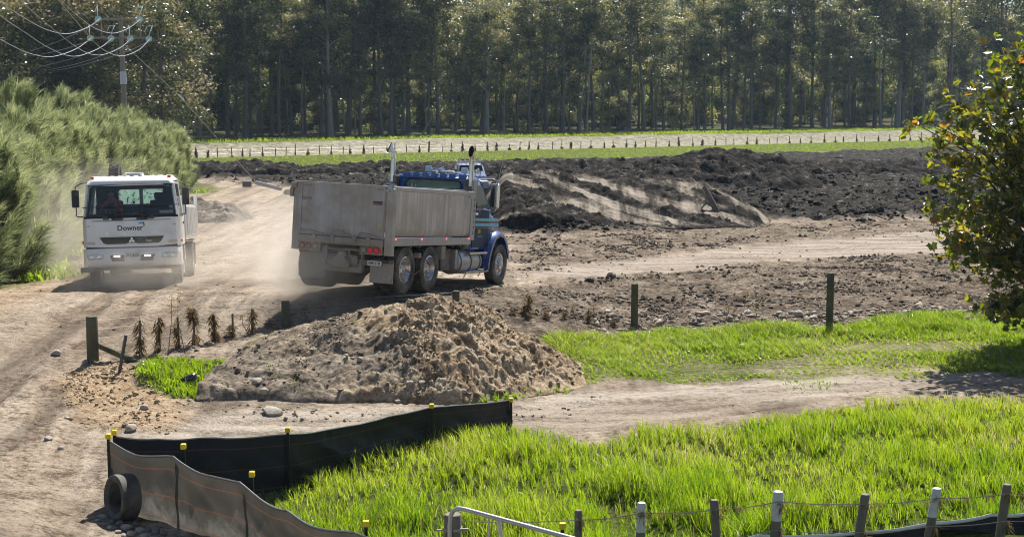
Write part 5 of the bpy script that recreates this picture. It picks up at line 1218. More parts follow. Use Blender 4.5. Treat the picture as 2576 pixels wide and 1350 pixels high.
# ---- broad leaved tree at the right edge
def build_right_tree():
    r = np.random.default_rng(77)
    bx, by = 11.3, 30.2; t = thing('broadleaf_tree', 'broad leaved tree with yellowing glossy leaves at the right edge', 'tree', (bx, by, gz_s(bx, by)-.1))
    o0 = np.array([bx, by, gz_s(bx, by)-.1])
    tips = [at(px, py, Y+1.8) for px, py, Y in ((2575,105,28.2),(2545,140,27.6),(2490,185,27.5),(2440,215,28),(2400,245,27.3),(2352,238,28.3),(2292,305,27.2),(2330,300,26.8),(2345,372,27.4),(2330,440,27.6),(2352,520,27.0),(2375,590,27.6),(2365,612,27.0),(2420,640,27.2),(2465,690,27.8),(2490,770,27.5),(2480,795,28),(2550,800,27.4),(2600,780,28.6))]
    for _ in range(26):
        px = r.uniform(2470, 2900); py = r.uniform(90, 760); tips.append(at(px, py, r.uniform(28.4, 32.0)))
    for _ in range(26):
        px = 2720-350*r.random()**.8; py = r.uniform(260, 640); tips.append(at(px, py, r.uniform(28.4, 31.0)))
    for _ in range(9):
        px = r.uniform(2490, 2640); py = r.uniform(330, 790); tips.append(at(px, py, r.uniform(28.4, 30.6)))
    b = MB(); b.tube([(0, 0, -.3), (.05, .02, 1.2), (.15, .05, 2.6), (.1, .1, 4.4), (.2, .1, 6.0)], [.17, .14, .11, .07, .03], 10)
    C = []; 
    for i, p in enumerate(tips):
        p = np.array(p)-o0; zb = np.clip(p[2]*.55+r.uniform(-.3, .3), .8, 5.2); s0 = np.array([.12, .06, zb]); m = s0*.45+p*.55+np.array([0, 0, .35])
        b.tube([s0, m, p], [.034, .02, .006], 5, cap=False)
        n = 70 if i < 19 else 50
        for _ in range(n):
            u = r.random()**.55; q = (s0*(1-u)**2+2*m*u*(1-u)+p*u*u)+r.normal(0, 1, 3)*np.array([.18, .18, .14])*(1.0+(i >= 19)*.15)
            C.append(q)
    ob('trunk', b, M_TWIG, t, smooth=60)
    # leaf outline: five soft lobes, folded along the midrib
    lv = []
    for a, rr_ in ((0, 0), (35, .38), (62, .30), (88, .52), (118, .40), (150, .62), (168, .50), (180, .78)): lv.append((math.sin(R(a))*rr_, -math.cos(R(a))*rr_+.0))
    half = lv[1:-1]
    base = [(0, 0, 0), (0, .78, -.06)]+[(x, y, .07*abs(x)) for x, y in half]+[(-x, y, .07*abs(x)) for x, y in half]
    k = len(half); faces = []
    R1 = [2+i for i in range(k)]; R2 = [2+k+i for i in range(k)]
    for seq in (R1, R2):
        for i in range(k-1): faces.append((0, seq[i], seq[i+1]))
        faces.append((0, seq[-1], 1))
    base = np.array(base); faces = np.array(faces)
    C = np.array(C); n = len(C)
    N = unit(r.normal(0, .55, (n, 3))+np.array([0, -.25, .8])); D = unit(np.cross(N, r.normal(size=(n, 3)))+np.array([0, 0, -.55])); D = unit(D-N*(D*N).sum(1)[:, None]*.6); X = unit(np.cross(D, N)); N = np.cross(X, D)
    sz = r.uniform(.14, .25, n)
    # colour patches: mostly deep green, some lime, yellow and orange by the outside
    T = np.clip(.20+r.normal(0, .14, n)+.40*(r.random(n) < .34)+.32*(r.random(n) < .15), 0, 1)
    V = C[:, None, :]+sz[:, None, None]*(base[None, :, 0:1]*X[:, None]+base[None, :, 1:2]*D[:, None]+base[None, :, 2:3]*N[:, None])
    wp = C+o0; col = CX_+F_*wp[:, 0]/wp[:, 1]; near = np.where(col < 2580, wp[:, 1]-.004*(2580-col), 99)
    order = np.argsort(near); sel = order[:300]; rest = order[300:]
    nb = len(base)
    Vr = V[rest].reshape(-1, 3); Fr = (np.arange(len(rest))[:, None, None]*nb+faces[None]).reshape(-1, 3)
    fo = link('foliage', np_mesh('foliage', Vr, [Fr], M_BROAD, {'tint': np.repeat(T[rest], nb)}, smooth=False), t); fo['kind'] = 'stuff'
    mesh_t = {}
    for i in sel:
        key = int(T[i]*5.99)
        if key not in mesh_t: mesh_t[key] = np_mesh('leaf', base, [faces], M_BROAD, {'tint': np.full(nb, (key+.5)/6)})
        o = link('leaf', mesh_t[key], t)
        M = Matrix(((X[i][0], D[i][0], N[i][0], C[i][0]), (X[i][1], D[i][1], N[i][1], C[i][1]), (X[i][2], D[i][2], N[i][2], C[i][2]), (0, 0, 0, 1)))
        o.matrix_local = M @ Matrix.Scale(float(sz[i]), 4)
    return t
build_right_tree()

# ------------------------------------------------------------------ power pole, wires
M_POLE = mat('weathered_pole', (.30,.275,.24), .8, 0, (.20,.18,.155), 6, (1, 1, .2), bmp=.3)
M_WIRE = mat('wire', (.55,.55,.57), .35, .8)
M_INSUL = mat('glass_insulator', (.50,.68,.66), .12, .1, None, 5, coat=1.0)
PY = 88.0
def poleP(px, py, Y=PY): return at(px, py, Y)
def build_pole():
    top = poleP(303, 42); base = Vector((top.x, PY, gz_s(top.x, PY)))
    t = thing('power_pole', 'grey power pole with two crossarms rising behind the hedge', 'power pole', base); H = top.z-base.z
    b = MB().tube([(.12, 0, -.3), (.06, 0, H*.5), (0, 0, H)], [.21, .175, .125], 12); ob('pole', b, M_POLE, t, smooth=50)
    L = lambda v: v-base
    a0, a1 = L(poleP(251, 50)), L(poleP(354, 51)); b = MB().box((a0.x, -.22, a0.z-.06), (a1.x, -.10, a0.z+.06)); ob('crossarm', b, M_POLE, t, bevel=.01)
    c0, c1 = L(poleP(229, 96)), L(poleP(380, 97)); b = MB().box((c0.x, -.24, c0.z-.06), (c1.x, -.12, c0.z+.06)); ob('crossarm', b, M_POLE, t, bevel=.01)
    for x in ((c0.x+a0.x)/2+.4, (c1.x+a1.x)/2-.3): ob('arm_strut', MB().box((x-.03, -.2, c0.z), (x+.03, -.15, a0.z)), M_POLE, t)
    q = L(poleP(310, 196)); ob('white_wrap', MB().lathe([(.195, -.38), (.195, .38)], (.05, 0, q.z), 2, 14), mat('white_sheet', (.62,.66,.74), .5), t, smooth=60)
    for px, py in ((251, 47), (354, 48), (231, 95), (283, 96), (331, 96), (378, 97)):
        p = L(poleP(px, py)); b = MB().lathe([(0, -.32), (.07, -.30), (.19, -.25), (.17, -.2), (.07, -.18), (.19, -.12), (.17, -.07), (.06, -.04), (.05, .08), (0, .1)], (p.x, -.15, p.z-.04), 1, 16); ins = ob('insulator', b, M_INSUL, t, smooth=50)
        s = 1 if px > 340 or px == 283 else -1
        b = MB().tube([(p.x, -.45, p.z), (p.x+.05*s, -.3, p.z+.35), (p.x+.15*s, 0, p.z+.75), (p.x-.25, .3, p.z+.75), (p.x-.45, .4, p.z+.4)], .028, 5); ob('jumper_wire', b, M_INSUL, ins, smooth=60)
    return t
build_pole()
def spline(pts, n=14):
    P = [Vector(p) for p in pts]; out = []
    for i in range(len(P)-1):
        p0 = P[max(i-1, 0)]; p1 = P[i]; p2 = P[i+1]; p3 = P[min(i+2, len(P)-1)]
        for k in range(n):
            t = k/n; out.append(.5*((2*p1)+(p2-p0)*t+(2*p0-5*p1+4*p2-p3)*t*t+(3*p1-p0-3*p2+p3)*t**3))
    return out+[P[-1]]
for j, (lab, pts) in enumerate((('left upper arm', [(251,47,87.6),(222,68,84),(172,85,80),(120,76,74),(60,45,66),(0,4,58),(-120,-90,48)]),
                  ('right upper arm', [(354,48,87.6),(325,70,84),(285,84,80),(240,72,74),(195,40,67),(150,-2,60),(60,-90,50)]),
                  ('lower arm outer left', [(231,95,87.6),(190,124,84),(130,143,80),(75,135,74),(30,115,68),(0,99,63),(-120,40,52)]),
                  ('lower arm inner left', [(283,96,87.6),(245,124,84),(185,142,80),(125,122,74),(60,80,67),(0,40,60),(-100,-40,50)]),
                  ('lower arm inner right', [(331,96,87.6),(300,122,84),(250,139,80),(200,124,75),(120,62,66),(45,-4,58),(-40,-80,50)]),
                  ('lower arm outer right', [(378,97,87.6),(350,125,84),(305,141,80),(255,122,74),(195,58,66),(145,-3,59),(80,-80,50)]))):
    o = ob('power_line', MB().tube(spline([at(*p) for p in pts]), .017, 4, cap=False), M_WIRE, None, smooth=60); tag(o, 'sagging wire towards the camera from the %s of the power pole' % lab, 'power line')
for j, (lab, pts) in enumerate((('highest', [(250,55,88.4),(180,90,98),(95,123,118),(0,147,150),(-60,158,160)]), ('second', [(230,102,88.4),(160,124,100),(95,138,118),(0,149,140),(-60,152,160)]),
                  ('third', [(283,104,88.4),(200,142,100),(100,168,122),(35,180,145),(-60,184,160)]), ('fourth', [(331,104,88.4),(230,150,100),(120,176,124),(30,185,150),(-60,187,160)]), ('lowest', [(378,104,88.4),(290,140,98),(170,172,115),(60,186,140),(-60,190,160)]))):
    o = ob('power_line', MB().tube(spline([at(*p) for p in pts]), .017, 4, cap=False), M_WIRE, None, smooth=60); tag(o, '%s of the wires running left behind the hedge top' % lab, 'power line')
g = gp(655, 470)
o = ob('guy_wire', MB().tube([at(312, 112, PY), at(455, 245, 86), Vector((g[0], g[1], gz(*g)+.02))], .016, 5), M_WIRE, None); tag(o, 'stay wire slanting from the power pole down to the bare ground', 'guy wire')
b = MB().tube([at(448, 238, 86.05), at(462, 252, 85.93)], .05, 8); gi = ob('strain_insulator', b, M_INSUL, o)
# ------------------------------------------------------------------ fences
M_POST = mat('green_grey_post', (.115,.115,.062), .9, 0, (.065,.06,.037), 5, (1, 1, .25), (.21,.18,.12), .35, 3, .4)
M_OLDWOOD = mat('old_grey_wood', (.20,.17,.14), .9, 0, (.12,.10,.08), 6, (1, 1, .2), bmp=.4)
M_WPOST = mat('white_washed_post', (.72,.72,.72), .7, 0, (.55,.54,.52), 6, (1, 1, .3), (.2,.17,.13), .25, 5, .2)
M_GALV = mat('galvanised_pipe', (.50,.51,.51), .4, .55, (.40,.41,.41), 8)
M_THINWIRE = mat('fence_wire', (.40,.38,.35), .5, .6)
M_FABRIC_IN = None
def strands(n, z0, z1, rad, r, thick=.006, up=.3, hang=.0, lmin=.08, lmax=.22):
    """tangle of dry stalks round an upright, one per call"""
    nc = 7; cz = z0+(z1-z0)*r.random(nc)**1.2; ca_ = r.uniform(0, 6.28, nc); cr = rad*r.uniform(.3, 1.3, nc); ci = r.integers(0, nc, n)
    z = np.clip(cz[ci]+r.normal(0, (z1-z0)*.10, n), z0, z1); a = ca_[ci]+r.normal(0, 1.1, n); k = cr[ci]*(.5+.5*(1-(z-z0)/(z1-z0+1e-6)))
    C = np.stack([np.cos(a)*k*.5*r.random(n), np.sin(a)*k*.5*r.random(n), z], 1)
    D = unit(np.stack([np.cos(a), np.sin(a), r.normal(up-hang, .8, n)], 1)*np.array([.7, .7, 1.1])); W = unit(np.cross(D, r.normal(size=(n, 3))))
    L = r.uniform(lmin, lmax, n); V, F = cards(C, D, W, L, np.full(n, thick)); return V, F, np.repeat(r.random(n), 4)
_r = np.random.default_rng(5)
WEEDS = []
for i in range(5):
    V, F, T = strands(380, .0, .95-.06*(i % 3), .17+.06*(i % 2), _r, .008, -.5, .9, .06, .20); WEEDS.append(np_mesh('dead_weed', V, [F], M_DEADWEED, {'tint': T*.9+.1}))
FARWEEDS = []
for i in range(5):
    V, F, T = strands(130, .0, .85-.1*(i % 3), .46-.06*(i % 3), _r, .05, lmin=.2, lmax=.4); FARWEEDS.append(np_mesh('dead_weed', V, [F], M_DEADWEED, {'tint': T*.35}))

# middle fence beside the earth pile
def build_mid_fence():
    pts = [(230, 915, 27.2), (718, 0, 30.2), (1147, 0, 32.0), (1597, 845, 33.5), (2090, 825, 32.6)]
    tops = [795, 757, 731, 713, 686]; rad = [.115, .092, .085, .085, .085]
    P = []
    for (px, py, Y), tp in zip(pts, tops):
        p = at(px, tp, Y); P.append(p)
    x0, y0 = P[0].x, P[0].y; t = thing('post_and_wire_fence', 'broken post and wire fence running from the road behind the dirt pile', 'fence', (x0, y0, gz(x0, y0)))
    o = Vector(t.location)
    for i, (p, r_) in enumerate(zip(P, rad)):
        zg = gz(p.x, p.y)-.35
        b = MB().lathe([(r_*1.03, zg-o.z), (r_, (zg+p.z)/2-o.z), (r_*.97, p.z-o.z-.015), (r_*.88, p.z-o.z), (0, p.z-o.z+.004)], (p.x-o.x, p.y-o.y, 0), 2, 14)
        if i in (0, 2): b.v = [(x+.004*math.sin(z*9), y, z) for x, y, z in b.v]
        ob('post', b, M_POST, t, smooth=40, label='thick weathered strainer post at the left end' if i == 0 else None)
    # brace rail, leaning stake
    a = at(246, 868, 27.15)-o; c_ = at(385, 930, 27.6)-o; ob('brace_rail', MB().tube([a, c_], [.055, .062], 10), M_POST, t, smooth=50)
    for w in range(4):
        f = .30+.2*w; path = []
        for i, p in enumerate(P[:2] if False else P):
            zg = gz(p.x, p.y); path.append(Vector((p.x, p.y, zg+(p.z-zg)*f))-o)
        ob('fence_wire', MB().tube(path, .0035, 4), M_THINWIRE, t)
    # battens hung with dead weeds
    bt = [(349, 805, 900), (400, 798, 920), (449, 797, 905), (487, 783, 880), (540, 790, 900), (584, 788, 860), (632, 776, 868), (678, 800, 845)]
    for k, (px, tp, bp) in enumerate(bt):
        Y = 27.5+(k+1)*.30; p = at(px, tp, Y); q = at(px+4, bp, Y); h = p.z-q.z
        b = MB().box((-.02, -.015, -.15), (.02, .015, h)); bo = ob('batten', b, M_OLDWOOD, t); bo.location = Vector((p.x, p.y, q.z))-o; bo.rotation_euler = (0, rnd.uniform(-.06, .06), 0)
        wd = link('dead_weed', WEEDS[k % 5], bo, (0, 0, 0), (0, 0, rnd.uniform(0, 6)), (1.4, 1.4, h/.95*(1.08 if k != 5 else .7)))
        if k == 3:
            V, F, T = strands(160, -.07, .07, .2, _r, .006, 0, .2); hd = link('weed_clump', np_mesh('weed_clump', V, [F], M_DEADWEED, {'tint': T*.4}), bo, (-.02, 0, h-.05))
    for px, tp, bp, Y in ((1325, 790, 868, 32.6), (1290, 800, 860, 32.4), (1375, 800, 860, 32.8), (1545, 800, 850, 33.3), (1480, 775, 850, 33.2), (1420, 790, 850, 33)):
        p = at(px, tp, Y); zg = gz(p.x, p.y); h = p.z-zg
        b = MB().box((-.012, -.012, -.1), (.012, .012, h)); bo = ob('batten', b, M_OLDWOOD, t); bo.location = Vector((p.x, p.y, zg))-o
        link('dead_weed', WEEDS[int(px) % 5], bo, None, (0, 0, rnd.uniform(0, 6)), (.9, .9, max(h, .2)/.95) if px != 1325 else (1.6, 1.6, .6))
    return t
build_mid_fence()
p = at(317, 842, 26.6); q = at(302, 928, 26.6); d = (Vector(p)-Vector(q)).normalized()
o = ob('metal_stake', MB().tube([Vector(q)-d*.2, p], .032, 8), mat('dark_stake', (.09,.09,.095), .6, .2), None, smooth=50); tag(o, 'dark grey stake leaning in front of the fallen fence rail', 'stake')

# far fence at the foot of the levee
def build_far_fence():
    cols = []
    px = 470.0
    while px < 2420: cols.append(px+rnd.uniform(-5, 5)); px += 27.5+rnd.uniform(-2, 2)
    X0 = lev(470, -2.0); t = thing('levee_fence', 'line of old fence posts hung with dead weeds below the levee', 'fence', (X0[0], X0[1], gz_s(*X0))); o = Vector(t.location)
    pm = [MB().box((-.055, -.055, -.3), (.055, .055, h)).mesh('post', M_OLDWOOD) for h in (.85, .98, .72)]
    bigpost = MB().lathe([(.12, -.3), (.12, 1.15), (0, 1.16)], (0, 0, 0), 2, 8).mesh('strainer_post', M_OLDWOOD)
    pth = [[], []]
    for i, px in enumerate(cols):
        x, y = lev(px, -2.0); z = gz_s(x, y)
        big = abs(px-1088) < 14 or abs(px-480) < 14 or i % 23 == 22
        po = link('strainer_post' if big else 'post', bigpost if big else pm[i % 3], t, Vector((x, y, z))-o, (0, rnd.uniform(-.06, .06), 0), (.75, .75, rnd.uniform(.9, 1.15)))
        if rnd.random() < .8: link('dead_weed', FARWEEDS[(i*3) % 5], po, None, (0, 0, rnd.uniform(0, 6)), (rnd.uniform(.35, 1.0),)*2+(rnd.uniform(.35, .9),))
        for k in range(2): pth[k].append(Vector((x, y, z+.35+.35*k))-o)
    for k in range(2): ob('fence_wire', MB().tube(pth[k], .006, 3, cap=False), M_THINWIRE, t)
build_far_fence()

# ---- silt fence: dusty outside wing and dark inside wing, yellow capped stakes
def fabric_mat(name, c1, c2, line, trans, dust):
    m, nt, bs, out = new_mat(name)
    v = objco(nt); n = noise(nt, 2.2, 5, .6, v)
    c = mixc(nt, ramp(nt, n, [(.35, 0.), (.7, 1.)]), c1, c2)
    if dust:
        hd = nd(nt, 'ShaderNodeAttribute', attribute_name='up').outputs['Fac']
        f = ramp(nt, mathn(nt, 'ADD', mathn(nt, 'MULTIPLY', noise(nt, 1.8, 6, .7, v), .75), mathn(nt, 'MULTIPLY', mathn(nt, 'SUBTRACT', 1., hd), .30)), [(.55, 0.), (.78, 1.)])
        c = mixc(nt, mathn(nt, 'MULTIPLY', f, .55), c, (.30,.30,.28))
    a = nd(nt, 'ShaderNodeAttribute', attribute_name='up').outputs['Fac']
    w = mathn(nt, 'ABSOLUTE', mathn(nt, 'SUBTRACT', mathn(nt, 'FRACT', mathn(nt, 'MULTIPLY', a, 3.0)), .5)); lf = mathn(nt, 'LESS_THAN', w, .026)
    c = mixc(nt, mathn(nt, 'MULTIPLY', lf, .7), c, line)
    nt.links.new(c, bs.inputs['Base Color']); bs.inputs['Roughness'].default_value = .5; bs.inputs['Specular IOR Level'].default_value = .35
    bump(nt, bs, noise(nt, 3.2, 4, .6, objco(nt, (1, 1, .35)), .5), .45, .06)
    tr = nd(nt, 'ShaderNodeBsdfTranslucent'); nt.links.new(c, tr.inputs[0])
    mx = nd(nt, 'ShaderNodeMixShader'); mx.inputs[0].default_value = trans
    nt.links.new(bs.outputs[0], mx.inputs[1]); nt.links.new(tr.outputs[0], mx.inputs[2]); nt.links.new(mx.outputs[0], out.inputs['Surface'])
    return m
M_FAB_OUT = fabric_mat('dusty_silt_fabric', (.050,.046,.040), (.078,.070,.060), (.18,.075,.05), .5, True)
M_FAB_IN = fabric_mat('black_silt_fabric', (.010,.011,.014), (.016,.018,.022), (.10,.035,.03), .06, False)
M_CAP = mat('yellow_cap', (.80,.60,.01), .35, 0, (.74,.54,.01), 10)
M_STAKE = mat('black_stake', (.015,.015,.016), .5, .3)
def silt_fence(label, pts, m, caps, depth=.35, sag=.03, hem=True, back=(0, 0), hem_r=.011, hem_m=None):
    """pts: (x, y, top z, bottom z)"""
    P = np.array(pts, float); d = np.concatenate([[0], np.cumsum(np.hypot(np.diff(P[:, 0]), np.diff(P[:, 1])))]); n = int(d[-1]/.06)
    s = np.linspace(0, d[-1], n); X, Y_, Zt, Zb = [np.interp(s, d, P[:, k]) for k in range(4)]
    k = np.searchsorted(d, s, 'right')-1; k = np.clip(k, 0, len(d)-2); u = (s-d[k])/(d[k+1]-d[k])
    Zt = Zt-sag*np.sin(np.pi*u)*(1+.5*fbm(s*.7, s*0, 2, 9))+.008*fbm(s*3, s*0, 2, 4)
    t = thing('silt_fence', label, 'silt fence', (P[0, 0], P[0, 1], P[0, 3])); o = np.array(t.location)
    dirx, diry = np.gradient(X), np.gradient(Y_); nrm = np.hypot(dirx, diry); nx, ny = -diry/nrm, dirx/nrm
    rows = 22; V = []; U = []
    for j in range(rows):
        f = j/(rows-1); z = Zb+(Zt-Zb)*f
        w = (.06*fbm(s*.9+f*1.1, s*0+f*1.6, 3, 11)+.03*np.sin(s*2.2+f*3.0+3*fbm(s*.5, s*0, 2, 12))+.075*fbm((s+f*1.3)*2.4, (s-f)*.45, 3, 14)+.03*np.abs(fbm((s-f*.9)*3.6, (s+f)*.4, 2, 15)))*math.sin(math.pi*min(1, .15+f*.9))
        V.append(np.stack([X+nx*w, Y_+ny*w, z], 1)); U.append(np.full(n, f))
    V = np.concatenate(V)-o; U = np.concatenate(U); idx = np.arange(rows*n).reshape(rows, n)
    q = np.stack([idx[:-1, :-1], idx[:-1, 1:], idx[1:, 1:], idx[1:, :-1]], -1).reshape(-1, 4)
    link('fabric', np_mesh('fabric', V, [q], m, {'up': U}, smooth=True), t)
    if hem:
        b = MB().tube([V[(rows-1)*n+i]+np.array([0, 0, .004]) for i in range(0, n, 2)], hem_r, 5); ob('hem_fold', b, hem_m or mat('hem_grey', (.34,.34,.33), .35), t, smooth=60)
    for ci, (x, y, z0, z1) in enumerate(caps):
        b = MB().box((-.02, -.02, z0-o[2]-.3), (.02, .02, z1-o[2]-.03)); st = ob('stake', b, M_STAKE, t); st.location = (x-o[0]+back[0]*(ci > 0), y-o[1]+back[1]*(ci > 0), 0)
        b = MB().box((-.036, -.036, z1-o[2]-.075), (.036, .036, z1-o[2])); ob('cap', b, M_CAP, st, bevel=.01, seg=2, label=None)
    return t
def sp(px, top, Y, cap=None, bot=None):
    p = at(px, top, Y); g = gz_s(p.x, p.y); return (p.x, p.y, p.z, g-.12), (p.x, p.y, g, at(px, cap if cap else top-14, Y).z)
outer = [sp(273, 1108, 19.7, 1090), sp(432, 1146, 18.8, 1121), sp(604, 1212, 17.8, 1191), sp(720, 1282, 17.0), sp(890, 1338, 16.2, 1316), sp(1010, 1352, 15.9), sp(1190, 1372, 15.6), sp(1387, 1352, 15.6, 1322)]
silt_fence('dusty grey brown outer run of silt fence sloping from the corner to the gate', [a for a, _ in outer], M_FAB_OUT, [outer[i][1] for i in (0, 1, 2, 4, 7)], sag=.085, back=(.13, .13))
inner = [sp(288, 1098, 19.95, 1081), sp(400, 1104, 20.0), sp(500, 1102, 20.1), sp(722, 1092, 20.4, 1072), sp(820, 1082, 21.0), sp(980, 1046, 22.0), sp(1083, 1024, 22.6, 1013), sp(1283, 1005, 23.9, 998)]
silt_fence('black inner run of silt fence between the corner and the dirt track', [a for a, _ in inner], M_FAB_IN, [inner[i][1] for i in (0, 3, 6, 7)], sag=.02, back=(.02, -.05))
right = [sp(1800, 1362, 17.0), sp(1900, 1346, 17.2), sp(2160, 1338, 17.4), sp(2340, 1316, 17.5, 1600), sp(2500, 1294, 17.6), sp(2620, 1280, 17.7), sp(2800, 1262, 17.9)]
silt_fence('black silt fabric slumped behind the white topped posts at lower right', [a for a, _ in right], M_FAB_IN, [], sag=.04, hem_r=.024, hem_m=mat('fold_painted_glint', (.75,.75,.76), .25))  # near-white hem colour paints the sun's glint on the black fabric fold
for px, py, Y, dx, lab in ((675, 322, 0, 0, ''),): pass

# ---- near wire fence with white and grey posts, pipe gate
def build_near_fence():
    L = [(1455, 1282, 15.9, .046, 0, 0), (1614, 1264, 16.0, .052, 1, .02), (1797, 1256, 16.1, .052, 0, -.06), (1958, 1236, 16.2, .06, 1, .05), (2177, 1242, 16.3, .056, 0, .12), (2357, 1228, 16.5, .055, 1, .13), (2534, 1217, 16.7, .056, 0, .10), (2720, 1205, 16.9, .055, 0, .05)]
    p0 = at(1455, 1282, 15.9); t = thing('wire_fence', 'near wire fence of alternating white topped and grey posts', 'fence', (p0.x, p0.y, gz_s(p0.x, p0.y))); o = Vector(t.location)
    tops = []
    for px, py, Y, r_, white, lean in L:
        p = at(px, py, Y); zg = gz_s(p.x, p.y)-.3; h = p.z-zg
        b = MB().lathe([(r_*1.05, 0), (r_, h*.5), (r_*.96, h-.02), (r_*.8, h), (0, h+.004)], (0, 0, 0), 2, 12)
        b.v = [(x+lean*(z-h), y, z) for x, y, z in b.v]
        po = ob('post', b, M_OLDWOOD, t, smooth=40, label='post with a whitewashed top' if white else None); po.location = Vector((p.x, p.y, zg))-o
        if white:
            b2 = MB().lathe([(r_*1.035, h-.34), (r_*1.03, h-.02), (r_*.85, h+.004), (0, h+.008)], (0, 0, 0), 2, 12); b2.v = [(x+lean*(z-h), y, z) for x, y, z in b2.v]; ob('white_paint_coat', b2, M_WPOST, po, smooth=40)
        for dz in (.12, .47):
            V, F, T = strands(60, -.06, .05, .13, _r, .004, -.6, .6, .06, .16); link('dead_weed', np_mesh('dead_weed', V, [F], M_DEADWEED, {'tint': T}), po, (lean*-dz+r_*.6, -.02, h-dz))
        tops.append((Vector((p.x, p.y, p.z))-o, lean))
    p1 = at(1135, 1320, 15.3)-o
    for dz, rr_ in ((.10, .006), (.44, .0045)):
        path = [p1+Vector((0, 0, .05-dz+.10))]+[q+Vector((-lean*dz, -.06, -dz)) for q, lean in tops]
        sp_ = []
        for a, c in zip(path[:-1], path[1:]):
            for k in range(8): u = k/8; sp_.append(a.lerp(c, u)-Vector((0, 0, .02*math.sin(math.pi*u))))
        w = ob('fence_wire', MB().tube(sp_+[path[-1]], rr_, 5), M_THINWIRE, t)
        if dz < .2:
            Vs = []; Fs = []; Ts = []; off = 0
            for k, q in enumerate(sp_[10:]):
                V, F, T = strands(26, -.012, .012, .06, _r, .0028, -.3, .3, .03, .09); V = V+np.array(q)+np.array([_r.uniform(-.1, .1), 0, 0]); Vs.append(V); Fs.append(F+off); Ts.append(T); off += len(V)
            tw = link('caught_grass', np_mesh('caught_grass', np.concatenate(Vs), [np.concatenate(Fs)], M_DEADWEED, {'tint': np.clip(np.concatenate(Ts)+.3, 0, 1)}), w); tw['kind'] = 'stuff'
    return t
build_near_fence()
def build_gate():
    a = at(1139, 1292, 14.9); zg = gz_s(a.x, a.y)
    t = thing('gate_post', 'stout grey wooden gate post behind the bent pipe gate', 'gate post', (a.x, a.y, zg)); h = a.z-zg
    ob('post', MB().lathe([(.098, -.2), (.094, h-.012), (.085, h), (0, h+.004)], (0, 0, 0), 2, 16), M_OLDWOOD, t, smooth=40)
    ob('strap', MB().lathe([(.099, h-.17), (.104, h-.17), (.104, h-.14), (.099, h-.14)], (0, 0, 0), 2, 16, cap=False), M_THINWIRE, t); ob('bolt', MB().tube([(-.17, -.06, h-.16), (.17, -.06, h-.15)], .012, 6), M_THINWIRE, t)
    V, F, T = strands(160, -.35, .02, .16, _r, .004, -.8, .6, .08, .22); link('dead_weed', np_mesh('dead_weed', V, [F], M_DEADWEED, {'tint': np.clip(T+.25, 0, 1)}), t, (-.04, -.1, h-.12))
    c = at(1148, 1282, 14.35); g = thing('pipe_gate', 'galvanised pipe gate with a bent top rail at the bottom of the picture', 'gate', (c.x, c.y, gz_s(c.x, c.y))); o = Vector(g.location)
    p = lambda px, py, Y: at(px, py, Y)-o
    b = MB().tube([p(1131, 1322, 14.4)-Vector((0, 0, .9)), p(1131, 1322, 14.4), p(1133, 1298, 14.4), p(1140, 1284, 14.39), p(1152, 1277, 14.37), p(1170, 1280, 14.34), p(1440, 1353, 13.6), p(1800, 1455, 12.7)], .0235, 10); ob('top_rail', b, M_GALV, g, smooth=50)
    for px, py, Y, dx, w in ((1230, 1296, 14.2, .0, .014), (1252, 1300, 14.15, .16, .022), (1405, 1344, 13.7, .01, .012)):
        q = p(px, py, Y); ob('gate_stay', MB().tube([q, q+Vector((dx, 0, -.85))], w, 6), M_GALV if w < .02 else M_WPOST, g)
    for dz in (.17, .36, .56, .78): q0 = p(1131, 1322, 14.4)+Vector((0, 0, -dz+.02)); q1 = p(1800, 1455, 12.7)+Vector((0, 0, -dz)); ob('lower_rail', MB().tube([q0, q1], .011, 6), M_GALV, g)
build_gate()

# ------------------------------------------------------------------ stones, tyre, rubbish
def rock_mesh(name, seed, m, sub=2, flat=.7):
    bm = bmesh.new(); bmesh.ops.create_icosphere(bm, subdivisions=sub, radius=1); r = np.random.default_rng(seed); ph = r.uniform(0, 6, 9)
    planes = [(unit(r.normal(size=3)), r.uniform(.55, .9)) for _ in range(7)]
    for v in bm.verts:
        c = np.array(v.co)
        for n, d in planes:
            k = c@n
            if k > d: c = c-n*(k-d)*.85
        c = c*(1+.05*math.sin(c[0]*5+ph[0])*math.sin(c[1]*5+ph[1])); v.co = (c[0], c[1]*.9, c[2]*flat)
    me = bpy.data.meshes.new(name); bm.to_mesh(me); bm.free(); me.materials.append(m)
    me.polygons.foreach_set('use_smooth', [True]*len(me.polygons)); me.set_sharp_from_angle(angle=R(38)); return me
M_STONE = mat('pale_stone', (.42,.38,.325), .88, 0, (.30,.265,.22), 3.0, (1, 1, 1), (.38,.32,.25), .4, 2, .5, 9)
M_STONEGREY = mat('grey_stone', (.20,.19,.175), .85, 0, (.13,.125,.115), 3.0, (1, 1, 1), (.30,.265,.22), .35, 2, .5, 9)
ROCKS = [rock_mesh('stone', s, M_STONE, 2, f) for s, f in ((1, .62), (2, .72), (3, .8), (4, .68))]; GROCKS = [rock_mesh('stone', s+20, M_STONEGREY, 2, .75) for s in range(3)]
def stone(px, py, w, k, label, group=None, grey=False, dz=.25, on=None):
    x, y = gp(px, py); z = gz(x, y) if on is None else on(px, py)[2]
    if on is not None: x, y, z = on(px, py)
    sc = w/F_*y/2
    o = link('stone' if w < 60 else 'boulder', (GROCKS if grey else ROCKS)[k % (3 if grey else 4)], None, (x, y, z+sc*dz), (rnd.uniform(-.2, .2), rnd.uniform(-.2, .2), rnd.uniform(0, 6)), (sc, sc*.9, sc))
    return tag(o, label, 'stone' if w < 60 else 'boulder', group)
o = stone(686, 1044, 60, 0, 'large pale flat boulder lying alone on the track below the dirt pile', dz=.2)
o.rotation_euler = (0, 0, .4)
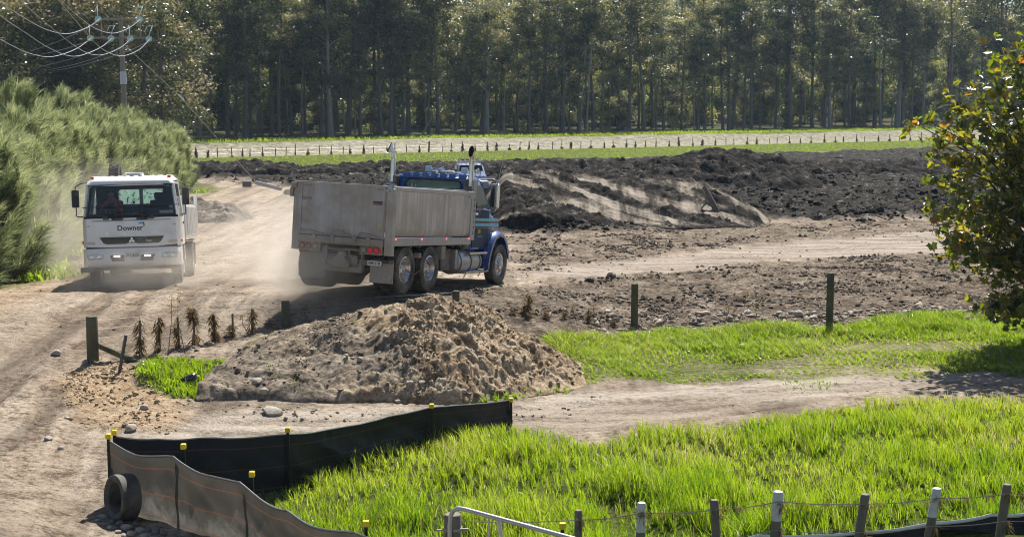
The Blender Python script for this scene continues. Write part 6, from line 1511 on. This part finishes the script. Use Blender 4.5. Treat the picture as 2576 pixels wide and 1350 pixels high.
stone(331, 1086, 36, 1, 'flat pale stone just behind the yellow caps of the fence corner')
for px, py, w, k, lab in ((362, 1035, 26, 2, 'rounded stone at the front of the orange rubble'), (230, 905, 24, 3, 'pale stone against the foot of the thick fence post'), (122, 1105, 26, 0, 'low grey stone on the road left of the silt fence'), (152, 1124, 20, 1, 'smaller stone below the low grey stone on the road'),
                          (140, 895, 30, 1, 'flat stone at the road edge of the orange rubble'), (2010, 800, 30, 2, 'upright pale stone left of the rightmost fence post'), (2046, 808, 24, 3, 'pale stone beside the foot of the rightmost fence post'), (1880, 792, 26, 0, 'pale stone in the grass edge between the two right hand posts'),
                          (142, 702, 22, 2, 'small pointed pale stone on the road edge below the hedge'), (214, 912, 22, 2, 'stone at the left foot of the thick fence post'), (690, 1005, 20, 1, 'round stone at the foot of the pile above the large boulder')):
    stone(px, py, w, k, lab)
ty = gp(310, 1308)
tyre = thing('old_tyre', 'worn car tyre standing against the outer silt fence', 'tyre', (ty[0]-.02, ty[1]+.08, gz(*ty)+.30)); tyre.rotation_euler = (0, R(5), R(40))
tm = tyre_mesh('tyre', .345, .30, .225, 0, mat('worn_tyre', (.035,.033,.031), .75, 0, (.06,.055,.05), 6, (1, 1, 1), (.16,.145,.125), .6, 2.5, .2))
link('casing', tm, tyre)
k = 0
for px, py, w, grey in ((258, 1305, 26, 0), (281, 1316, 22, 1), (300, 1322, 28, 1), (318, 1330, 34, 0), (340, 1322, 26, 1), (352, 1338, 30, 0), (372, 1336, 26, 1), (330, 1345, 30, 0), (298, 1340, 22, 0), (392, 1342, 26, 1), (276, 1330, 18, 0), (412, 1346, 22, 1), (244, 1312, 16, 0), (362, 1352, 26, 0), (310, 1352, 22, 0)):
    stone(px, py, w, k, 'rubble stone piled round the foot of the old tyre', 'rubble stones at the foot of the old tyre', bool(grey)); k += 1
# stones lying in the dirt pile
bpy.context.view_layer.update()
_dg = bpy.context.evaluated_depsgraph_get()
def on_pile(px, py):
    d = (at(px, py, 30)-Vector((0, 0, EYE))).normalized(); hit, loc, n, i, ob_, m = scene.ray_cast(_dg, Vector((0, 0, EYE)), d)
    return loc.x, loc.y, loc.z
for px, py, w, k, lab in ((970, 848, 16, 1, 'small oval stone half way up the face of the dirt pile'), (905, 905, 20, 2, 'round stone in the middle of the dirt pile face'), (1030, 963, 22, 3, 'pair of pale stones low on the dirt pile, the left one'), (1062, 962, 22, 0, 'pale stone right of its twin low on the dirt pile'), (648, 962, 34, 1, 'biggest pale stone at the left foot of the dirt pile'),
                          (665, 985, 26, 2, 'stone just below the biggest pale stone at the pile foot'), (1130, 985, 18, 0, 'stone near the right foot of the dirt pile'), (1210, 900, 16, 1, 'stone high on the right shoulder of the dirt pile'), (1300, 945, 16, 2, 'stone on the right tail of the dirt pile'), (1000, 1010, 20, 3, 'stone at the front edge of the dirt pile'), (1165, 985, 22, 1, 'pale stone at the front right of the dirt pile'), (1340, 920, 16, 3, 'small stone at the far right of the dirt pile')):
    stone(px, py, w, k, lab, on=on_pile, dz=.1)
# bits lying about
p0 = gp(475, 968); b = MB().loft([[(-.18,-.07,0),(.14,-.08,0),(.16,.07,0),(-.13,.08,0)], [(-.13,-.05,.06),(.10,-.06,.12),(.13,.04,.15),(-.06,.06,.09)]]); o = ob('plastic_scrap', b, mat('dark_plastic', (.02,.03,.035), .35), None, bevel=.02); o.location = (p0[0], p0[1], gz(*p0)+.08); tag(o, 'crumpled dark plastic in the grass left of the dirt pile', 'plastic scrap')
p0 = gp(676, 478); z = gz(*p0); b = MB().obox((0, 0, .25), (1.7, .08, .22), Matrix.Rotation(R(14), 3, 'Y')); b2 = MB().box((.62, -.03, -.25), (.70, .03, .1))
t = thing('barrier_board', 'pale grey board on short legs beside the foot of the guy wire', 'barrier board', (p0[0], p0[1], z)); ob('board', b, mat('pale_board', (.48,.50,.56), .6), t); ob('leg', b2, M_OLDWOOD, t)
p0 = gp(730, 489); o = link('stone', ROCKS[1], None, (p0[0], p0[1], gz(*p0)+.1), None, (.42, .3, .4)); tag(o, 'white rock between the guy wire board and the tray of the blue truck', 'stone')
p0 = gp(622, 470); b = MB().lathe([(.2,-.28),(.21,0),(.19,.28)], (0, 0, .2), 0, 12); o = ob('concrete_pipe', b, M_STONEGREY, None, smooth=50); o.location = (p0[0], p0[1], gz(*p0)); tag(o, 'short broken lump of concrete on the earth ridge by the guy wire', 'concrete lump')
def spoil_pt(px, py): return on_pile(px, py)
q = Vector(on_pile(1805, 530)); b = MB().tube([q+Vector((0, 0, -.1)), q+Vector((-.3, .2, .55)), q+Vector((-.55, .4, 1.05))], [.16, .12, .10], 8); b.tube([q+Vector((0, 0, .1)), q+Vector((-.5, 0, .35)), q+Vector((-.85, -.1, 0))], [.08, .06, .03], 6); b.tube([q+Vector((.5, .1, .0)), q+Vector((-.2, 0, .02))], [.08, .14], 6)
o = ob('tree_stump', b, M_OLDWOOD, None, smooth=50); tag(o, 'uprooted stump with broken roots at the toe of the bladed bank', 'stump')
q = Vector(on_pile(1322, 512)); o = ob('dead_branch', MB().tube([q, q+Vector((.2, 0, .5)), q+Vector((.28, 0, .75))], [.05, .04, .02], 6), M_OLDWOOD, None); tag(o, 'short dead branch sticking out of the bladed bank', 'branch')
M_CLODL = soil_mat('lone_clod', [(.36, (.04,.034,.028)), (.5, (.09,.076,.062)), (.64, (.2,.175,.145))])
p0 = gp(1520, 712); lump = link('soil_clod', rock_mesh('soil_clod', 51, M_CLODL, 2, .7), None, (p0[0]+.2, p0[1]+.3, gz(*p0)+.08), (0, .2, 0), (.17, .16, .2)); tag(lump, 'dark lump of earth alone on the bare field left of a fence post', 'earth clod')
p0 = gp(1485, 715); lump = link('soil_clod', lump.data, None, (p0[0], p0[1]+.2, gz(*p0)+.05), (0, -.2, 1), (.19, .17, .14)); tag(lump, 'low flat lump of earth left of the taller dark lump', 'earth clod')
for px0, px1, py, lab in ((940, 1052, 748, 'thin pale wire stretched across the road behind the dirt pile'),):
    a = at(px0, py, 31.2); c_ = at(px1, py-7, 31.6); o = ob('loose_wire', MB().tube([a, c_], .007, 4), M_WIRE, None); tag(o, lab, 'wire')
# puddles on the black ground
M_WATER = mat('muddy_water', (.20,.185,.165), .06, 0, (.16,.15,.13), 4, spec=.9)
for px, py, w, d in ((2050, 418, 1.7, 1.3), (2075, 408, .9, .8), (2035, 436, 2.4, 1.8), (1990, 452, 1.2, .8), (2110, 400, .8, .7), (1690, 398, .9, .6), (1960, 470, 1.0, .6)):
    x, y = gp(px, py); _rr = np.random.default_rng(int(px)); z = float(np.quantile(ground_z(x+_rr.uniform(-w, w, 60), y+_rr.uniform(-d, d, 60)), .72)); n = 18; b = MB(); vs = [(math.cos(a)*w*(1+.35*math.sin(3*a+px)), math.sin(a)*d*(1+.3*math.cos(2*a+py)), 0) for a in np.linspace(0, 2*math.pi, n, endpoint=False)]
    b.add(vs, [tuple(range(n))]); o = ob('puddle', b, M_WATER, None); o.location = (x, y, z); tag(o, kind='structure')
# ------------------------------------------------------------------ loose clods and gravel (uncountable), grass
_ico = bmesh.new(); bmesh.ops.create_icosphere(_ico, subdivisions=1, radius=1); IV = np.array([v.co for v in _ico.verts]); IF = np.array([[v.index for v in f.verts] for f in _ico.faces]); _ico.free()
OV = np.array([(1,0,0),(-1,0,0),(0,1,0),(0,-1,0),(0,0,1),(0,0,-.6)], float); OF = np.array([(0,2,4),(2,1,4),(1,3,4),(3,0,4),(2,0,5),(1,2,5),(3,1,5),(0,3,5)])
def scatter(name, n_try, xr, yr, wfun, smin, smax, m, seed, power=2.5, zfun=None, sink=.25, polar=True, tan=None, tiny=False):
    IV, IF = (OV, OF) if tiny else (globals()['IV'], globals()['IF'])
    r = np.random.default_rng(seed)
    y = np.exp(r.uniform(math.log(yr[0]), math.log(yr[1]), n_try)) if polar else r.uniform(*yr, n_try)
    c = r.uniform(xr[0], xr[1], n_try); x = (c-CX_)/F_*y
    w = wfun(x, y); ok = r.random(n_try) < w; x, y = x[ok], y[ok]; n = len(x)
    z = ground_z(x, y) if zfun is None else zfun(x, y)
    s = smin+(smax-smin)*r.random(n)**power; s = s*np.clip(y/30, .6, 1.7)
    dfm = 1+.30*r.normal(size=(n, len(IV), 1)); V = (IV[None]*dfm+.16*r.normal(size=(n, len(IV), 3)))*s[:, None, None]*np.stack([r.uniform(.7, 1.4, n), r.uniform(.7, 1.3, n), r.uniform(.5, .95, n)], 1)[:, None, :]
    a = r.uniform(0, 6.28, n); ca, sa = np.cos(a)[:, None], np.sin(a)[:, None]
    V = np.stack([V[..., 0]*ca-V[..., 1]*sa, V[..., 0]*sa+V[..., 1]*ca, V[..., 2]], -1)+np.stack([x, y, z+s*sink], 1)[:, None, :]
    F = (np.arange(n)[:, None, None]*len(IV)+IF[None]).reshape(-1, 3)
    o = link(name, np_mesh(name, V.reshape(-1, 3), [F], m, {'tan': np.repeat(tan(x, y), len(IV))} if tan else None)); tag(o, kind='stuff'); return o
def field_w(k, lim=1.0):
    def f(x, y): z = zones(x, y); return np.clip(z[k], 0, 1)*lim*(1-.9*z['grass'])
    return f
M_CLODMID = soil_mat('field_clod', [(.36, (.07,.058,.046)), (.5, (.15,.125,.10)), (.64, (.30,.26,.215))])
M_CLODTAN = soil_mat('road_gravel', [(.36, (.22,.18,.14)), (.5, (.36,.31,.25)), (.64, (.48,.42,.35))])
M_CLODORANGE = soil_mat('orange_rubble', [(.36, (.26,.18,.11)), (.5, (.42,.32,.21)), (.64, (.56,.48,.37))])
scatter('dark_clods', 3500, (350, 2700), (56, 104), field_w('dark', .6), .03, .13, M_DARK, 1, 3.5)
scatter('field_clods', 2200, (1000, 2750), (32.5, 62), field_w('mid', .55), .006, .05, M_CLODMID, 2, 5)
def road_w(x, y): z = zones(x, y); return np.clip(1-z['grass']-z['dark']-z['mid']*.8, 0, 1)*(y < 60)*.7*(.35+.65*sstep(-.1, .5, fbm(x*.5, y*.5, 3, 66)))
scatter('road_gravel', 2600, (-200, 2700), (15, 60), road_w, .006, .04, M_CLODTAN, 3, 6)
scatter('orange_rubble', 3000, (60, 560), (22, 31), field_w('orange', .8), .006, .065, M_CLODORANGE, 4, 6)
def edge_w(x, y):
    z = zones(x, y); return ((y > 32.0) & (y < 34.8) & (x > 1.8))*.5*(1-.6*z['grass'])
tone = lambda x, y: np.clip(.5+.22*rng.normal(size=len(x)), 0, 1)
M_CR_MID = soil_mat('field_crumb', [(.38, (.06,.048,.037)), (.5, (.135,.11,.086)), (.64, (.26,.225,.185))], tone=True)
M_CR_DARK = soil_mat('dark_crumb', [(.38, (.014,.012,.010)), (.55, (.036,.031,.026)), (.66, (.10,.09,.078))], tone=True)
M_CR_ROAD = soil_mat('road_crumb', [(.38, (.18,.145,.115)), (.5, (.31,.26,.21)), (.64, (.44,.385,.32))], tone=True)
M_CR_ORG = soil_mat('orange_crumb', [(.38, (.24,.165,.10)), (.5, (.40,.30,.19)), (.64, (.54,.45,.34))], tone=True)
clump = lambda x, y, s, sd: .06+.94*sstep(-.05, .40, fbm(x*s, y*s, 3, sd))
scatter('field_crumbs', 62000, (1000, 2750), (32.5, 62), lambda x, y: field_w('mid', 1)(x, y)*clump(x, y, .8, 301), .012, .060, M_CR_MID, 12, 3, tan=tone, tiny=True, sink=.1)
scatter('dark_crumbs', 42000, (350, 2700), (56, 104), lambda x, y: field_w('dark', 1)(x, y)*clump(x, y, .5, 303), .025, .095, M_CR_DARK, 13, 3, tan=tone, tiny=True, sink=.1)
scatter('road_crumbs', 40000, (-200, 2700), (15.5, 60), lambda x, y: road_w(x, y)*clump(x, y, .6, 305), .006, .030, M_CR_ROAD, 14, 3, tan=tone, tiny=True, sink=.1)
scatter('orange_crumbs', 26000, (60, 600), (22, 31), lambda x, y: field_w('orange', 1)(x, y)*clump(x, y, 1.4, 307), .008, .045, M_CR_ORG, 15, 3, tan=tone, tiny=True, sink=.1)
scatter('field_edge_rubble', 5000, (1450, 2700), (31.5, 35), edge_w, .01, .10, M_CLODTAN, 5, 5)
# crumbs on the pile itself
from mathutils.bvhtree import BVHTree
def bvh_of(o):
    me = o.data; L = np.array(o.location); return BVHTree.FromPolygons([Vector(v.co)+o.location for v in me.vertices], [tuple(p.vertices) for p in me.polygons])
_pb = bvh_of(PILE); M_CR_PILE = soil_mat('pile_crumb', [(.38, (.11,.082,.058)), (.5, (.235,.185,.13)), (.64, (.38,.32,.245))], tone=True)
def pile_top(x, y):
    out = np.full(len(x), -99.0)
    for i in range(len(x)):
        h = _pb.ray_cast(Vector((x[i], y[i], 20)), Vector((0, 0, -1)))
        if h[0] is not None: out[i] = h[0].z
    return out
def pile_w(x, y):
    z = pile_top(x, y); g = ground_smooth(x, y); u = x-PX0
    return np.where(z > g+.08, .25+.75*sstep(-.5, 1.4, u), 0)
scatter('pile_rubble', 4500, (480, 1480), (24.3, 30.5), pile_w, .008, .065, M_PILE, 6, 4.5, pile_top, tan=lambda x, y: np.clip(.35+.5*sstep(-1.2, 1.0, x-PX0), 0, 1))
scatter('pile_crumbs', 30000, (480, 1480), (24.3, 30.5), lambda x, y: (pile_top(x, y) > ground_smooth(x, y)+.06)*clump(x, y, 1.1, 309), .008, .036, M_CR_PILE, 16, 3, pile_top, tan=tone, tiny=True, sink=.1)
def toe_w(x, y): return sstep(0, 1, 1-np.abs(np.hypot((x-PX0)/4.9, (y-PY0+.2)/3.1)-.98)*6)*.8
scatter('pile_toe_rubble', 5000, (450, 1520), (24, 31), toe_w, .008, .06, M_CLODTAN, 7, 5)

def grass(name, n_try, cr, yr, wfun, hfun, seed, tint, width=.0042, lean=.45, zf=None):
    r = np.random.default_rng(seed)
    # tufts: blades gather round tuft centres
    y = r.uniform(*yr, n_try); c = r.uniform(*cr, n_try); x = (c-CX_)/F_*y
    k = r.random(n_try) < np.interp(y, yr, (yr[0]/yr[1], 1.0)); x, y = x[k], y[k]
    tx = np.round(x/.16+.35*np.sin(y*9)); ty_ = np.round(y/.16+.35*np.sin(x*8)); cx = (tx+_h(tx.astype(np.int64), ty_.astype(np.int64), 5)*.8)*.16; cy = (ty_+_h(tx.astype(np.int64), ty_.astype(np.int64), 6)*.8)*.16
    pull = .55; ex, ey = x-cx, y-cy; x = x-ex*pull; y = y-ey*pull
    w = wfun(x, y); ok = r.random(len(x)) < w; x, y, ex, ey, w = x[ok], y[ok], ex[ok], ey[ok], w[ok]; n = len(x)
    z = (ground_z(x, y) if zf is None else zf(x, y))-.02; H = hfun(x, y)*r.uniform(.55, 1.25, n)*(.35+.65*w)
    d = np.stack([ex, ey], 1); d = d/np.maximum(np.linalg.norm(d, axis=1, keepdims=True), 1e-4)*.6+r.normal(0, .5, (n, 2))+np.array([-.12, -.05])
    ln = lean*(.5+r.random(n)); a = r.uniform(0, 6.28, n); W = np.stack([np.cos(a), np.sin(a), np.zeros(n)], 1); S = width*np.where(r.random(n) < .18, r.uniform(1.5, 2.4, n), r.uniform(.7, 1.4, n))
    B = np.stack([x, y, z], 1); D = np.concatenate([d, np.zeros((n, 1))], 1)
    m = B+np.array([0, 0, 1.])*(H*.58)[:, None]+D*(H*ln*.28)[:, None]; bend = r.random(n) < .4
    tip = B+np.array([0, 0, 1.])*(H*np.where(bend, .72, 1.0))[:, None]+D*(H*ln*np.where(bend, 1.15, .85))[:, None]
    V = np.stack([B-W*S[:, None], B+W*S[:, None], m+W*(S*.85)[:, None], m-W*(S*.85)[:, None], tip], 1).reshape(-1, 3)
    i0 = np.arange(n)[:, None]*5; T = np.clip(tint(x, y)+r.normal(0, .13, n), 0, 1)
    o = link(name, np_mesh(name, V, [i0+np.array([0, 1, 2, 3]), i0+np.array([3, 2, 4])], M_GRASS, {'tint': np.repeat(T, 5)})); tag(o, kind='stuff'); return n
def clear_w(x, y):
    Y0 = np.interp(CX_+F_*x/y, [1700, 1800, 1900, 2160, 2340, 2500, 2620, 2900], [14, 17.0, 17.2, 17.4, 17.5, 17.6, 17.7, 17.9]); return (y > Y0+.05).astype(float)
near_w = lambda x, y: clear_w(x, y)*poly_w(Z_GRASS_NEAR, x, y, .25, .45, 1.2)*np.interp(y, [15, 18.5, 20.5], [.16, .22, .5])**(1-sstep(-.30, .30, fbm(x*1.3, y*1.3, 3, 101)))
near_h = lambda x, y: np.interp(y, [14, 18, 20.5, 24, 28], [.40, .38, .33, .28, .24])*(1+.75*fbm(x*1.1, y*1.1, 3, 103))
ng = grass('tall_grass', 360000, (560, 2900), (13.5, 29), near_w, near_h, 1, lambda x, y: .50+.34*fbm(x*.7, y*.7, 4, 105)+.20*sstep(18.5, 22, y)+.45*(rng.random(len(x)) < .09))
strip_w = lambda x, y: poly_w(Z_GRASS_STRIP, x, y, .35, .6, .9)*(.40+.60*sstep(-.30, .30, fbm(x*.55, y*.8, 3, 111)+.25*sstep(29.5, 32.5, y)))
strip_h = lambda x, y: .10+.15*sstep(29.5, 32, y)+.10*fbm(x*.7, y*.7, 3, 113)
ng += grass('verge_grass', 230000, (1290, 2900), (25.5, 34.5), strip_w, strip_h, 2, lambda x, y: .50+.25*fbm(x*.45, y*.6, 3, 115)+.45*(rng.random(len(x)) < .28), .006, 1.0)
patch_w = lambda x, y: np.maximum(poly_w(Z_GRASS_PATCH, x, y, .2, .3, 1.5), poly_w(Z_GRASS_BIT, x, y, .15, .25, 2)*.7)
ng += grass('grass_patch', 60000, (320, 1520), (24.3, 29.5), patch_w, lambda x, y: .20+.06*fbm(x, y, 2, 3), 3, lambda x, y: .55+0*x, .007, .6)
def ptuft_w(x, y): return (pile_top(x, y) > ground_smooth(x, y)+.1)*sstep(.28, .42, fbm(x*1.3, y*1.3, 3, 141))*(x < PX0+.3)*.35
ng += grass('pile_tufts', 9000, (500, 1080), (24.6, 30), ptuft_w, lambda x, y: .13+0*x, 8, lambda x, y: .55+0*x, .006, .8, pile_top)
# scattered tufts along the track edge and on the dirt
tuft_w = lambda x, y: .4*sstep(.36, .5, fbm(x*.9, y*1.4, 3, 121))*((poly_w(Z_TRACK, x, y, .6) > .05) & (poly_w(Z_GRASS_NEAR, x, y+.9, .8) > .02) | (poly_w(Z_GRASS_STRIP, x, y+.5, .7) > .02))*(x > .3)
ng += grass('track_tufts', 60000, (1300, 2800), (22.5, 29), tuft_w, lambda x, y: .12+0*x, 4, lambda x, y: .42+0*x, .007, .8)
hb_w = lambda x, y: np.exp(-((x-np.interp(y, [30, 38, 42, 53, 65, 85, 100], [-13.0, -13.1, -13.9, -16.3, -17.2, -19.3, -21.0])-.2)/.7)**2)*sstep(.0, .3, fbm(x*.5, y*.35, 3, 131)+.1)
ng += grass('hedge_foot_weeds', 60000, (-150, 620), (34, 90), hb_w, lambda x, y: .38+.15*fbm(x, y, 2, 9), 5, lambda x, y: .6+0*x, .02, .8)
far_w = lambda x, y: ((levee_q(x, y) > 5.2) & (levee_q(x, y) < 15)).astype(float)
ng += grass('levee_grass', 60000, (440, 2500), (140, 215), far_w, lambda x, y: .30+0*x, 6, lambda x, y: .66+0*x, .03, .6)
ff_w = lambda x, y: ((levee_q(x, y) > -25) & (levee_q(x, y) < -2.2)).astype(float)
ng += grass('field_grass', 80000, (440, 2500), (105, 205), ff_w, lambda x, y: .13+0*x, 7, lambda x, y: .62+0*x, .02, .7)
print('grass blades', ng)
# dry stalks standing in front of the bare field
for k, (px, py, Y, h) in enumerate(((432, 742, 27.8, .9), (448, 738, 28.0, .8), (1176, 742, 31, .5), (1440, 770, 33, .5), (1495, 760, 33.2, .6), (1515, 785, 33.2, .45), (1880, 735, 33.6, .6), (1905, 755, 33.5, .5), (1850, 775, 33.4, .4), (1830, 760, 33.6, .45), (610, 790, 29.4, .5), (770, 772, 30.5, .4))):
    p = at(px, py, Y); zg = gz(p.x, p.y); h = p.z-zg; b = MB().tube([(rnd.uniform(-.12, .12), 0, -h), (rnd.uniform(-.05, .05), 0, -h*.45), (0, 0, 0)], [.008, .006, .003], 4)
    t = thing('dry_weed', 'thin dry seeding weed stalk standing by the broken fence', 'weed', p, 0, 'dry weed stalks along the broken fence'); ob('stalk', b, M_TWIG, t)
    V, F, T = strands(46, -.35*h, .02, .12, _r, .006, .2, 0, .03, .08); link('seed_head', np_mesh('seed_head', V, [F], M_DEADWEED, {'tint': T}), t)

# ------------------------------------------------------------------ air: thin haze, dust behind the wheels
def vol_mat(name, col, dens, noisy=None):
    m = bpy.data.materials.new(name); m.use_nodes = True; nt = m.node_tree; nt.nodes.remove(nt.nodes['Principled BSDF']); out = nt.nodes['Material Output']
    v = nd(nt, 'ShaderNodeVolumePrincipled'); v.inputs['Color'].default_value = c4(col); v.inputs['Density'].default_value = dens; v.inputs['Anisotropy'].default_value = .1
    nt.links.new(v.outputs[0], out.inputs['Volume'])
    if noisy:
        tc = nt.nodes.new('ShaderNodeTexCoord'); ln = nd(nt, 'ShaderNodeVectorMath', operation='LENGTH'); nt.links.new(tc.outputs['Object'], ln.inputs[0])
        fall = ramp(nt, ln.outputs['Value'], [(.15, 1.), (.95, 0.)])
        n = ramp(nt, noise(nt, noisy, 4, .6, tc.outputs['Object'], .3), [(.36, .05), (.66, 1.)])
        nt.links.new(mathn(nt, 'MULTIPLY', mathn(nt, 'MULTIPLY', fall, n), dens), v.inputs['Density'])
    return m
HAZE = True
if HAZE:
    b = MB().box((-1990, -40, -2.0), (1990, 1260, 70)); hz = ob('haze', b, vol_mat('haze_air', (.55,.76,1.0), .00017)); tag(hz, kind='stuff')
def dust(px, py, Y, sx, sy, sz, dens, ns=1.6):
    p = at(px, py, Y); bm = bmesh.new(); bmesh.ops.create_icosphere(bm, subdivisions=3, radius=1); me = bpy.data.meshes.new('dust_cloud'); bm.to_mesh(me); bm.free(); me.materials.append(vol_mat('dust_air', (.93,.86,.76), dens, ns))
    o = link('dust_cloud', me, None, p, (0, 0, 0), (sx, sy, sz)); tag(o, kind='stuff')
DUSTS = True
if DUSTS:
    dust(330, 690, 36.0, 2.6, 2.4, 1.3, .8)
    dust(210, 570, 42, 4.0, 5.0, 2.4, .20)
    dust(800, 670, 32.0, 1.8, 1.8, 1.5, 1.7)
    dust(690, 610, 38.0, 2.8, 4.0, 1.8, .40)
